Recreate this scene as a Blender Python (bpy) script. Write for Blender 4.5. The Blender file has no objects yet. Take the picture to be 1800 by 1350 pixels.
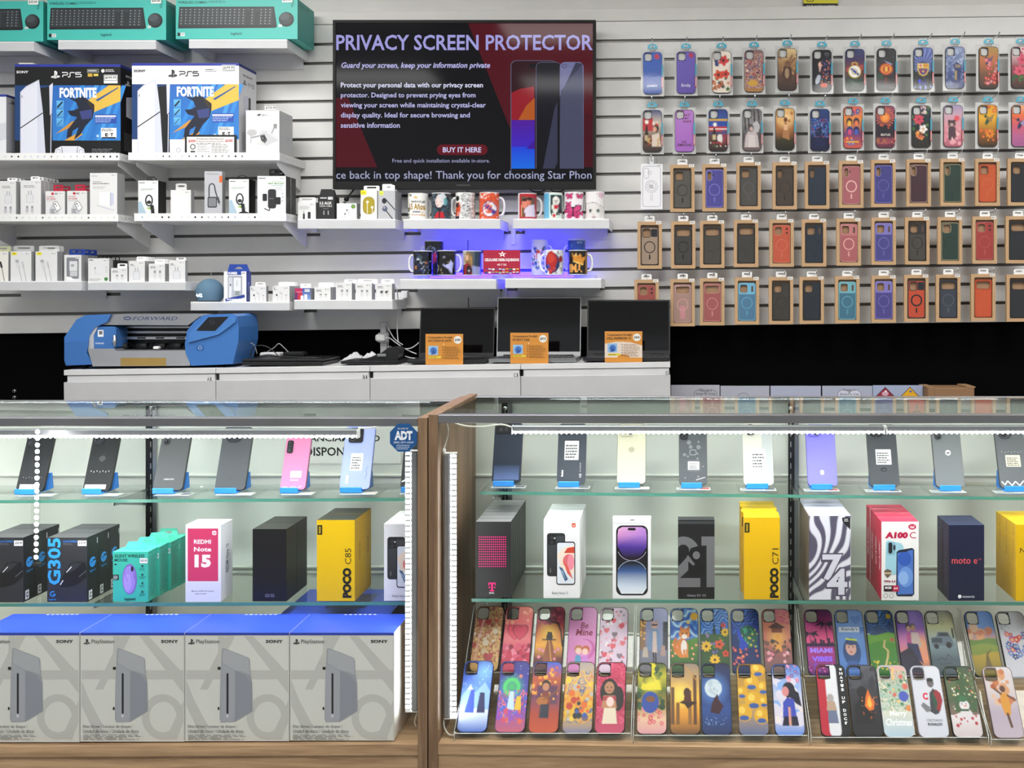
import bpy, bmesh, math, random
import numpy as np
from mathutils import Vector, Matrix
from mathutils.geometry import tessellate_polygon

SC = bpy.context.scene
COL = SC.collection
# ---------------------------------------------------------------- camera, sky, lamps, exposure
FPX, CX, CZ, EYE = 1800.0, 1175.0, 512.0, 1.30      # focal length in px, foot of the view axis in px, eye height
cam = bpy.data.objects.new('camera', bpy.data.cameras.new('camera'))
COL.objects.link(cam)
cam.data.sensor_width = 36.0
cam.data.lens = 36.0 * FPX / 1800
cam.data.shift_x = -(CX - 900) / 1800
cam.data.shift_y = -(675 - CZ) / 1800
cam.data.clip_start = 0.02
cam.location = (0, 0, EYE)
cam.rotation_euler = (math.pi / 2, 0, 0)
SC.camera = cam
SC.view_settings.view_transform = 'Standard'
SC.view_settings.look = 'None'
SC.view_settings.gamma = 1
SC.view_settings.use_curve_mapping = False
SC.view_settings.exposure = 0.75
SC.cycles.transparent_max_bounces = 32
SC.cycles.max_bounces = 8
SC.cycles.sample_clamp_indirect = 4.0
SC.cycles.caustics_reflective = False
SC.cycles.caustics_refractive = False
wd = bpy.data.worlds.new('shop_ambient'); SC.world = wd; wd.use_nodes = True
wd.node_tree.nodes['Background'].inputs[0].default_value = (0.95, 0.97, 1.0, 1)
wd.node_tree.nodes['Background'].inputs[1].default_value = 0.28
CEIL_Z = 2.95
TROFFER_POWER = 12.0
LED_POWER = 22.0
BLUE_POWER = 26.0

# ---------------------------------------------------------------- helpers
YW = 4.55                       # slatwall face
YC = 2.20                       # counter front
def W(px, py, Y):
    return Vector(((px - CX) * Y / FPX, Y, EYE - (py - CZ) * Y / FPX))
def S(Y): return Y / FPX        # metres per photo pixel at depth Y
_lin = {}
def C(c):
    if not isinstance(c, str): return tuple(c)
    if c not in _lin:
        h = c
        if len(h) == 3: h = ''.join(x * 2 for x in h)
        v = [int(h[i:i + 2], 16) / 255 for i in (0, 2, 4)]
        _lin[c] = tuple(x / 12.92 if x <= 0.04045 else ((x + 0.055) / 1.055) ** 2.4 for x in v)
    return _lin[c]

def newmat(name):
    m = bpy.data.materials.new(name); m.use_nodes = True
    nt = m.node_tree; nt.nodes.clear()
    out = nt.nodes.new('ShaderNodeOutputMaterial')
    return m, nt, out
def node(nt, t, **kw):
    n = nt.nodes.new(t)
    for k, v in kw.items():
        if k in n.inputs: n.inputs[k].default_value = v
        else: setattr(n, k, v)
    return n
def printed(name, rough, metal=0.0, coat=0.0, emit=0.0, spec=0.5, noise=0.0):
    m, nt, out = newmat(name)
    b = node(nt, 'ShaderNodeBsdfPrincipled', **{'Roughness': rough, 'Metallic': metal, 'Coat Weight': coat, 'Coat Roughness': 0.06, 'Specular IOR Level': spec})
    a = node(nt, 'ShaderNodeAttribute', attribute_name='Col')
    src = a.outputs['Color']
    if noise:
        tc = node(nt, 'ShaderNodeTexCoord'); nz = node(nt, 'ShaderNodeTexNoise', Scale=7.0, Detail=5.0)
        nt.links.new(tc.outputs['Object'], nz.inputs['Vector'])
        mr = node(nt, 'ShaderNodeMapRange'); mr.inputs[1].default_value = 0.25; mr.inputs[2].default_value = 0.75
        mr.inputs[3].default_value = 1 - noise; mr.inputs[4].default_value = 1.0
        nt.links.new(nz.outputs[0], mr.inputs[0])
        mx = node(nt, 'ShaderNodeMix', data_type='RGBA', blend_type='MULTIPLY'); mx.inputs[0].default_value = 1
        nt.links.new(src, mx.inputs[6]); nt.links.new(mr.outputs[0], mx.inputs[7])
        src = mx.outputs[2]
    if emit: b.inputs['Base Color'].default_value = (.01, .01, .012, 1)
    else: nt.links.new(src, b.inputs['Base Color'])
    if emit:
        b.inputs['Emission Strength'].default_value = emit
        nt.links.new(a.outputs['Color'], b.inputs['Emission Color'])
    nt.links.new(b.outputs[0], out.inputs[0])
    return m
def clear(name, tint=(0.97, 0.985, 0.975), rough=0.0, ior=1.5, gain=1.0, base=0.0):
    m, nt, out = newmat(name)
    t = node(nt, 'ShaderNodeBsdfTransparent'); t.inputs[0].default_value = (*tint, 1)
    g = node(nt, 'ShaderNodeBsdfGlossy'); g.inputs['Roughness'].default_value = rough
    fr = node(nt, 'ShaderNodeFresnel'); fr.inputs[0].default_value = ior
    ma = node(nt, 'ShaderNodeMath', operation='MULTIPLY_ADD'); ma.inputs[1].default_value = gain; ma.inputs[2].default_value = base
    nt.links.new(fr.outputs[0], ma.inputs[0])
    ge = node(nt, 'ShaderNodeNewGeometry'); fb = node(nt, 'ShaderNodeMath', operation='SUBTRACT'); fb.inputs[0].default_value = 1; fm = node(nt, 'ShaderNodeMath', operation='MULTIPLY')
    nt.links.new(ge.outputs['Backfacing'], fb.inputs[1]); nt.links.new(fb.outputs[0], fm.inputs[0]); nt.links.new(ma.outputs[0], fm.inputs[1])
    mx = node(nt, 'ShaderNodeMixShader')
    nt.links.new(fm.outputs[0], mx.inputs[0]); nt.links.new(t.outputs[0], mx.inputs[1]); nt.links.new(g.outputs[0], mx.inputs[2])
    nt.links.new(mx.outputs[0], out.inputs[0])
    return m
def wood(name, c0, c1, axis):
    m, nt, out = newmat(name)
    b = node(nt, 'ShaderNodeBsdfPrincipled', Roughness=0.45)
    tc = node(nt, 'ShaderNodeTexCoord'); mp = node(nt, 'ShaderNodeMapping')
    sc = [26.0, 26.0, 26.0]; sc[axis] = 1.6
    mp.inputs['Scale'].default_value = sc
    nz = node(nt, 'ShaderNodeTexNoise', Scale=1.6, Detail=7.0, Roughness=0.62, Distortion=0.6)
    n2 = node(nt, 'ShaderNodeTexNoise', Scale=9.0, Detail=3.0)
    rp = node(nt, 'ShaderNodeValToRGB')
    e = rp.color_ramp.elements
    e[0].position = 0.34; e[0].color = (*C(c0), 1); e[1].position = 0.66; e[1].color = (*C(c1), 1)
    ad = node(nt, 'ShaderNodeMath', operation='MULTIPLY_ADD'); ad.inputs[1].default_value = 0.25
    nt.links.new(tc.outputs['Object'], mp.inputs[0])
    nt.links.new(mp.outputs[0], nz.inputs['Vector']); nt.links.new(mp.outputs[0], n2.inputs['Vector'])
    nt.links.new(n2.outputs[0], ad.inputs[0]); nt.links.new(nz.outputs[0], ad.inputs[2])
    sb = node(nt, 'ShaderNodeMath', operation='SUBTRACT'); sb.inputs[1].default_value = 0.125
    nt.links.new(ad.outputs[0], sb.inputs[0]); nt.links.new(sb.outputs[0], rp.inputs[0])
    nt.links.new(rp.outputs[0], b.inputs['Base Color']); nt.links.new(b.outputs[0], out.inputs[0])
    bp = node(nt, 'ShaderNodeBump', Strength=0.08, Distance=0.002)
    nt.links.new(nz.outputs[0], bp.inputs['Height']); nt.links.new(bp.outputs[0], b.inputs['Normal'])
    return m
def light(name, color, power):
    m, nt, out = newmat(name)
    e = node(nt, 'ShaderNodeEmission'); e.inputs[0].default_value = (*color, 1); e.inputs[1].default_value = power
    nt.links.new(e.outputs[0], out.inputs[0]); return m
MAT = {
    'case_print': printed('case_print', 0.4, spec=0.3), 'satin': printed('satin_shell', 0.45, spec=0.25), 'card': printed('printed_card', 0.42), 'matte': printed('matte_paper', 0.75, spec=0.3), 'gloss': printed('glossy_print', 0.22, coat=0.4),
    'plastic': printed('moulded_plastic', 0.38), 'black_paint': printed('flat_black_paint', 0.95, spec=0.05), 'paint': printed('painted_board', 0.5, noise=0.1), 'metal': printed('satin_metal', 0.33, metal=1.0),
    'chrome': printed('chrome', 0.12, metal=1.0), 'rubber': printed('black_rubber', 0.6, spec=0.3), 'screen': printed('lit_screen', 0.08, emit=0.62, spec=0.07),
    'dark_screen': printed('switched_off_screen', 0.06, spec=0.6), 'ceramic': printed('glazed_ceramic', 0.16, coat=0.5), 'fabric': printed('woven_fabric', 0.9, spec=0.2),
    'brushed': printed('brushed_aluminium', 0.42, metal=0.85, noise=0.18), 'glow': printed('glowing_digits', 0.5, emit=3.0),
    'frost': printed('translucent_edge', 0.25, spec=0.6),
    'glass': clear('clear_glass', (0.955, 0.985, 0.97)), 'top_glass': clear('counter_top_glass', (0.94, 0.975, 0.955), ior=1.52), 'pane': clear('front_pane_glass', (0.985, 0.99, 0.985), gain=0.55),
    'acrylic': clear('clear_acrylic', (0.975, 0.98, 0.98), rough=0.03, gain=1.0), 'film': clear('shrink_film', (0.985, 0.985, 0.985), rough=0.06, gain=0.5),
    'smoke': clear('smoked_acrylic', (0.8, 0.8, 0.85), rough=0.03),
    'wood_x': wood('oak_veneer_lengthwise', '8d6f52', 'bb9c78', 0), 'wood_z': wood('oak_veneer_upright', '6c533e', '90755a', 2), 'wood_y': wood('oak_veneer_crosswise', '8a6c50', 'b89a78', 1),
    'led_long': light('led_long_light', (0.93, 0.97, 1.0), 36.0), 'led': light('led_strip_light', (0.93, 0.97, 1.0), LED_POWER), 'led_dot': light('led_chip', (1, 1, 1), LED_POWER * 2.2),
    'blue_led': light('blue_led_strip', (0.014, 0.007, 1.0), BLUE_POWER), 'troffer': light('fluorescent_diffuser', (1.0, 0.985, 0.95), TROFFER_POWER),
}
_names = {}
ALL = {}
class MB:
    """Collects shapes with a colour per vertex; build() links them as ONE mesh object."""
    def __init__(s, mat='card', col='fff'):
        s.v, s.c, s.f, s.m, s.s = [], [], [], [], []
        s.mats = []; s.mat = mat; s.col = col; s.M = None
    def _mi(s, mat):
        mat = mat or s.mat
        if mat not in s.mats: s.mats.append(mat)
        return s.mats.index(mat)
    def add(s, verts, faces, col=None, mat=None, smooth=False, cols=None):
        b = len(s.v); mi = s._mi(mat)
        s.v.extend((s.M @ Vector(p)) if s.M is not None else Vector(p) for p in verts)
        if cols is not None: s.c.extend(cols)
        else: s.c.extend([C(col if col is not None else s.col)] * len(verts))
        for f in faces:
            s.f.append(tuple(i + b for i in f)); s.m.append(mi); s.s.append(smooth)
    def box(s, x0, x1, y0, y1, z0, z1, col=None, bev=0.0, mat=None, cols=None):
        """cols: optional dict of face colours: front (-y), back, left, right, top, bottom"""
        b = min(bev, (x1 - x0) * .45, (y1 - y0) * .45, (z1 - z0) * .45)
        if cols:
            q = {'front': [(x0, y0, z0), (x1, y0, z0), (x1, y0, z1), (x0, y0, z1)], 'back': [(x1, y1, z0), (x0, y1, z0), (x0, y1, z1), (x1, y1, z1)],
                 'left': [(x0, y1, z0), (x0, y0, z0), (x0, y0, z1), (x0, y1, z1)], 'right': [(x1, y0, z0), (x1, y1, z0), (x1, y1, z1), (x1, y0, z1)],
                 'top': [(x0, y0, z1), (x1, y0, z1), (x1, y1, z1), (x0, y1, z1)], 'bottom': [(x0, y1, z0), (x1, y1, z0), (x1, y0, z0), (x0, y0, z0)]}
            for k, p in q.items(): s.add(p, [(0, 1, 2, 3)], cols.get(k, col), mat)
            return
        if b <= 0:
            p = [(x, y, z) for x in (x0, x1) for y in (y0, y1) for z in (z0, z1)]
            s.add(p, [(0, 1, 3, 2), (4, 6, 7, 5), (0, 4, 5, 1), (2, 3, 7, 6), (0, 2, 6, 4), (1, 5, 7, 3)], col, mat); return
        p, ix = [], {}
        X, Yy, Z = (x0, x1), (y0, y1), (z0, z1)
        for i in (0, 1):
            for j in (0, 1):
                for k in (0, 1):
                    sx, sy, sz = (1 - 2 * i) * b, (1 - 2 * j) * b, (1 - 2 * k) * b
                    for a, o in (('x', (0, sy, sz)), ('y', (sx, 0, sz)), ('z', (sx, sy, 0))):
                        ix[(i, j, k, a)] = len(p); p.append((X[i] + o[0], Yy[j] + o[1], Z[k] + o[2]))
        f = []
        for i in (0, 1):
            q = [ix[(i, j, k, 'x')] for j, k in ((0, 0), (1, 0), (1, 1), (0, 1))]; f.append(q if i else q[::-1])
            q = [ix[(j, i, k, 'y')] for j, k in ((0, 0), (1, 0), (1, 1), (0, 1))]; f.append(q[::-1] if i else q)
            q = [ix[(j, k, i, 'z')] for j, k in ((0, 0), (1, 0), (1, 1), (0, 1))]; f.append(q if i else q[::-1])
        for i in (0, 1):
            for j in (0, 1):
                f.append([ix[(i, j, 0, 'x')], ix[(i, j, 1, 'x')], ix[(i, j, 1, 'y')], ix[(i, j, 0, 'y')]])
                f.append([ix[(i, 0, j, 'x')], ix[(i, 1, j, 'x')], ix[(i, 1, j, 'z')], ix[(i, 0, j, 'z')]])
                f.append([ix[(0, i, j, 'y')], ix[(1, i, j, 'y')], ix[(1, i, j, 'z')], ix[(0, i, j, 'z')]])
                for k in (0, 1): f.append([ix[(i, j, k, 'x')], ix[(i, j, k, 'y')], ix[(i, j, k, 'z')]])
        s.add(p, f, col, mat)
    def pbox(s, x0, y0, x1, y1, Y, d, col=None, bev=0.0, mat=None, cols=None):
        """box whose front covers the photo pixels x0..x1, y0..y1 at depth Y and runs d metres back"""
        a, b = W(x0, y1, Y), W(x1, y0, Y)
        s.box(a.x, b.x, Y, Y + d, a.z, b.z, col, bev, mat, cols); return s
    def prism(s, loop, e, col=None, mat=None, holes=(), caps=True):
        """loop: 3D points of a planar outline; e: extrusion vector"""
        e = Vector(e); ls = [[Vector(p) for p in l] for l in [loop, *holes]]
        flat = [p for l in ls for p in l]; n = len(flat)
        f = []
        if caps:
            t = tessellate_polygon(ls)
            f += [tuple(x) for x in t] + [tuple(i + n for i in x[::-1]) for x in t]
        o = 0
        for l in ls:
            k = len(l)
            f += [(o + i, o + (i + 1) % k, n + o + (i + 1) % k, n + o + i) for i in range(k)]; o += k
        s.add(flat + [p + e for p in flat], f, col, mat); return s
    def flat(s, loop, col=None, mat=None, holes=()):
        ls = [[Vector(p) for p in l] for l in [loop, *holes]]
        s.add([p for l in ls for p in l], [tuple(x) for x in tessellate_polygon(ls)], col, mat); return s
    def tube(s, path, r, col=None, seg=8, mat=None, closed=False, smooth=True):
        P = [Vector(p) for p in path]; n = len(P); rings = []; up = None
        for i in range(n):
            t = (P[(i + 1) % n] - P[i - 1]) if closed else (P[min(i + 1, n - 1)] - P[max(i - 1, 0)])
            t.normalize()
            if up is None: up = t.orthogonal().normalized()
            up = (up - t * up.dot(t)).normalized(); sd = t.cross(up)
            rr = r[i] if isinstance(r, (list, tuple)) else r
            rings += [P[i] + (up * math.cos(a) + sd * math.sin(a)) * rr for a in (2 * math.pi * k / seg for k in range(seg))]
        m = n if closed else n - 1
        f = [(i * seg + k, i * seg + (k + 1) % seg, ((i + 1) % n) * seg + (k + 1) % seg, ((i + 1) % n) * seg + k) for i in range(m) for k in range(seg)]
        if not closed: f += [tuple(range(seg))[::-1], tuple((n - 1) * seg + k for k in range(seg))]
        s.add(rings, f, col, mat, smooth); return s
    def lathe(s, prof, c=(0, 0, 0), seg=24, col=None, mat=None, axis='z', smooth=True):
        c = Vector(c); v = []
        for r, h in prof:
            for k in range(seg):
                a = 2 * math.pi * k / seg; x, y = r * math.cos(a), r * math.sin(a)
                v.append(c + Vector((x, y, h) if axis == 'z' else (x, h, y) if axis == 'y' else (h, x, y)))
        f = [(i * seg + k, i * seg + (k + 1) % seg, (i + 1) * seg + (k + 1) % seg, (i + 1) * seg + k) for i in range(len(prof) - 1) for k in range(seg)]
        s.add(v, f, col, mat, smooth); return s
    def mesh(s, name, o=(0, 0, 0)):
        o = Vector(o)
        me = bpy.data.meshes.new(name)
        me.from_pydata([p - o for p in s.v], [], s.f)
        for k in s.mats: me.materials.append(MAT[k])
        me.polygons.foreach_set('material_index', s.m); me.polygons.foreach_set('use_smooth', s.s)
        at = me.attributes.new('Col', 'FLOAT_COLOR', 'POINT')
        a = np.ones((len(s.v), 4), dtype=np.float32); a[:, :3] = np.array(s.c, dtype=np.float32).reshape(-1, 3)
        at.data.foreach_set('color', a.ravel())
        me.update(); return me
    def lo_hi(s):
        a = np.array([tuple(p) for p in s.v]); return a.min(0), a.max(0)
    def base(s):
        a, b = s.lo_hi(); return Vector(((a[0] + b[0]) / 2, (a[1] + b[1]) / 2, a[2]))
    def build(s, name, parent=None, label=None):
        o = Vector(parent['_o']) if parent is not None else s.base()
        ob = bpy.data.objects.new(name, s.mesh(name, o)); COL.objects.link(ob)
        if parent is not None: ob.parent = parent; ob['_o'] = list(o)
        else: ob.location = o; ob['_o'] = list(o)
        if label: ob['label'] = label
        return ob
    def thing(s, name, label, cat, group=None):
        return tag(s.build(name), label, cat, group)
    def struct(s, name, label=None):
        ob = s.build(name, None, label); ob['kind'] = 'structure'; return ob
def tag(o, label, cat, group=None):
    o['label'] = ' '.join(label.split()[:16]); o['category'] = cat
    if group: o['group'] = group
    return o
def thing(name, label, cat, at, group=None):
    o = bpy.data.objects.new(name, None); COL.objects.link(o); o.empty_display_size = 0.02
    o.location = at; o['_o'] = list(at); return tag(o, label, cat, group)
KIDS = {}
NTH = ['', 'second', 'third', 'fourth', 'fifth', 'sixth', 'seventh', 'eighth']
def copy_tree(o, d=(0, 0, 0), label=None, group=None, parent=None):
    """a copy of a thing with copies of its parts and sub-parts, moved by d"""
    c = o.copy(); COL.objects.link(c); c.parent = parent
    if parent is None: c.location = Vector(o.location) + Vector(d)
    if label: c['label'] = label
    if group: c['group'] = group
    if o.name not in KIDS: KIDS[o.name] = [x for x in COL.objects if x.parent == o]
    for ch in KIDS[o.name]: copy_tree(ch, (0, 0, 0), None, None, c)
    return c

# ---------------------------------------------------------------- flat printing on surfaces
_txt = {}
def textmesh(t, bold=0.0, shear=0.0):
    k = (t, bold, shear)
    if k not in _txt:
        cu = bpy.data.curves.new('lettering', 'FONT'); cu.body = t; cu.resolution_u = 2; cu.offset = bold; cu.shear = shear
        o = bpy.data.objects.new('lettering', cu); me = o.to_mesh()
        v = np.array([tuple(x.co)[:2] for x in me.vertices]); f = [tuple(p.vertices) for p in me.polygons]
        o.to_mesh_clear(); bpy.data.objects.remove(o); bpy.data.curves.remove(cu)
        v -= v.min(0); _txt[k] = (v, f, v.max(0))
    return _txt[k]
class CV:
    """A flat canvas: draws in photo pixels on the front plane at depth Y, or in its own units on any plane (o, u, v: corner and unit vectors, v downwards)."""
    def __init__(s, mb, Y=None, o=None, u=None, v=None, mat=None, lift=2e-4):
        s.mb, s.mat, s.h, s.st = mb, mat, lift, 4e-5
        if Y is not None:
            s.o, s.u, s.v = W(0, 0, Y), Vector((S(Y), 0, 0)), Vector((0, 0, -S(Y)))
        else: s.o, s.u, s.v = Vector(o), Vector(u), Vector(v)
        s.n = s.v.cross(s.u).normalized()
    def P(s, x, y): return s.o + s.u * x + s.v * y + s.n * s.h
    def up(s): s.h += s.st
    def poly(s, pts, col, holes=(), cols=None):
        ls = [[Vector((x, y, 0)) for x, y in l] for l in [pts, *holes]]
        t = tessellate_polygon(ls); flat = [p for l in ls for p in l]
        s.mb.add([s.P(p.x, p.y) for p in flat], [tuple(x) for x in t], col, s.mat, cols=cols); s.up(); return s
    def rect(s, x0, y0, x1, y1, col, col2=None, side=False):
        """col2: colour of the lower edge (or of the far side)"""
        c = None
        if col2 is not None:
            a, b = C(col), C(col2); c = [a, b, b, a] if side else [a, a, b, b]
        s.mb.add([s.P(x0, y0), s.P(x1, y0), s.P(x1, y1), s.P(x0, y1)], [(0, 1, 2, 3)], col, s.mat, cols=c); s.up(); return s
    def rr(s, x0, y0, x1, y1, r, col, hole=None): return s.poly(rrect(x0, y0, x1, y1, r), col, [rrect(*hole)] if hole else ())
    def ell(s, x, y, rx, ry, col, n=20): return s.poly([(x + rx * math.cos(6.2832 * k / n), y + ry * math.sin(6.2832 * k / n)) for k in range(n)], col)
    def circ(s, x, y, r, col, n=20): return s.ell(x, y, r, r, col, n)
    def ring(s, x, y, r, w, col, n=28, ry=None):
        ry = ry or r; o = [(math.cos(6.2832 * k / n), math.sin(6.2832 * k / n)) for k in range(n)]
        return s.poly([(x + a * r, y + b * ry) for a, b in o], col, [[(x + a * (r - w), y + b * (ry - w)) for a, b in o]])
    def line(s, pts, w, col):
        for (ax, ay), (bx, by) in zip(pts, pts[1:]):
            d = math.hypot(bx - ax, by - ay) or 1; nx, ny = -(by - ay) / d * w / 2, (bx - ax) / d * w / 2
            s.mb.add([s.P(ax + nx, ay + ny), s.P(bx + nx, by + ny), s.P(bx - nx, by - ny), s.P(ax - nx, ay - ny)], [(0, 1, 2, 3)], col, s.mat)
        s.up(); return s
    def text(s, t, x0, y0, x1, y1, col, bold=0.0, shear=0.0, rot=0):
        """lettering stretched to fill the box; rot=1 reads upwards"""
        v, f, mx = textmesh(t, bold, shear)
        if rot: P = [s.P(x0 + (1 - b / mx[1]) * 0 + (x1 - x0) * (1 - b / mx[1]), y1 - (y1 - y0) * a / mx[0]) for a, b in v]
        else: P = [s.P(x0 + (x1 - x0) * a / mx[0], y1 - (y1 - y0) * b / mx[1]) for a, b in v]
        s.mb.add(P, f, col, s.mat); s.up(); return s
    def small(s, x0, y0, x1, n, dy, h, col, seed=1):
        """lines of print too fine to read"""
        r = random.Random(seed)
        for i in range(n):
            x = x0; e = x1 - (x1 - x0) * r.random() * .3; y = y0 + i * dy
            while x < e:
                w = min((x1 - x0) * (.06 + .16 * r.random()), e - x)
                s.mb.add([s.P(x, y), s.P(x + w, y), s.P(x + w, y + h), s.P(x, y + h)], [(0, 1, 2, 3)], col, s.mat); x += w + (x1 - x0) * .03
        s.up(); return s
def rrect(x0, y0, x1, y1, r, n=5):
    o = []
    for cx, cy, a in ((x1 - r, y0 + r, -90), (x1 - r, y1 - r, 0), (x0 + r, y1 - r, 90), (x0 + r, y0 + r, 180)):
        o += [(cx + r * math.cos(math.radians(a + 90 * k / n)), cy + r * math.sin(math.radians(a + 90 * k / n))) for k in range(n + 1)]
    return o
def price(cv, x, y, w=13, h=7, t='$15', col='fff'):
    cv.rect(x, y, x + w, y + h, col); cv.text(t, x + w * .12, y + h * .22, x + w * .88, y + h * .8, '333')
def cable(name, pts, r, col, label, mat='plastic', n=6):
    """a smooth cord through the points"""
    P = [Vector(p) for p in pts]; o = []
    for i in range(len(P) - 1):
        a, b, c, d = P[max(i - 1, 0)], P[i], P[i + 1], P[min(i + 2, len(P) - 1)]
        for k in range(n):
            t = k / n; o.append(.5 * ((2 * b) + (c - a) * t + (2 * a - 5 * b + 4 * c - d) * t * t + (3 * b - a - 3 * c + d) * t ** 3))
    o.append(P[-1]); m = MB(mat, col); m.tube(o, r)
    return m if label is None else m.thing(name, label, 'cable')
# ---------------------------------------------------------------- the setting
m = MB('paint', '8f8c86'); m.box(-4.2, 3.4, -3.6, YW + .05, -.03, 0); m.struct('floor')
m = MB('paint', 'e9e8e4'); m.box(-4.2, 3.4, -3.6, YW + .05, CEIL_Z, CEIL_Z + .04); m.struct('ceiling')
TILT = 0.0117                                        # the boards climb a little towards one end
def tilted(ob, px=900):
    """turns a thing about the y axis by the climb of the wall boards, about photo column px"""
    ob.rotation_euler.y = -TILT; return ob
zslat = W(900, 574, YW).z
m = MB('black_paint', '050506'); m.box(-4.2, 3.4, YW + .022, YW + .05, 0, zslat + .03); m.struct('wall_back', 'black painted wall below the white slatwall')
m = MB('paint', 'dcdad6'); m.box(-4.2, 3.4, YW + .022, YW + .05, zslat + .03, CEIL_Z); m.struct('wall_back')
for a, b, nm in ((-160, 823.2, 0), (824.8, 1960, 1)):
    m = MB('paint', 'e4e3e1'); xa, xb = W(a, 0, YW).x, W(b, 0, YW).x
    ys = [40] + [74 + 33.45 * k for k in range(15)] + [576]
    for k in range(len(ys) - 1):
        m.box(xa, xb, YW, YW + .012, W(0, ys[k + 1] - (2.6 if k < 15 else 0), YW).z, W(0, ys[k] + (2.6 if k else 0), YW).z, None, .0015)
    m.box(xa, xb, YW + .012, YW + .02, W(0, 576, YW).z, W(0, 40, YW).z, '6a6866', 0, 'brushed')
    ob = m.build('wall_back', None, 'white slatwall boards with grey metal grooves'); ob['kind'] = 'structure'
    c = (xa + xb) / 2 - W(900, 0, YW).x; tilted(ob); ob.location.z += c * TILT
m = MB('paint', 'e2e0dc'); m.box(W(-160, 0, YW).x, W(1960, 0, YW).x, YW, YW + .02, W(0, 39, YW).z, W(0, 36.5, YW).z + .05, None, .002)
tilted(m.struct('trim_1'))
for i, (x, y, nm) in enumerate(((-2.35, 1.1, 'ceiling light over the shelves of boxed consoles'), (-.45, 2.45, 'ceiling light just before the television wall'), (1.75, 3.0, 'ceiling light before the wall of phone cases'), (1.75, .6, 'ceiling light over the long counter with phone cases'), (-.55, .85, 'ceiling light over the gap between both counters'), (-1.95, 3.1, 'ceiling light close to the keyboard boxes'))):
    t = thing('ceiling_light', 'recessed fluorescent ' + nm, 'ceiling light', (x, y, CEIL_Z - .05), 'fluorescent ceiling lights')
    m = MB('paint', 'f2f2f0')
    for q in ((x - .62, x - .58, y - .32, y + .32), (x + .58, x + .62, y - .32, y + .32), (x - .58, x + .58, y - .32, y - .28), (x - .58, x + .58, y + .28, y + .32)): m.box(*q, CEIL_Z - .03, CEIL_Z)
    m.build('frame', t)
    m = MB('troffer'); m.box(x - .58, x + .58, y - .28, y + .28, CEIL_Z - .02, CEIL_Z - .002); m.build('diffuser', t)
# recording notice on the upper wall
m = MB('plastic', '111'); m.pbox(1412, -22, 1473, 33.5, YW + .012, .008, '0d0d0d'); cv = CV(m, YW + .012)
cv.rect(1412, -22, 1473, 6, 'd8cf2a'); cv.rr(1418, -12, 1430, 3, 1.5, '22200a'); cv.rr(1419.2, -11, 1428.8, 1.8, 1, 'd8cf2a')
for i, (t, a, b) in enumerate((('24HR AUDIO & VIDEO', 1418, 1468), ('RECORDING IN EFFECT', 1416, 1470), ('ENTRY OR SERVICE', 1420, 1465), ('CONSTITUTES CONSENT', 1414.5, 1471))): cv.text(t, a, 9.3 + i * 5.7, b, 13.4 + i * 5.7, 'eee', .02)
m.thing('notice_sign', 'black and yellow audio and video recording notice high on the wall', 'sign')
for y, w in ((687, 'upper'), (698, 'lower')):
    m = MB('metal', '999'); c = W(27, y, YW + .022); m.lathe([(0, -.012), (.006, -.012), (.0085, -.006), (.0085, 0)], c, 12, axis='y'); m.lathe([(0, -.0125), (.0035, -.0125)], c, 10, 'axis' and '222', axis='y')
    m.thing('wall_screw', w + ' of two round screw heads in the black wall', 'screw', 'screw heads in the black wall')

# ---------------------------------------------------------------- shelves
def onz(y, Y): return W(0, y, Y).z
def white_shelf(x0, x1, yt, yb, label, Yf=4.32, group='white acrylic shelves on the slatwall'):
    t = thing('display_shelf', label, 'shelf', W((x0 + x1) / 2, yt, YW - .1), group)
    a, b = W(x0, yb, Yf), W(x1, yt, Yf)
    m = MB('paint', 'eeeef0'); m.box(a.x, b.x, Yf, YW - .001, b.z - .006, b.z, None, .001); m.build('shelf_top', t)
    m = MB('paint', 'cccdd0'); m.box(a.x, b.x, Yf, Yf + .005, a.z, b.z - .006, None, .0012); m.build('apron', t)
    for x in (a.x, b.x - .005):
        m = MB('paint', 'ececee'); m.prism([(x, Yf + .005, b.z - .006), (x, Yf + .005, a.z), (x, YW - .001, a.z), (x, YW - .001, b.z - .006)], (.005, 0, 0)); m.build('side_flange', t)
    m = MB('paint', 'e0e0e2'); m.box(a.x + .02, b.x - .02, YW - .008, YW - .001, a.z - .035, b.z - .007); m.build('wall_cleat', t)
    return b.z
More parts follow.
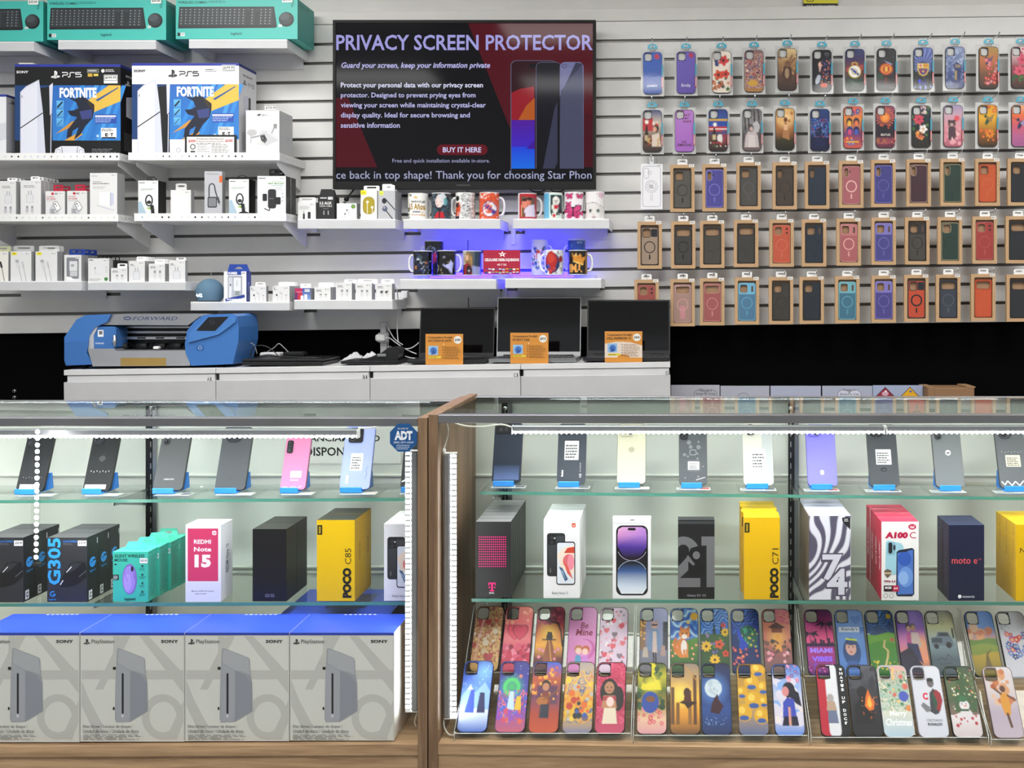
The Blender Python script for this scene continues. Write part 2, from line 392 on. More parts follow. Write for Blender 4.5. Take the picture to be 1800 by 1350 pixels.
def perforated(x0, x1, yt, yb, label, holes, Yf=4.25):
    t = thing('perforated_shelf', label, 'shelf', W((x0 + x1) / 2, yb, YW - .12), 'perforated metal shelves on the slatwall')
    a, b = W(x0, yb, Yf), W(x1, yt, Yf); zp = a.z + .002
    m = MB('paint', 'eeeeee')
    def hole(cx, cz, r, ax): return [(cx + r * math.cos(k * .7854), Yf, cz + r * math.sin(k * .7854)) if ax else (0, cx + r * math.cos(k * .7854), cz + r * math.sin(k * .7854)) for k in range(8)]
    zc = (a.z + b.z) / 2
    m.prism([(a.x, Yf, a.z), (b.x, Yf, a.z), (b.x, Yf, b.z), (a.x, Yf, b.z)], (0, .0016, 0), None, None, [hole(W(h, 0, Yf).x, zc, .0044, 1) for h in holes]); m.build('front_lip', t)
    m = MB('paint', 'e6e6e6'); m.box(a.x, b.x, Yf + .0016, YW - .002, a.z, zp); m.build('shelf_plate', t)
    for x in (a.x, b.x - .0016):
        m = MB('paint', 'e6e6e6'); hs = [[(x, p[1], p[2]) for p in hole(Yf + .03 + .028 * k, zc, .004, 0)] for k in range(9)]
        m.prism([(x, Yf + .0016, zp), (x, YW - .002, zp), (x, YW - .002, b.z), (x, Yf + .0016, b.z)], (.0016, 0, 0), None, None, hs); m.build('side_lip', t)
    for x in (a.x + .018, b.x - .022):
        m = MB('paint', 'e4e4e4'); m.prism([(x, Yf + .03, a.z - .0005), (x, Yf + .03, a.z - .02), (x, YW - .06, a.z - .085), (x, YW - .002, a.z - .1), (x, YW - .002, a.z - .0005)], (.003, 0, 0)); m.build('bracket', t)
    return zp
ZS1 = perforated(-175, 210, 269, 281.5, 'white perforated metal shelf under the black console box', [9 + 11.55 * k for k in range(-3, 18)])
ZS2 = perforated(225.5, 491.5, 268, 281.5, 'white perforated metal shelf under the white console box', [240 + 11.6 * k for k in range(22)])
ZS3 = perforated(-60, 208, 376.5, 389, 'white perforated metal shelf holding red tabbed charger boxes', [6 + 11.5 * k for k in range(-3, 18)])
ZS4 = perforated(236, 503, 375, 388.5, 'white perforated metal shelf holding car phone mount boxes', [250 + 11.65 * k for k in range(22)])
ZT1 = white_shelf(-90, 60, 73, 90, 'white floating shelf under the cut off teal keyboard box', 4.3)
ZT2 = white_shelf(102, 274, 70.5, 87, 'white floating shelf under the teal keyboard box in the middle', 4.3)
ZT3 = white_shelf(332, 505, 69, 85, 'white floating shelf under the teal keyboard box next to the screen', 4.3)
ZA = white_shelf(-30, 144, 494, 511, 'white shelf of boxed cables with yellow corner tags')
ZB = white_shelf(154, 326, 495, 510.5, 'white shelf of small plug and cable boxes beside the boxed cables')
ZC = white_shelf(335, 509, 530.5, 546, 'white shelf carrying the round smart clock')
ZD = white_shelf(517, 690, 527, 544, 'low white shelf of earphone boxes with one colourful carton')
ZE = white_shelf(523, 695, 385, 402, 'white shelf of audio accessories below the television corner')
ZF = white_shelf(709, 879, 385, 402.5, 'white shelf with the orange and comic printed mugs')
ZG = white_shelf(901.5, 1071, 384.5, 402, 'white shelf with the butterfly and kitten mugs')
ZH = white_shelf(703, 872, 490.5, 508.5, 'white shelf with black mugs above the laptops')
ZI = white_shelf(888, 1057, 489.5, 506.5, 'white shelf with the golden crown mug')
for x, y0, y1 in ((901, 396, 430), (886, 505, 524)):      # upright joint strips between neighbouring shelves
    m = MB('paint', 'e2e2e4'); m.pbox(x - 3, y0, x + 5, y1, YW - .012, .0115, None, .001)
    m.thing('joint_strip', 'short upright white strip ' + ('below the wedding photo mug' if y0 < 450 else 'behind the middle laptop'), 'strip', 'upright strips on the slatwall')
m = MB('paint', 'ececee'); m.pbox(705, 511, 716, 524, YW - .03, .0295, None, .002); m.thing('shelf_bracket', 'small white bracket peeking below the shelf of black mugs', 'bracket')

# ---------------------------------------------------------------- boxes on the shelves
def pk(x0, y0, x1, y1, Y, d, front, side=None, top=None, z=None, bev=0, mat='card', left=None):
    m = MB(mat, front); a, b = W(x0, y1, Y), W(x1, y0, Y)
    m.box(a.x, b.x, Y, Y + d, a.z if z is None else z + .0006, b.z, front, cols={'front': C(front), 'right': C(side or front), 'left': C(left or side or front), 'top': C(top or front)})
    return m, CV(m, Y)
def sideframe(m, x, Y, d, y0, y1, side=1, mat=None):
    """canvas on the side of a box: 0..100 from front to back, photo rows y0..y1 (as at depth Y)"""
    p = W(x, 0, Y)
    if side > 0: return CV(m, o=p, u=(0, d / 100, 0), v=(0, 0, -S(Y)), mat=mat)
    return CV(m, o=p + Vector((0, d, 0)), u=(0, -d / 100, 0), v=(0, 0, -S(Y)), mat=mat)
def tab(root, x0, y0, x1, y1, Y, col, slot='666', r=2.2, name='hang_tab', sl=None):
    """a card hang tab with its slot standing on the back of a box"""
    m = MB('card', col); a = [W(x, y, Y) for x, y in rrect(x0, y0, x1, y1 + 2, r, 3)]
    cx, cy = (x0 + x1) / 2, (y0 * .6 + y1 * .4); w = (x1 - x0) * .3
    h = [W(x, y, Y) for x, y in rrect(cx - w, cy - 1.3, cx + w, cy + 1.5, .9, 2)]
    m.prism(a, (0, .0012, 0), None, None, [h]); return m.build(name, root)
T0, T1 = '2fb59a', '1d9c84'
def keyboard_box(x0, y0, x1, y1, label, Y=4.31, cut=0):
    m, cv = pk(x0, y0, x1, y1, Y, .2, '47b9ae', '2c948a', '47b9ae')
    w = x1 - x0; f = w / 208
    X = lambda v: x0 + v * f
    cv.text('WIRELESS COMBO', X(3.5), y0 + 4, X(54), y0 + 8.4, '10302c', .015)
    cv.small(X(56), y0 + 3.5, X(88), 2, 2.2, .9, '17584d', 3)
    K = [(X(6), y0 + 14), (X(168), y0 + 13.5), (X(173), y0 + 49), (X(170), y0 + 51), (X(4), y0 + 52), (X(4), y0 + 48)]
    cv.poly(K, '1d2124'); cv.poly([(X(7.5), y0 + 16), (X(166), y0 + 15.5), (X(170), y0 + 46), (X(6), y0 + 48.5)], '2b3033')
    for r in range(6):
        yy = y0 + 17.2 + r * 4.9
        for k in range(21):
            if k in (15, 17) and r: continue
            a = X(8 + k * 7.55 - r * .25 + (r % 2) * .8); e = X(8 + k * 7.55 - r * .25 + 5.9)
            cv.mb.add([cv.P(a, yy), cv.P(e, yy), cv.P(e, yy + 3.7), cv.P(a, yy + 3.7)], [(0, 1, 2, 3)], '3d4347', cv.mat)
    cv.up()
    for r in range(6):
        for k in range(0, 21):
            if k in (15, 17): continue
            a = X(9.4 + k * 7.55 - r * .25); yy = y0 + 18 + r * 4.9
            cv.mb.add([cv.P(a, yy), cv.P(a + 1.4, yy), cv.P(a + 1.4, yy + 1.5), cv.P(a, yy + 1.5)], [(0, 1, 2, 3)], 'aab0b4', cv.mat)
    cv.up()
    cv.ell(X(189), y0 + 36, 13 * f, 13, '17191b'); cv.ell(X(188), y0 + 34.5, 11 * f, 11, '33383b'); cv.ell(X(186.5), y0 + 32, 8 * f, 7, '4a5054'); cv.line([(X(180), y0 + 40), (X(197), y0 + 33)], .8, '15181a')
    cv.rect(X(175.5), y0 + 45, X(181.5), y0 + 49.5, 'c9d3d2'); cv.rect(X(3), y0 + 59.5, X(8), y0 + 65.5, '10201e'); cv.rect(X(8), y0 + 59.5, X(15.5), y0 + 65.5, 'e8efee'); cv.small(X(8.8), y0 + 61, X(15), 2, 2, .9, '555', 1)
    cv.text('logitech', X(94), y0 + 58.5, X(113), y0 + 65, '123', .01)
    cv.small(X(197), y0 + 1, X(202), 5, 2.9, 1.4, '135e52', 8)
    sf = sideframe(m, x1, Y, .2, y0, y1); sf.text('WIRELESS COMBO', 8, y0 + 6, 70, y0 + 10, '0d4a40')
    ob = m.thing('keyboard_box', label, 'keyboard box', 'teal wireless keyboard and mouse boxes')
    k = MB('card', 'f4f4f2'); k.pbox(X(181.5), y0 - 2.5, X(199), y0 + 6, Y - .0022, .0012); c = CV(k, Y - .0022); c.text('$35.00', X(183), y0 - .8, X(197.5), y0 + 4, '2a2a2a', .02); k.build('price_sticker', ob)
    return ob
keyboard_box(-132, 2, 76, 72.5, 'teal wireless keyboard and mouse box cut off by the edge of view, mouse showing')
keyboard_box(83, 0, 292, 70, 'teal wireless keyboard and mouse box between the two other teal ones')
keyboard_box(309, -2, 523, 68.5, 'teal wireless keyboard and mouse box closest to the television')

def ps_logo(cv, x, y, w, h, col):
    """two-part controller emblem: upright P over a lying S"""
    X = lambda v: x + v * w; Yy = lambda v: y + v * h
    cv.poly([(X(.38), Yy(0)), (X(.56), Yy(.04)), (X(.7), Yy(.16)), (X(.7), Yy(.5)), (X(.6), Yy(.58)), (X(.55), Yy(.5)), (X(.55), Yy(.2)), (X(.51), Yy(.18)), (X(.51), Yy(1)), (X(.38), Yy(.94))], col)
    cv.poly([(X(.36), Yy(.6)), (X(.36), Yy(.7)), (X(.18), Yy(.78)), (X(.36), Yy(.8)), (X(.36), Yy(.9)), (X(.12), Yy(.9)), (X(0), Yy(.82)), (X(.06), Yy(.72))], col)
    cv.poly([(X(.53), Yy(.66)), (X(.78), Yy(.6)), (X(.97), Yy(.66)), (X(1), Yy(.74)), (X(.94), Yy(.8)), (X(.53), Yy(.95)), (X(.53), Yy(.84)), (X(.8), Yy(.74)), (X(.72), Yy(.71)), (X(.53), Yy(.76))], col)
def ps5_word(cv, x, y, w, h, col):
    t = h * .17; X = lambda v: x + v * w
    P = lambda pts: cv.line([(X(a), y + b * h) for a, b in pts], t, col)
    P([(0, .1), (.27, .1), (.3, .25), (.3, .45), (.26, .6), (.06, .6)]); P([(.04, .6), (.04, 1)])
    P([(.66, .1), (.44, .1), (.42, .2), (.42, .9)]); P([(.42, .92), (.36, .98), (.3, .98)])
    P([(.98, .1), (.72, .1), (.7, .46), (.93, .46), (1, .56), (1, .85), (.94, .95), (.7, .95)])
def console_box(x0, x1, yt, white, label, name, pr):
    Y = 4.27; zb = ZS2 if white else ZS1; wc = 'e6e6ea' if white else '111214'
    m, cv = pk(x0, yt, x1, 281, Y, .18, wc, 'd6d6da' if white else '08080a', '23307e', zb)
    ox = x0 - 26
    B = lambda x: x + ox
    dy = yt - 113
    cv.rect(x0, yt, x1, yt + 4.5, '2b3796'); sf = sideframe(m, x1, Y, .18, yt, 281); sf.rect(0, yt, 100, yt + 5, '232c78')
    fg = '151618' if white else 'f2f2f2'
    cv.rect(x0, 150 + dy, x1, 247 + dy, '1d3f72'); cv.rect(B(92), 150 + dy, x1, 247 + dy, '2a64b4', '2f7cc8')
    for k in range(7): cv.poly([(B(100 + k * 14), 247 + dy), (B(106 + k * 14), 247 + dy), (B(150 + k * 12), 150 + dy), (B(142 + k * 12), 150 + dy)][:4], ('3486d0', '2a70bd', '4595d8')[k % 3])
    cv.poly([(B(150), 200 + dy), (B(166), 197 + dy), (x1, 178 + dy), (x1, 150 + dy), (B(191), 150 + dy), (B(148), 181 + dy)], 'd9b24a'); cv.poly([(B(168), 176 + dy), (B(208), 153 + dy), (B(208), 155 + dy), (B(172), 178 + dy)], '23508f')
    cv.poly([(B(97), 236 + dy), (B(126), 214 + dy), (B(150), 206 + dy), (B(120), 226 + dy)], 'c08a3e'); cv.poly([(B(113), 247 + dy), (B(140), 232 + dy), (B(146), 236 + dy), (B(130), 247 + dy)], 'd39a3c')
    # dark running figure shape without a face
    for p, c in (([(B(118), 170 + dy), (B(132), 174 + dy), (B(142), 169 + dy), (B(150), 172 + dy), (B(166), 184 + dy), (B(166), 193 + dy), (B(163), 208 + dy), (B(150), 222 + dy), (B(142), 236 + dy), (B(130), 246 + dy), (B(138), 224 + dy), (B(128), 230 + dy), (B(126), 240 + dy), (B(117), 243 + dy), (B(119), 228 + dy), (B(136), 206 + dy), (B(124), 203 + dy), (B(119), 195 + dy), (B(130), 194 + dy), (B(138), 190 + dy), (B(134), 180 + dy)], '1d2233'), ([(B(140), 196 + dy), (B(162), 192 + dy), (B(162), 208 + dy), (B(144), 210 + dy)], '39427a'), ([(B(150), 172 + dy), (B(158), 178 + dy), (B(166), 192 + dy), (B(160), 190 + dy)], '3d3018')): cv.poly(p, c)
    for k in range(3): cv.rect(B(99.5), 177 + k * 15.5 + dy, B(112), 191.5 + k * 15.5 + dy, '69b7e6', '4a8fcb'); cv.line([(B(101), 189 + k * 15.5 + dy), (B(110), 179 + k * 15.5 + dy)], 3 - k, '1b2735')
    cv.text('FORTNITE', B(105), 154 + dy, B(170), 172 + dy, 'f4f6fa', .045)
    cv.rect(B(167), 201 + dy, B(205), 217 + dy, '2b4fa6'); cv.rect(B(167.5), 203 + dy, B(204), 205.6 + dy, 'dfe6f4'); cv.small(B(168), 207 + dy, B(204), 3, 3.2, 1.4, 'a9bbe6', 4)
    cv.rect(B(178), 225 + dy, B(205), 243 + dy, 'f4f4f4'); cv.small(B(179), 226.5 + dy, B(204), 2, 2.6, 1.3, '222', 2); cv.text('E', B(185), 234 + dy, B(190), 240 + dy, '000', .06); cv.text('T', B(194), 234 + dy, B(199.5), 240 + dy, '000', .06); cv.rect(B(191.4), 236 + dy, B(192.8), 237.5 + dy, '000'); cv.rect(B(179), 241 + dy, B(204), 243 + dy, '161616')
    cv.circ(B(172), 239 + dy, 2.2, 'bcd3f0')
    # console drawing
    cv.poly([(B(71), 155 + dy), (B(91), 152 + dy), (B(93), 281), (B(80), 281)], '17191b')
    cv.poly([(B(36), 162 + dy), (B(46), 152 + dy), (B(69), 140 + dy), (B(76), 198 + dy), (B(81), 281), (B(36), 281)], 'cfd2e2'); cv.poly([(B(38), 163 + dy), (B(47), 154 + dy), (B(66), 144 + dy), (B(66), 281), (B(38), 281)], 'dcdeea')
    cv.line([(B(36), 225.5 + dy), (B(56), 212 + dy), (B(75.8), 198.5 + dy)], 1.8, '15171b'); cv.poly([(B(87), 151 + dy), (B(93.5), 145.5 + dy), (B(91.5), 200 + dy), (B(88), 203 + dy)], 'd3d5e3'); cv.line([(B(89.5), 281), (B(90.5), 202 + dy)], 1.6, 'c3c7da'); ps_logo(cv, B(37.6), 167 + dy, 3, 5, '333')
    # controller
    if not white: cv.poly([(B(93), 281), (B(98), 262), (B(108), 257), (B(140), 257), (B(148), 262), (B(152), 281)], 'dcdde6'); cv.line([(B(109), 258), (B(111.5), 281)], .9, '16181c'); cv.line([(B(137), 258), (B(134.5), 281)], .9, '16181c'); cv.ring(B(103), 266.5, 4.4, 1, 'a7a9b6'); cv.ring(B(143.5), 266.5, 4.4, 1, 'a7a9b6'); cv.small(B(162), 262, B(206), 3, 2.8, 1, '8d9096', 5)
    else: cv.poly([(B(99), 281), (B(103), 258), (B(110), 254), (B(118), 254), (B(120), 281)], 'e2e3ea'); cv.ring(B(108), 264, 4, 1, 'a0a2ae')
    cv.text('SONY', B(29.5), 124.5 + dy, B(50.5), 129 + dy, fg, .03); ps_logo(cv, B(90), 124.5 + dy, 16, 14, fg); ps5_word(cv, B(109.5), 126.8 + dy, 34, 8.8, fg)
    cv.rect(B(154), 122 + dy, B(174), 127.5 + dy, 'c8ccd2' if not white else '9aa0a6'); cv.rect(B(154.6), 122.6 + dy, B(173.4), 126.9 + dy, wc); cv.small(B(156), 123.8 + dy, B(172), 1, 1, 1.7, fg, 3)
    if not white: cv.circ(B(181.5), 124.8 + dy, 3, 'fff'); cv.small(B(186), 122.3 + dy, B(204), 2, 2.7, 1.3, 'ddd', 6); cv.rect(B(155), 129.4 + dy, B(163), 135 + dy, 'c9a43c'); cv.rect(B(165), 130 + dy, B(173.4), 134 + dy, 'd9c25a')
    sc = 'e8e8e8' if not white else '222'
    sf.text('SONY', 22, 128 + dy, 78, 132 + dy, sc, .02); ps_logo(sf, 20, 138 + dy, 24, 9, sc); ps5_word(sf, 50, 140 + dy, 36, 6, sc); sf.poly([(24, 168 + dy), (52, 164 + dy), (54, 205 + dy), (24, 202 + dy)], 'c4c6d4'); sf.rect(54, 166 + dy, 66, 206 + dy, '1a1b1e'); sf.small(15, 232 + dy, 85, 10, 3.2, 1, '777', 3)
    ob = m.thing(name, label, 'console box', 'boxed game consoles')
    k = MB('card', 'f4f4f2'); xa, ya = (B(182.5), 131.5 + dy) if not white else (B(184), 116 + dy)
    k.pbox(xa, ya, xa + 24, ya + (15 if not white else 10), Y - .0035, .0012); c = CV(k, Y - .0035); c.rect(xa + .8, ya + .8, xa + 23.2, ya + 10.4 if not white else ya + 9.2, '222'); c.rect(xa + 1.6, ya + 1.6, xa + 22.4, ya + 9.6 if not white else ya + 8.4, 'f4f4f2'); c.text(pr, xa + 2.4, ya + 2.7, xa + 21.6, ya + 7.6, '1a1a1a', .03); k.build('price_sticker', ob)
    return ob
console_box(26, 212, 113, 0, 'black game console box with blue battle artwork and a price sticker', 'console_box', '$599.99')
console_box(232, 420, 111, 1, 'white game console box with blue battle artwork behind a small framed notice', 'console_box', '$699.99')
m = MB('card', 'e9e2d8'); m.pbox(33, 110.5, 58, 112.6, 4.3, .08); m.thing('paper_slip', 'pale paper slip lying on top of the black console box', 'paper slip')
m, cv = pk(-150, 166, 11, 281, 4.27, .18, 'e4e5ea', '9b9ca4', '27327f', ZS1); cv.rect(-150, 166, 11, 170, '2b3796'); cv.poly([(-150, 250), (11, 215), (11, 245), (-150, 281)], 'd0d2da')
sf = sideframe(m, 11, 4.27, .18, 166, 281); sf.rect(0, 166, 100, 170, '222a6c'); ps_logo(sf, 8, 175, 30, 6, '222'); sf.text('PlayStation', 42, 176, 96, 180, '333'); sf.small(8, 265, 60, 3, 3, 1, '555', 2)
m.thing('console_box', 'white game console box mostly out of view beside the black one', 'console box', 'boxed game consoles')
# framed notice leaning in front of the white console box
m = MB('plastic', '1a1b1d'); m.pbox(325, 237, 415, 281, 4.2575, .006, None, 0); cv = CV(m, 4.2575); cv.rect(328.5, 240.5, 411.5, 281, 'eceae6')
cv.text('$200', 331, 245.5, 344, 250.5, 'b01818', .04); cv.text('$200', 396, 245, 409, 250, 'b01818', .04); cv.text('DriveSavers Data Recovery', 345, 242.5, 394.5, 246.5, '3a2020', .02); cv.text('Professional Data Recovery Specialists', 345.5, 247.2, 394, 250, '7a2222', .02); cv.small(345, 251.5, 392, 1, 2, 1.1, '444', 7)
cv.ring(339, 258, 5.2, 2.2, '777'); cv.small(347, 254, 369, 6, 3, .9, '777', 5); cv.small(372, 254, 406, 8, 2.6, 1, '666', 6); cv.rect(335, 265, 343, 268, '444')
m.v = [Vector((p.x, p.y, max(p.z, ZS2 + .0006))) for p in m.v]
m.thing('framed_notice', 'small black framed data recovery price notice on the perforated shelf', 'notice')
m, cv = pk(432.5, 194, 491, 281, 4.27, .15, 'efeff0', 'b9babd', 'dcdcde', ZS2)
cv.text('dji', 451.5, 200, 459, 204.5, '111', .05, .3); cv.text('MINI 3', 460.5, 201, 471, 203.8, '555', .02)
cv.ell(478, 218, 12, 5, 'd7d7d7'); cv.ell(443, 233, 9, 6, 'b5b5b7'); cv.ell(460, 252, 9, 4, 'd0d0d0')
cv.line([(442, 242), (460, 238)], 3, '9a9a9d'); cv.line([(476, 238), (483, 222), (487, 222)], 3, 'a2a2a5'); cv.line([(441, 238), (441, 252)], 1.4, '9a9a9a')
cv.poly([(455, 236), (461, 229), (471, 230), (486, 240), (490, 248), (478, 252), (468, 257), (460, 250)], 'c4c4c8'); cv.poly([(457, 238), (465, 236), (470, 246), (466, 252), (459, 247)], '55565a'); cv.circ(463, 243, 4, '2c2d30'); cv.circ(462, 243, 1.7, '777'); cv.line([(470, 232), (488, 244)], 1.3, 'e4e4e6'); cv.rect(481, 218, 487, 226, '88888b')
sf = sideframe(m, 491, 4.27, .15, 194, 281); sf.ell(62, 240, 8, 3.4, '999'); sf.ell(62, 240, 5, 2, 'c5c5c7')
ob = m.thing('drone_box', 'white box with a grey folding drone and a price tag on top', 'drone box')
k = MB('card', 'f0efec'); k.pbox(465, 184.5, 487.5, 194, 4.275, .001); c = CV(k, 4.275); c.rect(465.6, 185.2, 487, 193.6, '2a2a2a'); c.rect(466.2, 185.9, 486.4, 193, 'f0efec'); c.text('$320.00', 467, 187, 485.6, 191.6, '222', .03); k.build('price_tag', ob)
# ---------------------------------------------------------------- small boxed goods on the shelves
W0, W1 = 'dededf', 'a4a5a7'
def charger(cv, x, y, w, h, c='c9cace'):
    """two-pin plug picture"""
    cv.rr(x, y + h * .3, x + w, y + h, w * .12, c); cv.rr(x + w * .1, y + h * .35, x + w * .9, y + h * .95, w * .1, 'd9dade')
    for a in (.28, .62): cv.rect(x + w * a, y, x + w * (a + .1), y + h * .3, '9a9b9f')
def cableends(cv, x, y, h, c='b9babe', dark=0, gap=9):
    for k in (0, 1):
        a = x + k * gap; cv.rect(a, y, a + 3.6, y + h * .22, '8d8f94' if not dark else '222'); cv.rr(a - .5, y + h * .22, a + 4.1, y + h * .62, .8, c if not dark else '1c1c1e'); cv.line([(a + 1.8, y + h * .6), (a + 2.2 + k, y + h)], 1, c if not dark else '1c1c1e')
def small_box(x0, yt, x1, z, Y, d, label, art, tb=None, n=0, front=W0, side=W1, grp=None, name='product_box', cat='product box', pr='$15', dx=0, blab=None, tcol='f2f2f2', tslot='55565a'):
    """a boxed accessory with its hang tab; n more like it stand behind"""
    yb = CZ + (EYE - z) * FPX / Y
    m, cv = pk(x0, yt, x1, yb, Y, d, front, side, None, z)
    art(cv, x0, yt, x1, yb)
    if pr: price(cv, x1 - 10.5, yt + 1.8, 9, 4.6, pr, 'e4e4e4')
    ob = m.thing(name, label, cat, grp if n else None)
    if tb: tab(ob, *tb, Y + d - .0015, tcol, tslot)
    for k in range(n): copy_tree(ob, (dx * (k + 1) * S(Y), (d + .0022) * (k + 1), 0), ' '.join((blab or label).split()[:13]) + ', ' + NTH[k + 1] + ' in line', grp)
    return ob
Y1, Y2 = 4.272, 4.335
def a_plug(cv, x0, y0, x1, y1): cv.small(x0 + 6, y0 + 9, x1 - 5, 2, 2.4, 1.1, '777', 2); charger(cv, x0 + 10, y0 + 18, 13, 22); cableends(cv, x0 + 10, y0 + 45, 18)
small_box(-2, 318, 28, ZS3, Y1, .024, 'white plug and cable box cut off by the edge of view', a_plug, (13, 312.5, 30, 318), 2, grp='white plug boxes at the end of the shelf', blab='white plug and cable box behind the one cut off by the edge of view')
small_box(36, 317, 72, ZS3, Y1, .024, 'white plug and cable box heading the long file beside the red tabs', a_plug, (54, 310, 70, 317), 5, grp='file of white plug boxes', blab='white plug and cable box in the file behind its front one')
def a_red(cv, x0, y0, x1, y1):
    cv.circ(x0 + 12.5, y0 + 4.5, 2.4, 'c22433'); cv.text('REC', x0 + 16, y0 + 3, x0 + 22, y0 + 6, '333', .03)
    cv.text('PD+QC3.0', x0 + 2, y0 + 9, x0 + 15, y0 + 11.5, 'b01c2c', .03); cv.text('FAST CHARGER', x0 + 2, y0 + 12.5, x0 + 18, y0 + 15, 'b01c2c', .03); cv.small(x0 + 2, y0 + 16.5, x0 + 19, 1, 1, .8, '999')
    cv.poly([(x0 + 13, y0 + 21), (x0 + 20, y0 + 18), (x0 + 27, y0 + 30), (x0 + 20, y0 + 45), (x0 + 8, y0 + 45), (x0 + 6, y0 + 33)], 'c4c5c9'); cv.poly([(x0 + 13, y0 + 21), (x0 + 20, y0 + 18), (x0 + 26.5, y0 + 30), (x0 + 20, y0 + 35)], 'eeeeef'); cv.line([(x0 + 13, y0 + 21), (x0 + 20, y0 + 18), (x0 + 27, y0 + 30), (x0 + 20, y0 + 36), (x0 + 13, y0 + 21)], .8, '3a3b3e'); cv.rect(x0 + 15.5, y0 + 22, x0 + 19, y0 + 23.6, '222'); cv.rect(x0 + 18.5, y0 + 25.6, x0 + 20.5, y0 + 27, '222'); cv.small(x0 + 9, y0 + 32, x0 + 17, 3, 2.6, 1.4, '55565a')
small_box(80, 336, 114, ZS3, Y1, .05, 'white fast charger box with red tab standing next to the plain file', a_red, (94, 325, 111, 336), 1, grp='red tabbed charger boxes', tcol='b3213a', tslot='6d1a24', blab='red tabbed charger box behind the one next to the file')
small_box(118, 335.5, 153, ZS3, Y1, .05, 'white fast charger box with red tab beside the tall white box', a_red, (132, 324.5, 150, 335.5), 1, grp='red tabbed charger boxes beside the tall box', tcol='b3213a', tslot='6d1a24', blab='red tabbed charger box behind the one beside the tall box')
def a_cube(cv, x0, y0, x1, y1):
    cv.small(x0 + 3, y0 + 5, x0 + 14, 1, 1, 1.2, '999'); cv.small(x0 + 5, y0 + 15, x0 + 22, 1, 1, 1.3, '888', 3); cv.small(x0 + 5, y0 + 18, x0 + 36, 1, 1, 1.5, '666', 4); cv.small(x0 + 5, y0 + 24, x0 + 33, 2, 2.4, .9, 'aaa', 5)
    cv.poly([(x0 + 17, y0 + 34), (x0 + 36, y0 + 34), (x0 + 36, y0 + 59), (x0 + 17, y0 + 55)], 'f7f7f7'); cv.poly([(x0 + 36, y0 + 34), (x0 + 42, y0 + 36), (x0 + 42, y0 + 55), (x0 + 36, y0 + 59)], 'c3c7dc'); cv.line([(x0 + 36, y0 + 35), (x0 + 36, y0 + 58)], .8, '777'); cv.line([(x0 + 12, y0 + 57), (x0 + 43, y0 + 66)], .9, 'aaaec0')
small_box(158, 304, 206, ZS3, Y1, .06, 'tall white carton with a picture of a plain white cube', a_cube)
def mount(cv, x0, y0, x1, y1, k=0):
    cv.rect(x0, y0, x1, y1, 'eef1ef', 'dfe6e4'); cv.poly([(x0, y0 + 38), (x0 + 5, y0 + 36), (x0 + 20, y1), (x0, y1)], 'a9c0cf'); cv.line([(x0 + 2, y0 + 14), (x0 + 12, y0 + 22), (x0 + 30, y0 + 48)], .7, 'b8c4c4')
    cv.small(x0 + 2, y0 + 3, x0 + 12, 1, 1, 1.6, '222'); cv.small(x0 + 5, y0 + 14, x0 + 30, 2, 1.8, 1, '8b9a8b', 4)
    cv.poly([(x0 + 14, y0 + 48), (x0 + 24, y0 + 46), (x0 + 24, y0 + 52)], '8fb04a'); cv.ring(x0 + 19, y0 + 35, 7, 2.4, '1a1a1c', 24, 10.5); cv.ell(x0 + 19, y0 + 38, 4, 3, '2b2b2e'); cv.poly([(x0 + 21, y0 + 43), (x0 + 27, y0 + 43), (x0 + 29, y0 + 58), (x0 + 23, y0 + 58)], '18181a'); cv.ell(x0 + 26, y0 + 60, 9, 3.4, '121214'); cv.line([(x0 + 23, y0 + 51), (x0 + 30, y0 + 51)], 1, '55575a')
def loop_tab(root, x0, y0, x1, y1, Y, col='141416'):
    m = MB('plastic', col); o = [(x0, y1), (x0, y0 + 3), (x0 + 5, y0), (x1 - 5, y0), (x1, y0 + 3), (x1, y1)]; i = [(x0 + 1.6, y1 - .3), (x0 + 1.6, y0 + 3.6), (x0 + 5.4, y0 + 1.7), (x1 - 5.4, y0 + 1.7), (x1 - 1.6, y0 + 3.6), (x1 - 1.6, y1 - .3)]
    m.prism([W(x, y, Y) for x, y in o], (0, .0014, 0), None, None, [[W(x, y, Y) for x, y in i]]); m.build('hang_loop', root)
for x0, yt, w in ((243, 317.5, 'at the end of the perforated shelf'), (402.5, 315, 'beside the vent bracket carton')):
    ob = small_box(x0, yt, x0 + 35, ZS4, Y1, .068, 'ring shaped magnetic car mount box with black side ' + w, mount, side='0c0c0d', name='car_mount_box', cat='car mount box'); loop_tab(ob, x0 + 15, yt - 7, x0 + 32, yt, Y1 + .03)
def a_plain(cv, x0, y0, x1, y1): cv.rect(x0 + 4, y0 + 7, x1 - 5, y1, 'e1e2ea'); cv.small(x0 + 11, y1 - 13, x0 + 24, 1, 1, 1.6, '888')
small_box(300, 334, 335.5, ZS4, Y1, .03, 'plain white low carton between the car mount and the grey adapter box', a_plain, (309, 322.5, 328, 334), tcol='c9c9c9', tslot='999')
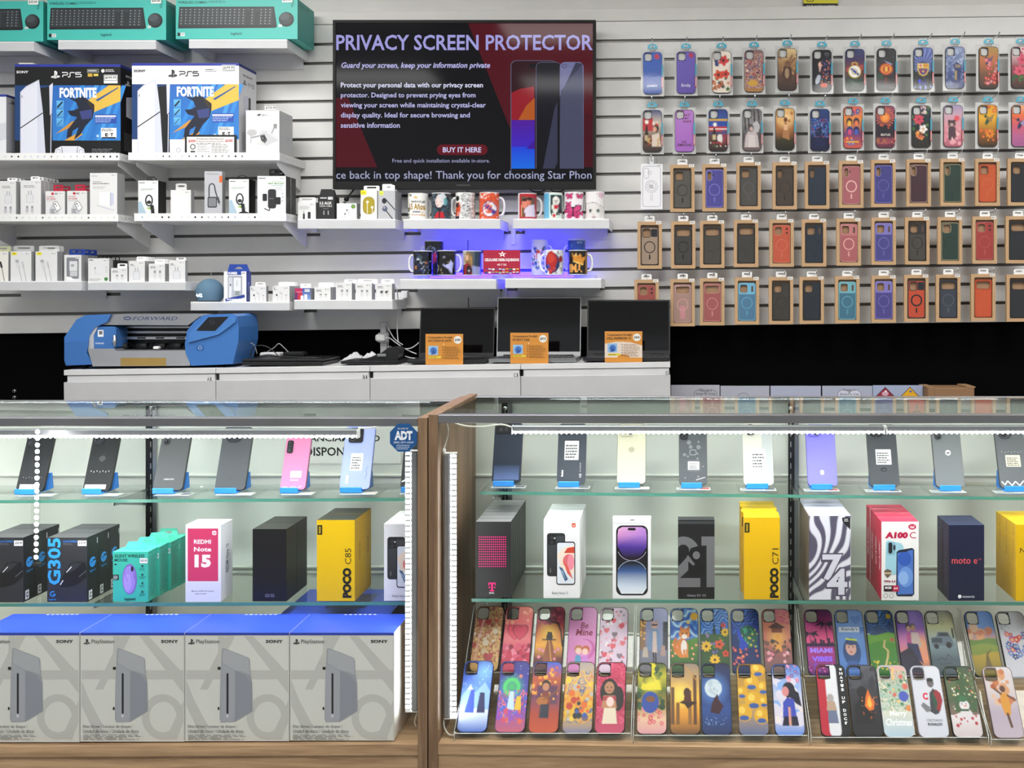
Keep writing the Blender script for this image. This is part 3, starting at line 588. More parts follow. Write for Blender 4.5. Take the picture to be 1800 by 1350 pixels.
def a_adapt(cv, x0, y0, x1, y1):
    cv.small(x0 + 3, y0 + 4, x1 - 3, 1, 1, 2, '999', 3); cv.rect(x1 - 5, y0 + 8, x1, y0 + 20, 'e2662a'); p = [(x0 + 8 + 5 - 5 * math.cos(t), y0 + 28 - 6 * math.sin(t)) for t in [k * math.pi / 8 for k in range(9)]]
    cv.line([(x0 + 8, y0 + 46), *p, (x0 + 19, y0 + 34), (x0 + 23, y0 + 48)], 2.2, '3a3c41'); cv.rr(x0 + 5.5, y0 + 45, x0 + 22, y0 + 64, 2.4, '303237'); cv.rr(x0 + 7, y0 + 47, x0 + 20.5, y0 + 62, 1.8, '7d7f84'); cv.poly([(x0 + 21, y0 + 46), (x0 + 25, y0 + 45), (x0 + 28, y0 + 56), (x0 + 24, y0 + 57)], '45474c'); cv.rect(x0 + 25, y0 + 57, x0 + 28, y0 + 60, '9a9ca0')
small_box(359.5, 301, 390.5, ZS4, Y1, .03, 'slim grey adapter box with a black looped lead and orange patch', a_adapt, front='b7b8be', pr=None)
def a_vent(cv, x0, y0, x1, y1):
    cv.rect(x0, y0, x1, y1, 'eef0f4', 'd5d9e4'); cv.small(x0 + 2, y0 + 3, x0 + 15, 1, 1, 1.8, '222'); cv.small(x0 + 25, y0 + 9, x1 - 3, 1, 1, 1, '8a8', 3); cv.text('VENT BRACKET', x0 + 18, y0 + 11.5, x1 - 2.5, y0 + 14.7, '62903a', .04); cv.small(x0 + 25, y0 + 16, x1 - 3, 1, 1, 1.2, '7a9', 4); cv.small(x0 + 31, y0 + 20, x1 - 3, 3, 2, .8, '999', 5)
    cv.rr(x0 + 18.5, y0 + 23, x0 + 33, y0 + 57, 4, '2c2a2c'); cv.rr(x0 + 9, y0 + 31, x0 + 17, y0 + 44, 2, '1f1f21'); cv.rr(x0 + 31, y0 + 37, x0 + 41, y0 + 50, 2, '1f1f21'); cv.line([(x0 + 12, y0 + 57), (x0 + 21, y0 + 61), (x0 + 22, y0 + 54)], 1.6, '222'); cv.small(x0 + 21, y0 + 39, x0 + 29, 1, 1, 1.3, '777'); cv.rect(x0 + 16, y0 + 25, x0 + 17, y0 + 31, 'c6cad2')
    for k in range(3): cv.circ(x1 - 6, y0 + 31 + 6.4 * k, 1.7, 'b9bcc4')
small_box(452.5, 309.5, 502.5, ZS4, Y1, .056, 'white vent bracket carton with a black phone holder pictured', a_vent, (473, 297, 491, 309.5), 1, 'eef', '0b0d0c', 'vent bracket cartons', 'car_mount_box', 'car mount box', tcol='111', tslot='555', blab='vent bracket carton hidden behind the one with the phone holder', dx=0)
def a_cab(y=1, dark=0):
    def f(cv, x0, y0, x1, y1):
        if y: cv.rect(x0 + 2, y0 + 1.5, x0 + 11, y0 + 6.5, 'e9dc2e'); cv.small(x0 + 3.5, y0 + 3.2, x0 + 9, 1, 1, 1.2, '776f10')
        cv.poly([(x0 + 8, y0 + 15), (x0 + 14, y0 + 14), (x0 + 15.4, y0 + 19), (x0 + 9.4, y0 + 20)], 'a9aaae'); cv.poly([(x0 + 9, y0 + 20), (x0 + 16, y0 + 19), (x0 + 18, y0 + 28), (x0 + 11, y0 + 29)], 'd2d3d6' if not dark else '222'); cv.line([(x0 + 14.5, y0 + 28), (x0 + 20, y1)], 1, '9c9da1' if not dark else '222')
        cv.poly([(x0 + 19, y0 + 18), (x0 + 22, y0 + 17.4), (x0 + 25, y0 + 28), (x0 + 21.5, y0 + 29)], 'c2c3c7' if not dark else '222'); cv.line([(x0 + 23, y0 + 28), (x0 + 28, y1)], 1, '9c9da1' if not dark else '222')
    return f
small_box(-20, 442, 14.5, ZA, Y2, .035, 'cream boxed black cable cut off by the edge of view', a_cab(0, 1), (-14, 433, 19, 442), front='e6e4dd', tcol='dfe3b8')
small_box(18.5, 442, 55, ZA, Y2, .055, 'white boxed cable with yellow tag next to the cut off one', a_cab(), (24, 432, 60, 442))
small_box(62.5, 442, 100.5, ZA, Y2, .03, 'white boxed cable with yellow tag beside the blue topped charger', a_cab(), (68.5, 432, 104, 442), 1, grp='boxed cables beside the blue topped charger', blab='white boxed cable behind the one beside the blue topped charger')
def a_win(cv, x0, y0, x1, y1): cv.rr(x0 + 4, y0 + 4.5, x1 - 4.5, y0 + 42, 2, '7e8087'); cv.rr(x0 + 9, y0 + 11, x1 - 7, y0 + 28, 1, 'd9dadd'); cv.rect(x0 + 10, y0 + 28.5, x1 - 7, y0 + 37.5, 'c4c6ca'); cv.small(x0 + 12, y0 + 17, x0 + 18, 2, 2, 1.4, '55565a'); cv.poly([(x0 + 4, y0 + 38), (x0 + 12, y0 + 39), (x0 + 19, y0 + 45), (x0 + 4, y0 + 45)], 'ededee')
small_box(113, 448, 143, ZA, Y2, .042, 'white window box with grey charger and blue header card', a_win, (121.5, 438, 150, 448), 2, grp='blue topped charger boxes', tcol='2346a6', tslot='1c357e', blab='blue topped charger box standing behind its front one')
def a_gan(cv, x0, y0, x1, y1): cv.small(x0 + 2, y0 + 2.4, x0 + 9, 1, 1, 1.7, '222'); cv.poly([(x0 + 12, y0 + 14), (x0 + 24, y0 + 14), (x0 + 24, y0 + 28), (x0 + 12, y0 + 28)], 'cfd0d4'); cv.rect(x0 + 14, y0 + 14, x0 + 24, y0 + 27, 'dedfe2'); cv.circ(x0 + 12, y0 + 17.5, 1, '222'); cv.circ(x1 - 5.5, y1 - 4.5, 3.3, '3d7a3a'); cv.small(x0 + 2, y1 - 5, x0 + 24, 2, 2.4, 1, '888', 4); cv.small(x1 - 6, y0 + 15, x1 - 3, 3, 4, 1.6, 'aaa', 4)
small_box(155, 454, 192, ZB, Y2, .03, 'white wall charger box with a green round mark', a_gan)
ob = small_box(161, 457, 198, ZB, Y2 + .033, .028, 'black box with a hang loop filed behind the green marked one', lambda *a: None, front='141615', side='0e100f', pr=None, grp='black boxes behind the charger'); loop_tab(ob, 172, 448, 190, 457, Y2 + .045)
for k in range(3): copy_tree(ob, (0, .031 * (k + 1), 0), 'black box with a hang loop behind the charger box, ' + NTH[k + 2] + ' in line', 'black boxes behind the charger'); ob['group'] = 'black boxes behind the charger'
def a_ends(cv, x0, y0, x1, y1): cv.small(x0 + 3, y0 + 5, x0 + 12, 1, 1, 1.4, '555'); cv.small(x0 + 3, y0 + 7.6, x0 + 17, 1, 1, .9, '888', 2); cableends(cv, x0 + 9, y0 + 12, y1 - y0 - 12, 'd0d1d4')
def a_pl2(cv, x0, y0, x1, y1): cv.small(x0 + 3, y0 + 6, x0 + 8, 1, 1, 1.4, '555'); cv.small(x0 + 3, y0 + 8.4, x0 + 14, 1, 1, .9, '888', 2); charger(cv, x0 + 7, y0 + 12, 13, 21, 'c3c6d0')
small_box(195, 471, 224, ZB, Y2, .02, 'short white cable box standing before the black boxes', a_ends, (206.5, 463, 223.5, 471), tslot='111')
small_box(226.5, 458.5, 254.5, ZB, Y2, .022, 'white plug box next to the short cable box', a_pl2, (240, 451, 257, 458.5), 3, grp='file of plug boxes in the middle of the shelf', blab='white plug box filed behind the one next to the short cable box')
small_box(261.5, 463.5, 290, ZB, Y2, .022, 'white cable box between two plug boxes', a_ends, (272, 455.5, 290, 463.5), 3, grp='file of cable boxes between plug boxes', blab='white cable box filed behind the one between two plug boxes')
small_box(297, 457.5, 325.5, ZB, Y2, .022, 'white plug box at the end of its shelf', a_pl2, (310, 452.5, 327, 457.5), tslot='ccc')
# round smart clock
Yk = 4.40; c = W(369, 514, Yk); r = 24 * S(Yk)
t = thing('smart_clock', 'round blue grey fabric smart clock showing the time', 'smart clock', (c.x, c.y, ZC))
m = MB('fabric', '5f7d93'); k0 = math.asin((c.z - ZC - .004) / r); m.lathe([(0.0001, r)] + [(r * math.cos(a), r * math.sin(a)) for a in [math.pi / 2 - (math.pi / 2 + k0 * .98) * k / 14 for k in range(1, 15)]], c, 32); m.build('shell', t)
m = MB('plastic', '27343f'); rb = r * math.cos(k0); m.lathe([(rb * .93, c.z * 0 + .0045), (rb, .004), (rb * .9, .0003), (0.0001, .0003)], (c.x, c.y, ZC), 32); m.build('foot_ring', t)
m = MB('glow', 'e8f4ff'); v, f, mx = textmesh('4:42', .01); P = []
for a, b in v:
    x, z = (352.5 + 13.5 * a / mx[0] - 369) * S(Yk), (514 - (522 - 6 * b / mx[1])) * S(Yk); P.append((c.x + x, c.y - math.sqrt(max(r * r - x * x - z * z, 0)) - .0006, c.z + z))
m.add(P, f); m.build('lit_digits', t)
cable('power_cable', [(c.x + .012, c.y + .04, c.z + .05), W(371.5, 490, 4.5), W(371, 483, 4.53), W(372, 478, 4.545)], .0016, 'd4d4d4', 'short grey cord rising behind the round smart clock')
# blue charger carton
m, cv = pk(393.5, 477, 433, 530, Y2, .05, 'ececee', '24459c', None, ZC)
cv.rect(400, 477, 425, 483.5, '24459c'); cv.text('NUMBER', 401, 478, 417.5, 482.5, 'f2f2f2', .05); cv.rect(424, 477.5, 432.5, 482.5, 'e8e8e8'); cv.small(425, 479.4, 431.5, 1, 1, 1.6, '888')
cv.rect(400.5, 485.5, 425.5, 525, '84868c'); cv.rect(401.5, 487, 408.8, 524, 'cdd0da'); cv.rect(409.3, 487, 424.5, 524, 'b7bac3'); cv.rr(411, 488, 423.2, 511, 1, 'e6e7ea'); cv.line([(416.8, 492), (416.8, 503)], .8, '8c8e94'); cv.rect(413.5, 512, 421, 519, '8f9a96'); cv.rr(404, 499, 406.6, 503, .5, '707276'); cv.line([(405.4, 503), (404, 524)], 2, 'f0f0f0')
cv.poly([(395.5, 525.5), (430, 517.5), (430.5, 523), (397, 530)], '2a3f90'); cv.small(399, 525.3, 423, 1, 1, 1.9, 'dfe4f4', 3)
sf = sideframe(m, 433, Y2, .05, 477, 530); sf.text('FAST CHARGER', 30, 495, 62, 527, 'a9b7e4', 0, 0, 1)
ob = m.thing('charger_box', 'tall blue and white charger carton beside the round clock', 'charger box')
m = MB('card', '22429a'); m.prism([W(x, y, Y2 + .02) for x, y in ((400, 477.2), (403.5, 464.5), (434, 464.5), (439, 477.2))], (0, .0014, 0), None, None, [[W(x, y, Y2 + .02) for x, y in ((412, 473), (417, 469), (422.5, 469), (427, 473))]]); m.build('hang_tab', ob)
def a_ear(cv, x0, y0, x1, y1): cv.circ(x0 + 3, y0 + 4, 1, '222'); cv.small(x0 + 2, y0 + 6.5, x0 + 8, 1, 1, 1.1, '777'); cv.line([(x0 + 12, y0 + 10), (x0 + 14, y0 + 14), (x0 + 17, y0 + 13)], 1.1, 'aaa'); cv.ell(x0 + 7, y0 + 16, 1.3, 2, '222'); cv.line([(x0 + 9, y0 + 17), (x0 + 9, y1)], .7, 'bbb'); cv.line([(x0 + 16, y0 + 15), (x0 + 16, y1)], .7, 'bbb'); cv.line([(x0 + 23, y0 + 16), (x0 + 23.6, y1)], .7, 'bbb'); cv.rect(x0 + 21.6, y0 + 15.6, x0 + 25, y0 + 17, 'aaa')
small_box(439.5, 503, 468, ZC, Y2, .022, 'white wired earphone box next to the blue carton', a_ear, (449, 496, 466.5, 503))
small_box(479.5, 502.5, 509, ZC, Y2, .022, 'white wired earphone box at the head of a file', a_ear, (489.5, 495.5, 505, 502.5), 5, grp='file of wired earphone boxes', blab='white wired earphone box in the file behind its front one')
def a_col(cv, x0, y0, x1, y1): cv.rect(x0, y0, x0 + 15, y1, 'b02a62', 'c8342a'); cv.rect(x0 + 13, y0, x1, y1, '2746a0', '7f9cd0'); cv.rect(x0, y0 + 8, x0 + 5, y1, '6d2c6a'); cv.rr(x0 + 10, y0 + 13, x0 + 15, y1, 1.2, 'f0e6dc'); cv.rr(x0 + 16.5, y0 + 11, x0 + 21.5, y1, 1.2, 'f2eee6'); cv.small(x0 + 3, y0 + 6, x0 + 13, 1, 1, 1.2, 'e8a8b8')
small_box(518.5, 506.5, 546, ZD, Y2, .022, 'colourful red and blue carton among white cable boxes', a_col, (528, 498.5, 543, 506.5), 1, grp='red and blue cartons', blab='carton standing behind the colourful red and blue one')
for x0, yt, tb, lab, ar, n in ((553, 504.5, (560, 496.5, 577, 504.5), 'white cable box next to the colourful carton', a_ends, 3), (590.5, 497, (605, 491, 624, 497), 'white cable box with pale printed leads', a_ends, 1), (625.5, 497.5, (629, 490.5, 661, 497.5), 'white cable box with a wide square header card', a_ends, 1), (661, 498.5, (670.5, 490.5, 690, 498.5), 'white cable box with dark metal plug ends', lambda cv, a, b, c, d: (a_ends(cv, a, b, c, d), cv.rect(a + 7.5, b + 13, a + 11.5, b + 17, '4a4b4e'), cv.rect(a + 16, b + 13, a + 20, b + 17, '4a4b4e')), 1)):
    small_box(x0, yt, x0 + 28, ZD, Y2, .022, lab, ar, tb, n, grp='file behind the ' + lab.replace('white ', ''), blab='box filed behind the ' + lab)
def a_jack(cv, x0, y0, x1, y1): cv.small(x0 + 3, y0 + 7, x0 + 22, 3, 2.2, .9, '888', 3); cv.rect(x0 + 10, y0 + 15, x0 + 11.4, y0 + 20, '888'); cv.rr(x0 + 9, y0 + 20, x0 + 12.4, y1, .6, '1d1d1f'); cv.rr(x0 + 17.5, y0 + 17, x0 + 22.5, y1 - 1, 1.4, '232325')
small_box(523.5, 355.5, 555, ZE, Y2, .05, 'white audio adapter box beside the black cable carton', a_jack, (525, 347, 555, 355.5), tslot='888')
def a_aux(cv, x0, y0, x1, y1): cv.small(x0 + 4, y0 + 1.5, x0 + 16, 1, 1, 2, 'ddd'); cv.rect(x0 + 17.5, y0 + .5, x0 + 26, y0 + 5.5, 'cfd2d4'); cv.text('3.5 AUX', x0 + 2.5, y0 + 9, x0 + 24, y0 + 14, 'eee', .03); cv.text('AUDIO CABLE', x0 + 2.5, y0 + 15, x0 + 24.5, y0 + 18.4, 'd0d0d0', .01); cv.small(x0 + 9, y0 + 21, x0 + 19, 1, 1, .9, '888'); [cv.rect(x0 + a, y0 + 25, x0 + a + 1.5, y0 + 32, 'b9b9b9') for a in (9.7, 17.2)]
ob = small_box(559, 345.5, 588, ZE, Y2, .03, 'black audio cable carton with a notched header', a_aux, None, 0, '202022', '15151a', pr=None)
m = MB('card', '1d1d1f'); m.prism([W(x, y, Y2 + .012) for x, y in ((561, 345.6), (564.5, 332.5), (584, 332.5), (588, 345.6))], (0, .0014, 0), None, None, [[W(574 + 1.6 * math.cos(k), 338 + 1.6 * math.sin(k), Y2 + .012) for k in range(6)]]); m.build('header_card', ob)
copy_tree(ob, (0, .033, 0), 'black audio cable carton filed behind the notched front one')
def a_bud(cv, x0, y0, x1, y1): cv.circ(x1 - 6, y0 + 5.5, 3.7, '4e7a2b'); cv.circ(x1 - 6, y0 + 5.5, 2, '7da83e'); cv.rr(x0 + 18, y0 + 9, x0 + 23.5, y0 + 15, 2.6, 'd9dade'); cv.ell(x0 + 18, y0 + 12, 1, 1.8, '333'); cv.line([(x0 + 21.5, y0 + 14), (x0 + 21, y0 + 21)], 1.8, 'c9cace'); cv.rr(x0 + 12, y0 + 18, x0 + 17, y0 + 23, 2.4, 'd4d5d9'); cv.ell(x0 + 14.5, y0 + 18.5, 1, 1.8, '333'); cv.line([(x0 + 14, y0 + 22), (x0 + 13.5, y1)], 1.8, 'c9cace')
small_box(592, 357.5, 627, ZE, Y2, .045, 'low white earbud box with a green dot', a_bud, front='dcdee4', pr=None)
def a_yel(cv, x0, y0, x1, y1): cv.rect(x0, y0, x0 + 10, y0 + 8, 'e8d820'); cv.small(x0 + 2, y0 + 4, x0 + 7, 1, 1, 1, '776f10'); cv.rr(x0 + 4, y0 + 11.5, x1 - 4.5, y0 + 42, 9, '8a7a16'); cv.rr(x0 + 5, y0 + 12.5, x1 - 5.5, y0 + 41, 8, 'a9961f'); cv.circ(x0 + 12, y0 + 20.5, 2.3, 'f2ead8'); cv.line([(x0 + 11.7, y0 + 22), (x0 + 11.7, y0 + 41)], 1.3, 'efe6cc'); cv.circ(x0 + 20.3, y0 + 30, 2.3, 'f2ead8'); cv.line([(x0 + 21, y0 + 32), (x0 + 20.3, y0 + 40)], 1.2, 'efe6cc')
small_box(634, 334.5, 663, ZE, Y2, .035, 'white earphone box with an oval mustard window', a_yel, (639.5, 326.5, 667, 334.5), tslot='6b6427', pr=None)
def a_gry(cv, x0, y0, x1, y1): cv.rr(x0 + 2.5, y0 + 1, x0 + 9.5, y0 + 8, .8, 'dbe34a'); cv.small(x0 + 4, y0 + 5, x0 + 8, 1, 1, 1, '777'); cv.ell(x0 + 11, y0 + 18, 4.2, 5, '1f2024'); cv.line([(x0 + 13, y0 + 15), (x0 + 30, y0 + 34)], 1.7, '222'); cv.ell(x0 + 12, y0 + 32, 4.6, 5, '565c74'); cv.circ(x0 + 11, y0 + 30, 2, '99a0b4'); cv.line([(x0 + 14, y0 + 35), (x0 + 26, y1)], 1.7, '222')
small_box(664.5, 335, 694.5, ZE, Y2, .034, 'grey earphone box with dark wired earbuds', a_gry, (672, 323.5, 690, 335), 2, 'b7b8bd', '97989e', 'file of grey earphone boxes', pr=None, blab='grey earphone box behind the one with dark earbuds')

# ---------------------------------------------------------------- television
Yt = 4.43
t = thing('television', 'wall mounted black television showing a privacy screen protector advert', 'television', W(816, 331, 4.49))
X0, X1, T, B_ = 585, 1047, 35, 332
m = MB('rubber', '0b0c0d'); o = [W(x, y, Yt) for x, y in ((X0, T), (X1, T), (X1, B_), (X0, B_))]; i = [W(x, y, Yt) for x, y in ((X0 + 5, T + 5.5), (X1 - 5, T + 5.5), (X1 - 5, B_ - 13), (X0 + 5, B_ - 13))]
m.prism(o, (0, .035, 0), None, None, [i]); m.build('bezel', t)
m = MB('plastic', '141416'); m.pbox(X0 + 30, T + 40, X1 - 30, B_ - 8, Yt + .0355, .05, None, .01); m.build('rear_housing', t)
m = MB('metal', '333'); m.pbox(740, 150, 890, 250, Yt + .086, .033); m.build('wall_bracket', t)
m = MB('plastic', '3a3b3d'); cv = CV(m, Yt); cv.text('INSIGNIA', 803, 324, 827, 327, '4a4b4d', .02); m.build('maker_lettering', t)
sx0, sy0, sx1, sy1 = X0 + 5, T + 5.5, X1 - 5, B_ - 13
m = MB('screen', '020203'); Ys = Yt + .004; m.box(W(sx0, 0, Ys).x, W(sx1, 0, Ys).x, Ys, Ys + .01, W(0, sy1, Ys).z, W(0, sy0, Ys).z, '030304')
cv = CV(m, Ys, mat='screen'); cv.h = 2e-4
R, D = '4a0410', '560610'
cv.poly([(822.5, sy0), (sx1, sy0), (sx1, 297), (988, 297), (894, 220)], R); cv.poly([(sx0, 172), (612, 172), (663, 294), (sx0, 294)], R); cv.poly([(894, 220), (903, 200), (1041, 200), (1041, 297), (930, 297)], '40030d')
cv.rect(sx0, 294, sx1, sy1, '030304')
TX = '9a97d2'
cv.text('PRIVACY SCREEN PROTECTOR', 591, 61, 1042, 88.5, TX, .018)
cv.text('Guard your screen, keep your information private', 600, 109.5, 861.5, 122.5, 'b5b3e4', .02, .22)
for k, (s, e) in enumerate((('Protect your personal data with our privacy screen', 849), ('protector. Designed to prevent prying eyes from', 836), ('viewing your screen while maintaining crystal-clear', 854), ('display quality. Ideal for secure browsing and', 826), ('sensitive information', 703))):
    cv.text(s, 599, 145 + k * 17.6, e, 156.5 + k * 17.6 - (0 if k < 4 else 2), 'b3b2de' if k else 'd4d4ee', .02)
cv.rr(768, 254, 857, 272.5, 9, '5c0712'); cv.text('BUY IT HERE', 778.5, 258.8, 846, 268, 'c9c7ec', .02)
cv.text('Free and quick installation available in-store.', 690, 279, 861, 288, 'a09fc4')
# phones of the advert
cv.rr(897.5, 106, 979, 309, 10, '54546a'); cv.rr(899, 107.2, 978, 309, 9, '2a0a10'); cv.rr(930, 112, 950, 119, 3.4, '0a0508')
cv.poly([(899, 163), (915, 156), (939, 152), (939, 200), (920, 212), (899, 211)], '8a1520'); cv.poly([(911, 211), (925, 186), (940, 172), (940, 214)], 'a8521a'); cv.rect(899, 211, 940, 258, '4b1590', '3a20b4'); cv.rect(899, 258, 940, 297, '1f3fd0', '0f66d8'); cv.poly([(925, 262), (940, 246), (940, 262)], '3c1090')
cv.rr(942, 109, 986, 309, 9, '5a5a78'); cv.rr(943, 110, 985.5, 309, 8, '16161c'); cv.rect(943.5, 125, 981, 297, '15131d', '050507')
cv.rr(984, 109, 1026, 309, 9, '686a90'); cv.rect(984.5, 119, 1025.5, 297, '6e7096', '2f3044'); cv.poly([(1012, 110), (1024, 112), (1025, 180), (975, 297), (954, 297), (975, 190)], '33344a'); cv.poly([(986, 160), (1024, 112), (1025.5, 297), (982, 297)], '43455e'); cv.rect(980, 160, 984, 297, '08080b'); cv.ring(992, 116.5, 4, .8, '22223a')
cv.rect(899, 296.5, 1030, 310, '030304')
cv.text('ce back in top shape! Thank you for choosing Star Phon', 591, 300.5, 1040, 319.2 - .5, 'a2a6c4', .004)
m.build('lit_screen', t)
cable('plug_lead', [W(622, 333, 4.47), W(616, 341, 4.46), W(612, 346, 4.45)], .0035, '101010', 'short black lead hanging under the television corner')
m = MB('rubber', '121214'); p = [W(612, 346, 4.45), W(609, 350, 4.45), W(607, 353, 4.45)]; m.tube(p, [.006, .012, .008], None, 8); m.tube([p[2], W(605.3, 357, 4.45)], .006, '8c8c90', 6, 'metal'); m.thing('usb_plug', 'black cable plug dangling below the television corner', 'plug')
for x0, x1, k in ((930, 945, 'by the wedding photo mug'), (968, 978, 'above the dog photo mug')): cable('video_cable', [W(x0, 330, 4.5), W((x0 + x1) / 2 - 2, 336, 4.52), W(x1 + 6, 337, 4.52), W(x1 + 16, 331, 4.5)], .0028, '0c0c0c', 'thin black cable sagging under the television ' + k)
# blue light strip lying along the back of the mug shelves
for a, b, z, k in ((752, 866, ZH, 'behind the black mugs'), (893, 1010, ZI, 'behind the crown mug')):
    m = MB('plastic', 'dddddf'); m.box(W(a, 0, 4.5).x, W(b, 0, 4.5).x, 4.515, 4.53, z + .0006, z + .006); ob = m.thing('blue_light_strip', 'blue glowing light strip along the wall ' + k, 'light strip')
    m = MB('blue_led'); m.box(W(a + 2, 0, 4.5).x, W(b - 2, 0, 4.5).x, 4.517, 4.529, z + .0062, z + .03); m.build('light_cover', ob)
# clear riser on each lower mug shelf
for a, b, z, k in ((727, 866, ZH, 'the black mugs'), (893, 1046, ZI, 'the crown mug')):
    m = MB('acrylic'); xa, xb = W(a, 0, 4.36).x, W(b, 0, 4.36).x
    m.box(xa, xb, 4.332, 4.50, z + .012, z + .015); [m.box(q, q + .003, 4.332, 4.50, z + .0005, z + .012) for q in (xa, xb - .003)]
    m.thing('clear_riser', 'low clear acrylic riser under ' + k, 'riser')
# ---------------------------------------------------------------- printed pictures as colour grids
def art(w, h, ops, ss=2):
    """paints a w x h picture; x runs 0..1, y runs 0..h/w downwards"""
    W_, H_ = w * ss, h * ss; X, Y = np.meshgrid((np.arange(W_) + .5) / W_, (np.arange(H_) + .5) / W_)
    im = np.ones((H_, W_, 3)); ym = H_ / W_
    def put(m, c): im[m] = C(c)
    def vn(seed, sc):
        r = np.random.RandomState(seed); g = r.rand(int(ym * sc) + 3, int(sc) + 3)
        gx, gy = X * sc, Y * sc; i, j = gx.astype(int), gy.astype(int); fx, fy = gx - i, gy - j
        fx, fy = fx * fx * (3 - 2 * fx), fy * fy * (3 - 2 * fy)
        return (g[j, i] * (1 - fx) + g[j, i + 1] * fx) * (1 - fy) + (g[j + 1, i] * (1 - fx) + g[j + 1, i + 1] * fx) * fy
    def inpoly(p):
        m = np.zeros(X.shape, bool)
        for (ax, ay), (bx, by) in zip(p, p[1:] + p[:1]):
            if ay == by: continue
            m ^= ((ay > Y) != (by > Y)) & (X < (bx - ax) * (Y - ay) / (by - ay) + ax)
        return m
    def seg(p, wd, c):
        for (ax, ay), (bx, by) in zip(p, p[1:]):
            dx, dy = bx - ax, by - ay; t = np.clip(((X - ax) * dx + (Y - ay) * dy) / (dx * dx + dy * dy + 1e-9), 0, 1)
            put((X - ax - t * dx) ** 2 + (Y - ay - t * dy) ** 2 < wd * wd / 4, c)
    for o in ops:
        k, a = o[0], o[1:]
        if k == 'g':
            c = np.array([C(x) for x in a]); t = Y / ym * (len(c) - 1); i = np.clip(t.astype(int), 0, len(c) - 2); f = (t - i)[..., None]; im[:] = c[i] * (1 - f) + c[i + 1] * f
        elif k == 'G':      # gradient band y0,y1,c0,c1
            m = (Y >= a[0]) & (Y < a[1]); f = ((Y - a[0]) / (a[1] - a[0]))[..., None]; im[m] = (np.array(C(a[2])) * (1 - f) + np.array(C(a[3])) * f)[m]
        elif k == 'n':      # patches: seed, scale, colours, y0, y1, share
            v = vn(a[0], a[1]); v2 = vn(a[0] + 7, a[1] * 2.3); q = v * .65 + v2 * .35; m = (Y >= a[3]) & (Y < a[4]); n = len(a[2])
            for j, c in enumerate(a[2]):
                if c: put(m & (q > .28 + .46 * j / n) & (q <= .28 + .46 * (j + 1) / n), c)
        elif k == 'b':      # dots: seed, n, rmin, rmax, colours, x0,y0,x1,y1
            r = random.Random(a[0])
            for _ in range(a[1]):
                x, y, q = a[5] + r.random() * (a[7] - a[5]), a[6] + r.random() * (a[8] - a[6]), a[2] + r.random() * (a[3] - a[2]); put((X - x) ** 2 + (Y - y) ** 2 < q * q, r.choice(a[4]))
        elif k == 'c': put((X - a[0]) ** 2 + (Y - a[1]) ** 2 < a[2] ** 2, a[3])
        elif k == 'e':
            t = math.radians(a[5]) if len(a) > 5 else 0; u = (X - a[0]) * math.cos(t) + (Y - a[1]) * math.sin(t); v = -(X - a[0]) * math.sin(t) + (Y - a[1]) * math.cos(t); put((u / a[2]) ** 2 + (v / a[3]) ** 2 < 1, a[4])
        elif k == 'r': d = np.hypot(X - a[0], Y - a[1]); put(abs(d - a[2]) < a[3] / 2, a[4])
        elif k == 'p': put(inpoly(list(a[0])), a[1])
        elif k == 'l': seg(list(a[0]), a[1], a[2])
        elif k == 'h':      # heart x,y,size,colour
            u, v = (X - a[0]) / a[2], -(Y - a[1]) / a[2]; put((u * u + v * v - .5) ** 3 - u * u * v ** 3 * 1.4 < 0, a[3])
        elif k == 'f':      # flower x,y,r,colour,eye
            d, t = np.hypot(X - a[0], Y - a[1]), np.arctan2(Y - a[1], X - a[0]); n = a[5] if len(a) > 5 else 5
            q = d < a[2] * (.84 + .16 * np.cos(n * t + a[0] * 9)); put(q, a[3]); put(q & (abs(np.cos(n * t / 2 + a[0] * 4.5)) < .2), a[6] if len(a) > 6 else a[3]); put(d < a[2] * .26, a[4])
        elif k == 'F':      # many flowers: seed,n,rmin,rmax,colours,eye,x0,y0,x1,y1
            r = random.Random(a[0])
            for _ in range(a[1]):
                x, y, q = a[6] + r.random() * (a[8] - a[6]), a[7] + r.random() * (a[9] - a[7]), a[2] + r.random() * (a[3] - a[2]); d, t = np.hypot(X - x, Y - y), np.arctan2(Y - y, X - x); put(d < q * (.84 + .16 * np.cos(5 * t + x * 9)), r.choice(a[4])); put(d < q * .28, a[5])
        elif k == 's':      # swirling strokes: colours, y0, y1, scale
            q = np.sin((Y + .12 * np.sin(X * 7 + Y * 5) + .08 * np.sin(X * 13 - Y * 9)) * a[3]); m = (Y >= a[1]) & (Y < a[2]); n = len(a[0])
            for j, c in enumerate(a[0]): put(m & (q > -1 + 2 * j / n) & (q <= -1 + 2 * (j + 1) / n), c)
        elif k == 'w':      # rolling band edge: y, amplitude, freq, phase, colour, colour lower
            m = Y > a[0] + a[1] * np.sin(X * a[2] + a[3]); f = np.clip((Y - a[0]) / (ym - a[0]), 0, 1)[..., None]; c = np.array(C(a[4])) * (1 - f) + np.array(C(a[5])) * f; im[m] = c[m]
        elif k == 'o':      # radial glow: x,y,r,colour
            d = np.hypot(X - a[0], Y - a[1]); f = np.clip(1 - d / a[2], 0, 1)[..., None]; im[:] = im * (1 - f) + np.array(C(a[3])) * f
        elif k == 'S':      # sun rays: x,y,r0,r1,n,colour
            d, t = np.hypot(X - a[0], Y - a[1]), np.arctan2(Y - a[1], X - a[0]); put((d > a[2]) & (d < a[3]) & (np.cos(a[4] * t) > .3), a[5])
        elif k == 'R': put((X >= a[0]) & (X < a[2]) & (Y >= a[1]) & (Y < a[3]), a[4])
    return im.reshape(h, ss, w, ss, 3).mean((1, 3))
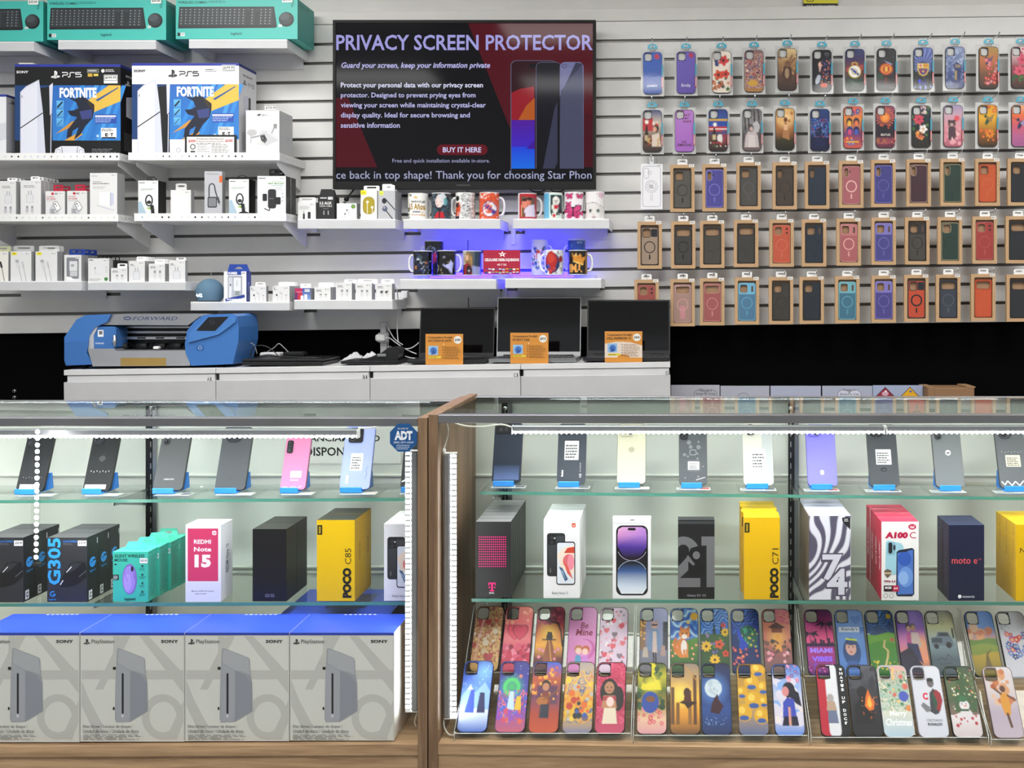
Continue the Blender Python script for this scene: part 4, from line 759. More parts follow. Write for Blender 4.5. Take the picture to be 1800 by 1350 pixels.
PALM = lambda x, y, s, c: [('l', [(x, y), (x + .02 * s, y + .5 * s), (x + .05 * s, y + 1.0 * s)], .035 * s, c)] + [('p', [(x, y), (x + dx * .6 * s, y + dy * .3 * s - .07 * s), (x + dx * s, y + dy * s), (x + dx * .5 * s, y + dy * .4 * s + .02 * s)], c) for dx, dy in ((-.4, .1), (-.32, -.12), (-.1, -.22), (.15, -.2), (.36, -.06), (.4, .14), (-.22, .26), (.24, .28))]

# ---------------------------------------------------------------- mugs
def mug(cx, yt, w, z, Y, side, label, ops, txt=(), hcol='e9e9ec', body='eeeef0', grp='printed mugs'):
    """side: +1 / -1 handle seen at either side, 0 turned away"""
    r = w / 2 * S(Y); c = W(cx, 0, Y); h = W(0, yt, Y).z - z
    t = thing('mug', label, 'mug', (c.x, Y, z), grp)
    m = MB('ceramic', body); im = art(40, 48, ops); n = 48; rows = 30
    P, K, F_ = [], [], []
    for j in range(rows + 1):
        for i in range(n):
            a = 2 * math.pi * i / n; P.append((c.x + r * math.sin(a), Y - r * math.cos(a), z + .0012 + (h - .0012) * j / rows))
            sx = math.sin(a); v = 1 - j / rows
            front = math.cos(a) > -.05 and .015 < v < .985
            K.append(tuple(im[min(47, int(v * 48)), min(39, int((sx * .5 + .5) * 40))]) if front else C(body))
    for j in range(rows):
        for i in range(n): F_.append((j * n + i, j * n + (i + 1) % n, (j + 1) * n + (i + 1) % n, (j + 1) * n + i))
    m.add(P, F_, smooth=True, cols=K)
    m.lathe([(r, h), (r * .985, h + .001), (r * .94, h), (r * .93, .006), (.0001, .006)], (c.x, Y, z), n, body); m.lathe([(.0001, 0), (r * .94, 0), (r, .0012)], (c.x, Y, z), n, body)
    for s_, x0, y0, x1, y1, col, b in txt:
        v, f, mx = textmesh(s_, b); Q = []
        for p, q in v:
            x = (x0 + (x1 - x0) * p / mx[0] - cx) * S(Y); x = max(-r * .98, min(r * .98, x)); Q.append((c.x + x, Y - math.sqrt(r * r - x * x) - .0004, W(0, y1 - (y1 - y0) * q / mx[1], Y).z))
        m.add(Q, f, col)
    m.build('cup', t)
    m = MB('ceramic', hcol); a0 = {1: 0, -1: math.pi, 0: math.pi / 2, .5: 0}[side]
    d = Vector((math.cos(a0), math.sin(a0) if side == 0 else .15 if abs(side) == 1 else 1.2, 0)).normalized(); hp = []
    for k in range(11):
        q = math.pi * k / 10; hp.append(Vector((c.x, Y, z + h * .5)) + d * (r * .93 + math.sin(q) ** .7 * w * .3 * S(Y)) + Vector((0, 0, math.cos(q) * h * .34)))
    m.tube(hp, .0055, None, 8); m.build('handle', t)
Ym, Yb = 4.385, 4.46
SPECK = lambda s, cols, n=50, r0=.01, r1=.03: ('b', s, n, r0, r1, cols, 0, 0, 1, 1.25)
mug(735, 341, 35, ZF, Ym, .5, 'white birthday mug with gold lettering and green leaves', [('g', 'f2f1ee', 'eceae6'), ('p', [(.5, .1), (.62, .24), (.38, .24)], 'd8b24a'), ('b', 4, 10, .03, .07, ['3c4a34', '55613c'], 0, .7, .16, 1.25), ('b', 5, 8, .02, .05, ['55613c', 'bba94a'], 0, 0, .3, .12), ('e', .86, .4, .05, .09, '8c8f8c', 30), ('b', 8, 22, .01, .025, ['c9a03a', 'd9bb66'], .7, .6, .95, 1.05)], (('Recuerdo de mis', 727, 353, 744, 357.5, '333', .02), ('15 Años', 723, 359, 750, 370, 'a98524', .03), ('XIOMARA', 729, 372, 743, 375, '2a2a55', .04), ('Sweet', 727, 377, 746, 380, 'c98a5a', .02)))
mug(776, 340.5, 34, ZF, Ym, 0, 'dark mug with a pale haired portrait in a red top', [('g', '23252f', '2b4250'), ('n', 3, 7, ['16181f', None, '3a5a6a', None, '15171c'], 0, 1.3), ('e', .5, .38, .2, .3, 'd9c8c4'), ('e', .62, .3, .2, .28, 'cdd2d6', 20), ('e', .46, .45, .15, .22, 'e2cfca'), ('l', [(.36, .4), (.44, .39)], .03, '2a2226'), ('l', [(.52, .39), (.6, .4)], .03, '2a2226'), ('e', .42, .56, .05, .025, 'b03048'), ('R', .32, .72, .6, .8, '15151a'), ('p', [(.2, 1.15), (.4, .85), (.7, .9), (.78, 1.15)], 'c01f2e'), ('l', [(.52, .75), (.5, 1.25)], .06, '141418'), ('e', .8, .4, .07, .18, '5fa0a8')])
mug(818, 340, 34, ZF, Ym, -1, 'white comic mug with an orange suited figure at one side', [('g', 'f1f1f1', 'f1f1f1'), ('n', 11, 15, ['33363c', None, '777b82', None, '3a3d44', None], 0, 1.3), ('R', 0, 0, .36, 1.3, 'ecebe8'), ('p', [(.04, .45), (.3, .42), (.34, .7), (.28, 1.15), (.2, 1.15), (.18, .85), (.12, 1.15), (.02, 1.15), (.06, .7)], 'c8451c'), ('R', .1, .45, .24, .66, '2c2a2c'), ('e', .16, .25, .1, .13, '1e1c1e'), ('R', .02, 1.08, .3, 1.2, '1b2436')])
mug(860, 339.5, 34.5, ZF, Ym, 1, 'orange mug with a round purple and white club crest', [('g', 'd9562a', 'd65226'), ('n', 9, 5, ['eceae8', None, None, None, 'd33f20', None], 0, 1.3), ('c', .58, .74, .42, 'cf5a35'), ('c', .58, .74, .36, '8b3f66'), ('c', .58, .74, .32, 'e6e4ea'), ('p', [(.3, .62), (.42, .5), (.9, .84), (.8, 1.0)], '46308e'), ('r', .55, .74, .17, .06, 'd4572c'), ('l', [(.62, .62), (.5, .8), (.66, .86)], .05, 'd4572c'), ('b', 3, 8, .012, .022, ['f0d8cc'], .3, .08, .8, .25), ('r', .5, .3, .2, .03, 'b83c1e')])
mug(927, 341, 33, ZG, Ym, 1, 'white mug with a red framed wedding photo', [('g', 'eeeeef', 'e9e9ea'), ('R', .12, .02, 1, 1.25, 'b3202e'), ('p', [(.2, .14), (.94, .2), (.94, 1.05), (.2, 1.12)], '6b4a36'), ('e', .42, .52, .14, .2, 'd8806a'), ('e', .64, .44, .12, .18, 'cf7560'), ('e', .42, .32, .12, .08, '2c1c18'), ('e', .68, .26, .14, .08, '2a1a18'), ('p', [(.4, .8), (.6, .6), (.92, .5), (.95, 1.1), (.5, 1.1)], 'd6cbe0'), ('p', [(.2, .55), (.3, .5), (.3, 1.1), (.2, 1.1)], 'cf9a68')])
mug(972.5, 340, 33, ZG, Ym, 0, 'light blue mug with a white dog photo and a red heart', [('g', '58a9d0', '6db4d6'), ('R', .34, 0, 1, 1.3, 'cfe3d8'), ('R', .38, .1, .97, .94, '1f3a40'), ('e', .7, .38, .18, .22, 'e9e7e0'), ('e', .66, .66, .16, .3, 'dcdad2'), ('p', [(.56, .56), (.84, .56), (.8, .72), (.6, .72)], 'c22436'), ('c', .63, .36, .025, '2a2426'), ('c', .77, .36, .025, '2a2426'), ('c', .7, .44, .03, '2a2426'), ('h', .6, 1.08, .1, 'c9202c')], (('I', 970.5, 375, 971.8, 379.5, '222', .03), ('MA', 979.5, 375, 986, 379.5, '222', .03)))
mug(1009, 339, 34, ZG, Ym, 0, 'white mug covered in pink butterflies', [('g', 'ece6ea', 'e9e2e8')] + [q for x, y, s in ((.5, .88, .4), (.3, .2, .2), (.82, .2, .17), (.25, .55, .16), (.85, .95, .16), (.3, 1.15, .16), (.7, 1.15, .14), (.1, .85, .14)) for q in (('e', x - s * .5, y - s * .3, s * .62, s * .42, '3a1830', 35), ('e', x + s * .5, y - s * .3, s * .62, s * .42, '3a1830', -35), ('e', x - s * .5, y - s * .3, s * .5, s * .32, 'd2457f', 35), ('e', x + s * .5, y - s * .3, s * .5, s * .32, 'd2457f', -35), ('e', x - s * .4, y + s * .25, s * .42, s * .32, 'c0356f', -30), ('e', x + s * .4, y + s * .25, s * .42, s * .32, 'c0356f', 30), ('l', [(x, y - s * .5), (x, y + s * .5)], s * .12, '24101e'))])
mug(1046, 338.5, 33.5, ZG, Ym, 0, 'pale mug with a whiskered kitten face in a cap', [('g', 'eceaea', 'e4e2e2'), ('e', .5, .9, .44, .42, 'dddad8'), ('p', [(.02, .5), (.5, .45), (.98, .66), (1, 0), (0, 0)], 'eae7e8'), ('l', [(.06, .54), (.3, .48), (.6, .5), (.96, .7)], .02, '8f8a8c'), ('c', .28, .84, .085, '8b9590'), ('c', .7, .84, .085, '8b9590'), ('c', .28, .84, .055, '1d2022'), ('c', .7, .84, .055, '1d2022'), ('p', [(.42, 1.0), (.52, 1.0), (.47, 1.06)], 'd99a98'), ('l', [(.36, 1.12), (.47, 1.09), (.58, 1.12)], .02, '5a4a4a'), ('e', .47, 1.15, .05, .03, 'b25560'), ('e', .84, .12, .14, .12, 'd9b8c8', 30), ('l', [(.6, .05), (.9, .3)], .015, 'c08aa0'), ('R', 0, .45, .05, .95, '4a4a4e'), ('l', [(.2, .6), (.22, .72)], .015, 'aaa6a6'), ('l', [(.75, .62), (.74, .72)], .015, 'aaa6a6')])
ZR = .0154
mug(743.5, 441.5, 33.5, ZH + ZR, 4.36, -1, 'black mug with a blue and orange night motif', [('g', '0d0d10', '0b0b0f'), ('n', 5, 6, [None, '16203a', None, None, '0c0c10', '263a78'], 0, 1.3), ('e', .45, .35, .13, .18, '33424e'), ('e', .36, .42, .08, .05, 'c8d2d6', 20), ('e', .22, .82, .06, .09, 'b8703e'), ('e', .78, .6, .04, .06, '9a5a44'), ('b', 6, 26, .01, .03, ['2c5cb0', '8fa6c8', 'd8d0c0'], .5, .5, .95, 1.2), ('l', [(.5, .5), (.64, .8), (.7, 1.0)], .03, '8b98a8')], grp='mugs on the lower shelf')
mug(785, 441, 33, ZH + ZR, 4.36, 1, 'black mug with a white curved silhouette beside the night motif mug', [('g', '0a0a0d', '0a0a0d'), ('p', [(.4, .62), (.55, .72), (.74, .64), (.82, .45), (.9, .62), (.86, 1.15), (.7, .9), (.46, .76)], 'b9bdf0'), ('e', .48, .33, .06, .07, '777a84', 30), ('l', [(.5, .12), (.75, .2), (.9, .15)], .015, '4a4438'), ('l', [(.05, .65), (.16, .8), (.08, 1.1)], .03, 'b0a58a'), ('l', [(.28, .85), (.36, 1.1)], .025, 'a89a6a'), ('e', .68, .55, .05, .02, 'a08848')], grp='mugs on the lower shelf')
mug(830, 441.5, 33, ZH + ZR, 4.36, 0, 'mug with a photo of a long haired rider in red', [('g', '5a5e60', '3f464e'), ('R', 0, 0, .25, .7, 'b3ab9e'), ('R', .7, 0, 1, 1.25, '24384e'), ('p', [(.55, .72), (.98, .8), (.98, 1.25), (.6, 1.25)], '8f95c8'), ('e', .38, .4, .2, .36, '8a6a3e'), ('e', .3, .34, .1, .15, 'd2a688'), ('p', [(.14, .7), (.36, .6), (.56, .75), (.6, 1.25), (.1, 1.25)], '8a1620'), ('e', .42, .95, .16, .24, '2a0d12'), ('c', .42, .98, .06, 'b9b2b4'), ('l', [(.52, .3), (.6, .8)], .07, 'a5824c'), ('R', 0, .85, .12, 1.25, '1f2b4a')], grp='mugs on the lower shelf')
mug(763, 423.5, 32.5, ZH + ZR + .0, Yb, -1, 'black mug with a ringed white emblem behind the black mugs', [('g', '0e1114', '0d0f12'), ('r', .42, .5, .3, .03, '9aa6ae'), ('r', .42, .5, .22, .02, '6a7880'), ('n', 8, 16, [None, None, '2a3a44', None], .25, .8), ('l', [(.42, .2), (.42, .8)], .02, '8a98a0'), ('l', [(.2, .35), (.64, .65)], .02, '8a98a0'), ('p', [(.4, .55), (.72, .4), (.74, .7), (.5, .85)], 'b0243a'), ('R', .74, .5, .9, .6, '6a86b0')], grp='mugs on the lower shelf')
mug(974, 440, 33, ZI + ZR, 4.36, -1, 'white mug with a red and blue splash motif beside the crown mug', [('g', 'e9e9ee', 'e4e4ea'), ('n', 12, 9, ['2b2d34', None, None, None, 'b9bcc8', None], 0, 1.3), ('e', .46, .62, .4, .5, '222b5a'), ('e', .4, .5, .3, .44, 'b0241e'), ('e', .38, .4, .2, .24, 'c23a2a'), ('b', 3, 10, .03, .08, ['b0241e', '2a4a9a', 'd0342a'], .1, .7, .7, 1.15), ('e', .88, .45, .08, .16, '9a2a24')], grp='mugs on the lower shelf')
mug(1016, 440.5, 33, ZI + ZR, 4.36, 1, 'black mug with a golden crown and gold letters', [('g', '0c0a09', '0c0a09'), ('r', .5, .62, .9, .05, '8a6a44'), ('p', [(.22, .12), (.36, .28), (.42, .1), (.55, .3), (.66, .14), (.74, .34), (.92, .3), (.82, .68), (.26, .5)], 'd08a2a'), ('p', [(.26, .5), (.82, .68), (.8, .74), (.28, .58)], 'f0c868'), ('b', 3, 8, .02, .035, ['c0301c', 'f4d890'], .26, .2, .85, .5), ('R', 0, 1.19, 1, 1.25, 'b88a58'), ('R', .93, .1, 1, 1.2, '8a6a44')], (('IMA', 1002, 464.5, 1025, 479, 'e2a24c', .05),), grp='mugs on the lower shelf')
mug(949, 422, 30, ZI + ZR, Yb, 1, 'pale mug with a round blue patterned badge behind the splash motif mug', [('g', 'dcdcf0', 'd8d8ee'), ('b', 9, 60, .03, .07, ['3048b0', '6a8ad8', 'e0e4f4', 'b03040', '2c3a70', '3c7a48'], .1, .2, .85, 1.0), ('e', .5, .55, .16, .2, 'c0342a'), ('e', .5, .6, .12, .14, 'dfe4f0')], grp='mugs on the lower shelf')
mug(1013.5, 421.5, 31, ZI + ZR, Yb, -1, 'blue mug with four small figures printed behind the crown mug', [('g', '1f3a9a', '2a62b8', '1a2a5a'), ('b', 5, 16, .02, .06, ['3f7ad0', '2a52a8'], 0, 0, 1, .6)] + [q for x, y in ((.28, .5), (.66, .62), (.08, .66), (.9, .56)) for q in (('e', x, y - .05, .11, .12, '191417'), ('e', x, y + .05, .09, .1, 'c99a86'), ('e', x, y + .42, .18, .28, '23283c'))], (('BTS', 1016, 425, 1024, 429, '9ac0ee', .02),), grp='mugs on the lower shelf')
# red unlocked phones sign
Yg = 4.345; m = MB('gloss', 'a81f3a'); zb = W(0, 483, Yg).z
m.prism([W(x, y, Yg) for x, y in rrect(849.5, 439.5, 914.5, 482, 3)], (0, .003, 0)); cv = CV(m, Yg)
st = [(883 + (7.5 if k % 2 == 0 else 3) * math.sin(k * math.pi / 5), 447 - (5.6 if k % 2 == 0 else 2.2) * math.cos(k * math.pi / 5)) for k in range(10)]; cv.poly(st, 'f2e8ea'); cv.circ(883, 447, 1.6, 'a81f3a', 5)
cv.text('CELULARES DESBLOQUEADOS', 852, 454.2, 912.5, 460, 'f6f0f2', .04); cv.text('4G Y 5G', 874, 463.5, 890, 467, 'efe3e6', .02)
fl = ['2a3a8a', 'eef', 'e8e8e8', '3050a0', 'd8d8e8', '70a0d8', 'd8b040', '2a8a3a', 'e8e8f0', 'e0c040']
for r_ in range(2):
    for k in range(10): x = 852.5 + k * 6.1; y = 472 + r_ * 5.6; cv.rect(x, y, x + 4.6, y + 3, fl[(k + 3 * r_) % 10]); cv.rect(x, y + 1.6, x + 4.6, y + 3, ('c03040', '2a4aa0', 'd8d8d8')[(k + r_) % 3])
ob = m.thing('counter_sign', 'red star topped sign for unlocked phones with rows of small flags', 'sign')
m = MB('acrylic'); xa, xb = W(852, 0, Yg).x, W(912, 0, Yg).x; m.prism([(xa, Yg + .004, zb), (xa, Yg + .05, zb + .002), (xa, Yg + .05, zb - .004), (xa, Yg + .004, zb - .004)], (xb - xa, 0, 0)); m.build('easel_foot', ob)
ob.location.z += 0
for k, (x0, x1) in enumerate(((866.5, 893.5),)):
    m = MB('acrylic'); m.box(W(846, 0, 4.36).x + .051, W(893, 0, 4.36).x - .004, 4.332, 4.50, W(0, 483.5, Yg).z - .0078, W(0, 483.5, Yg).z - .0048); [m.box(W(x, 0, 4.36).x, W(x, 0, 4.36).x + .003, 4.332, 4.50, max(ZH, ZI) + .0006, W(0, 483.5, Yg).z - .0079) for x in (868, 891)]
    m.thing('clear_riser', 'clear acrylic riser carrying the red sign over the gap between the shelves', 'riser')

# ---------------------------------------------------------------- drawer cabinets
YK = 4.15
def zk(px): return W(px, 650.5 - .0131 * (px - 112), YK).z
for i, (a, b, nm) in enumerate(((112, 378.6, 'A1'), (379.4, 649.6, 'B1'), (650.4, 914.6, 'C1'), (915.4, 1178, 'D1'))):
    what = ('under the blue cutting machine', 'under the closed black laptop', 'under the first open laptop', 'at the end of the row beside the black wall')[i]
    xa, xb = W(a, 0, YK).x, W(b, 0, YK).x; zt = zk((a + b) / 2); p = S(YK)
    t = thing('drawer_cabinet', 'white drawer cabinet ' + what, 'drawer cabinet', ((xa + xb) / 2, YK + .2, 0), 'white drawer cabinets')
    m = MB('paint', 'd2d2d4'); m.box(xa, xb, YK, YW + .015, zt - 9.5 * p, zt, None, .0012); m.build('top_panel', t)
    m = MB('paint', 'c6c6c8'); m.box(xa + .006, xb - .006, YK + .02, YW + .012, .06, zt - 9.6 * p); m.build('carcass', t)
    m = MB('paint', 'cdcdd0'); m.box(xa + 5 * p, xb - 2 * p, YK + .004, YK + .0195, zt - 24 * p, zt - 10.5 * p, None, .001); m.build('finger_rail', t)
    m = MB('paint', 'bababc'); m.box(xa, xb, YK - .002, YK + .0192, zt - .30, zt - 21.5 * p, None, .0015)
    cv = CV(m, YK - .002); yy = 650.5 - .0131 * ((a + b) / 2 - 112); x_ = b - (15, 12, 12, 8)[i]; cv.text(nm[0], x_, yy + 16, x_ + 4.6, yy + 22.5, '222'); cv.text('1', x_ + 6, yy + 16, x_ + 7.6, yy + 22.5, '222'); m.build('drawer_front', t)
    m = MB('paint', 'bababc'); m.box(xa, xb, YK - .002, YK + .0192, .08, zt - .305, None, .0015); m.build('door', t)
    m = MB('paint', '8a8a8c'); m.box(xa + .02, xb - .02, YK + .05, YW, 0, .06); m.build('plinth', t)
    for ob in (t,): ob.rotation_euler.y = -.0131; ob.location.z += 0
    # the turn is about the cabinet's foot: bring the top back to its measured place
    t.location.x += .0131 * zt

# ---------------------------------------------------------------- blue cutting machine
Yp = 4.18; zp = zk(260) + .004
t = thing('cutting_machine', 'blue and silver desktop film cutting machine with a tilted touch screen', 'cutting machine', W(265, 640, Yp + .1))
def P_(pts, Y): return [W(x, y, Y) for x, y in pts]
BL, BD = '3b70b4', '2f5c98'
m = MB('plastic', BL); m.prism(P_([(113, 600), (113, 593), (134, 562), (150, 554), (195, 552.5), (188, 566), (166, 576), (157, 590), (152, 620), (164, 641), (116, 643), (113, 634)], Yp), (0, .2, 0)); m.prism(P_([(113.5, 601), (155.5, 599), (152.6, 621), (162, 640.4), (117, 642), (114, 633)], Yp - .006), (0, .006, 0), '3669ab'); m.build('end_housing', t, 'housing with a bevel free rounded end')
m = MB('brushed', 'b9bbc0'); m.prism(P_([(188, 552.5), (345, 552.5), (352, 556), (330, 572), (163, 571), (170, 566)], Yp + .012), (0, .18, 0)); cv = CV(m, Yp + .012, mat='card')
cv.ring(224, 559.5, 7, 1.8, '2c3a6a', 24, 3.2); cv.text('FORWARD', 233, 556.5, 312, 563, '2c3a6a', .0, .3); m.build('top_cover', t)
m = MB('plastic', '202226'); m.box(W(160, 0, Yp).x, W(330, 0, Yp).x, Yp + .13, Yp + .18, W(0, 618, Yp).z, W(0, 571, Yp).z); m.build('inner_back', t)
m = MB('plastic', 'b4b7be'); m.prism(P_([(168, 571), (157, 586), (155, 612), (160, 617), (165, 617), (164, 590), (172, 574)], Yp + .004), (0, .12, 0)); m.build('inner_cheek', t)
for y, h_, c_ in ((574.5, 4, 'b9bcc2'), (583, 5, 'a9acb4'), (593, 6, 'c6c8cc')):
    m = MB('metal', c_); m.box(W(200, 0, Yp).x, W(330, 0, Yp).x, Yp + .09, Yp + .1295, W(0, y + h_, Yp).z, W(0, y, Yp).z, None, .002); m.build('guide_rail', t)
m = MB('plastic', '111'); 
for x in (222, 255, 292): m.box(W(x, 0, Yp).x, W(x + 14, 0, Yp).x, Yp + .086, Yp + .0895, W(0, 597, Yp).z, W(0, 594.5, Yp).z)
m.build('rail_slot', t)
for x in (216, 250, 282, 310):
    m = MB('rubber', '17181a'); c = W(x, 608, Yp + .07); m.lathe([(0.0001, -.02), (.012, -.02), (.012, .02), (.0001, .02)], c, 14, axis='x'); m.box(c.x - .01, c.x + .02, c.y, c.y + .03, c.z, c.z + .012); m.build('pinch_roller', t)
m = MB('brushed', 'c9cbd0'); m.prism(P_([(155, 617), (334, 616), (334, 643), (163, 644)], Yp - .004), (0, .17, 0)); m.prism(P_([(155, 613), (200, 613), (205, 616.5), (155, 617)], Yp - .004), (0, .1, 0)); cv = CV(m, Yp - .004); cv.rect(212, 629, 292, 643, 'd2b06a'); m.build('front_apron', t)
m = MB('plastic', '3a6db0'); m.prism(P_([(165, 578), (170, 574), (200, 574), (204, 579), (204, 610), (200, 613), (168, 613), (165, 610)], Yp + .008), (0, .09, 0)); cv = CV(m, Yp + .008); cv.rect(172, 580, 182, 592, 'e9ebee'); cv.rect(174, 582, 180, 588, '666'); cv.text('FORWARD', 168, 602, 183, 605, 'dfe8f4', .02); m.build('carriage', t)
m = MB('metal', 'd0d2d6'); c = W(201.5, 600, Yp + .004); m.lathe([(.0001, -.02), (.003, -.02), (.006, -.006), (.009, 0), (.006, .006), (.006, .024), (.0001, .026)], c, 14); m.build('blade_holder', t)
m = MB('plastic', 'e8e8ea'); c = W(274, 614, Yp - .002); m.box(c.x - .011, c.x + .011, c.y - .004, c.y + .02, c.z, c.z + .012, None, .003); m.build('release_lever', t)
m = MB('plastic', BL); m.prism(P_([(326, 620), (325, 604), (329, 581), (342, 565), (358, 553.5), (408, 552), (416, 556), (419.5, 575), (419, 600), (409, 640), (336, 643)], Yp - .008), (0, .2, 0)); m.prism(P_([(331, 600), (334, 584), (361, 557), (407, 555.5), (414, 561), (414, 566), (390, 584), (384, 588), (332, 602)], Yp - .016), (0, .008, 0), '4479bd')
m.build('control_housing', t)
m = MB('dark_screen', '15171b'); m.prism(P_([(345, 581), (366, 557.5), (402, 556.5), (378, 581.5)], Yp - .0175), (0, .0015, 0)); cv = CV(m, Yp - .0175); cv.ring(372, 565, 4, .8, '39404c', 16, 3); cv.line([(368, 571), (378, 567)], .6, '39404c'); m.build('touch_screen', t)
m = MB('plastic', '2f5f9f'); m.prism(P_(rrect(345, 606, 358, 616, 2), Yp - .0095), (0, .0015, 0)); cv = CV(m, Yp - .0095); cv.ring(351.5, 611, 3.2, .8, 'a9c2e4'); m.build('power_button', t)
for x in (150, 385): m = MB('rubber', '141414'); c = W(x, 0, Yp + .05); m.lathe([(.0001, 0), (.012, 0), (.012, .012), (.0001, .012)], (c.x, c.y, zk(x) + .0004), 12); m.build('rubber_foot', t)

# ---------------------------------------------------------------- open laptops with price cards
def laptop(x0, x1, yt, bx0, bx1, col, label, deck, bezel, refl=0):
    Yh = 4.37; z0 = zk((bx0 + bx1) / 2) + .0045; t = thing('laptop', label, 'laptop', W((x0 + x1) / 2, 636, 4.3), 'open laptops for sale')
    xa, xb = W(bx0, 0, 4.175).x, W(bx1, 0, 4.175).x; hx0, hx1 = W(x0, 0, Yh).x, W(x1, 0, Yh).x
    m = MB('metal' if deck == 'c4c6ca' else 'plastic', col); m.box(hx0, hx1, 4.18, 4.39, z0, z0 + .014, None, .003); m.build('base', t)
    m = MB('plastic', '1b1c1f'); w = hx1 - hx0
    for r_ in range(5):
        for k in range(14): a = hx0 + w * (.06 + .064 * k); m.box(a, a + w * .053, 4.25 + r_ * .021, 4.267 + r_ * .021, z0 + .0141, z0 + .0155)
    m.build('keyboard', t)
    m = MB('plastic', '2a2b2e'); m.box(hx0 + w * .36, hx0 + w * .64, 4.19, 4.24, z0 + .0141, z0 + .0146); m.build('touchpad', t)
    h = W(0, yt, 4.42).z - z0; a = math.atan2(.05, h)
    m = MB('plastic', col); y0, y1 = Yh + .012, Yh + .044; n = Vector((0, -.008, 0))
    q = [(hx0, y0, z0 + .014), (hx1, y0, z0 + .014), (hx1, y1, z0 + h), (hx0, y1, z0 + h)]; m.prism(q, (0, .007, 0)); m.build('lid', t)
    m = MB('dark_screen', '050608'); d = (Vector(q[3]) - Vector(q[0])).normalized(); L = (Vector(q[3]) - Vector(q[0])).length; nn = Vector((0, -d.z, d.y)); b = bezel
    m.prism([Vector(q[0]) + Vector((b, 0, 0)) + d * .018 + nn * .0006, Vector(q[1]) - Vector((b, 0, 0)) + d * .018 + nn * .0006, Vector(q[1]) - Vector((b, 0, 0)) + d * (L - b) + nn * .0006, Vector(q[0]) + Vector((b, 0, 0)) + d * (L - b) + nn * .0006], -nn * .0005)
    m.build('dark_display', t)
    m = MB('plastic', '222'); m.tube([(hx0 + .03, Yh + .012, z0 + .0135), (hx1 - .03, Yh + .012, z0 + .0135)], .006); m.build('hinge', t)
    return z0
LZ = [laptop(735, 867, 541, 706, 852, '141517', 'open laptop with matt black lid nearest the power strip', '1a1a1c', .004), laptop(872, 1020, 523, 848, 1013, 'b2b4b8', 'open silver edged laptop, tallest of the three', 'c4c6ca', .003), laptop(1031, 1178, 527, 1020, 1177, '1b1c20', 'open dark laptop with thick frame by the bare black wall', '1b1c20', .006)]
def laptop_card(x0, y0, x1, y1, line, price_, label, z, pale=0):
    Y = 4.172; zb = zk((x0 + x1) / 2) + .0008; m = MB('card', 'dc9238'); a, b = W(x0, y1, Y), W(x1, y0, Y)
    m.box(a.x, b.x, Y, Y + .0015, zb, b.z); cv = CV(m, Y)
    if pale: cv.poly([(x0, y0 + 22), (x0 + 20, y0 + 18), (x0 + 46, y0 + 19), (x1, y0 + 25), (x1, y1), (x0, y1)], 'ecd9cc'); cv.ell((x0 + x1) / 2, y1, 11, 6, 'dc9238')
    cv.text('Computadora Portátil', x0 + 4, y0 + 4.2, x0 + 47, y0 + 9, '3a2410', .03); cv.text(line, x0 + 4, y0 + 10, x0 + (46 if len(line) > 12 else 34), y0 + 14.4, '3a2410', .03)
    cv.circ(x1 - 9.5, y0 + 10.5, 6.8, 'f2efe8'); cv.text(price_, x1 - 14.5, y0 + 8, x1 - 4.5, y0 + 13, '222', .03); cv.circ((x0 + x1) / 2 - 1, y0 + 18.4, 1, 'f0e0c0')
    cv.rect(x0 + 5, y0 + 21, x0 + 22, y0 + 37, '9ec4e6'); cv.ell(x0 + 14, y0 + 29.5, 6.5, 6, '3f74c4'); cv.ring(x0 + 14, y0 + 29.5, 6.5, 1, '6fa0dc'); cv.poly([(x0 + 10, y0 + 36.5), (x0 + 13, y0 + 27), (x0 + 19, y0 + 34)], '2a4f9c'); cv.rect(x0 + 5.5, y0 + 39, x0 + 27, y0 + 42.6, 'ead23c'); cv.small(x0 + 7, y0 + 40.2, x0 + 25, 1, 1, 1.1, '5a4a10', 2)
    for k in range(5): cv.circ(x0 + 30.5, y0 + 23.4 + k * 4.6, .9, '3a2410'); cv.small(x0 + 33, y0 + 22.6 + k * 4.6, x1 - 2, 2, 2, .9, '7a5018' if not pale else 'a08060', k + 2)
    ob = m.thing('price_card', label, 'price card')
    m = MB('acrylic'); m.box(a.x, b.x, Y - .002, Y - .0008, zb - .0004, b.z + .001); m.build('clear_cover', ob)
laptop_card(748, 587, 814, 634, 'ASUS ZENBOOK Q427FL', '$380', 'orange price card before the matt black laptop', LZ[0])
laptop_card(897, 585, 964, 631.5, 'HP ENVY X360', '$410', 'orange price card before the tallest laptop', LZ[1])
laptop_card(1063, 582.5, 1129, 628.5, 'DELL INSPIRON 15', '$460', 'orange and cream price card before the thick framed laptop', LZ[2], 1)

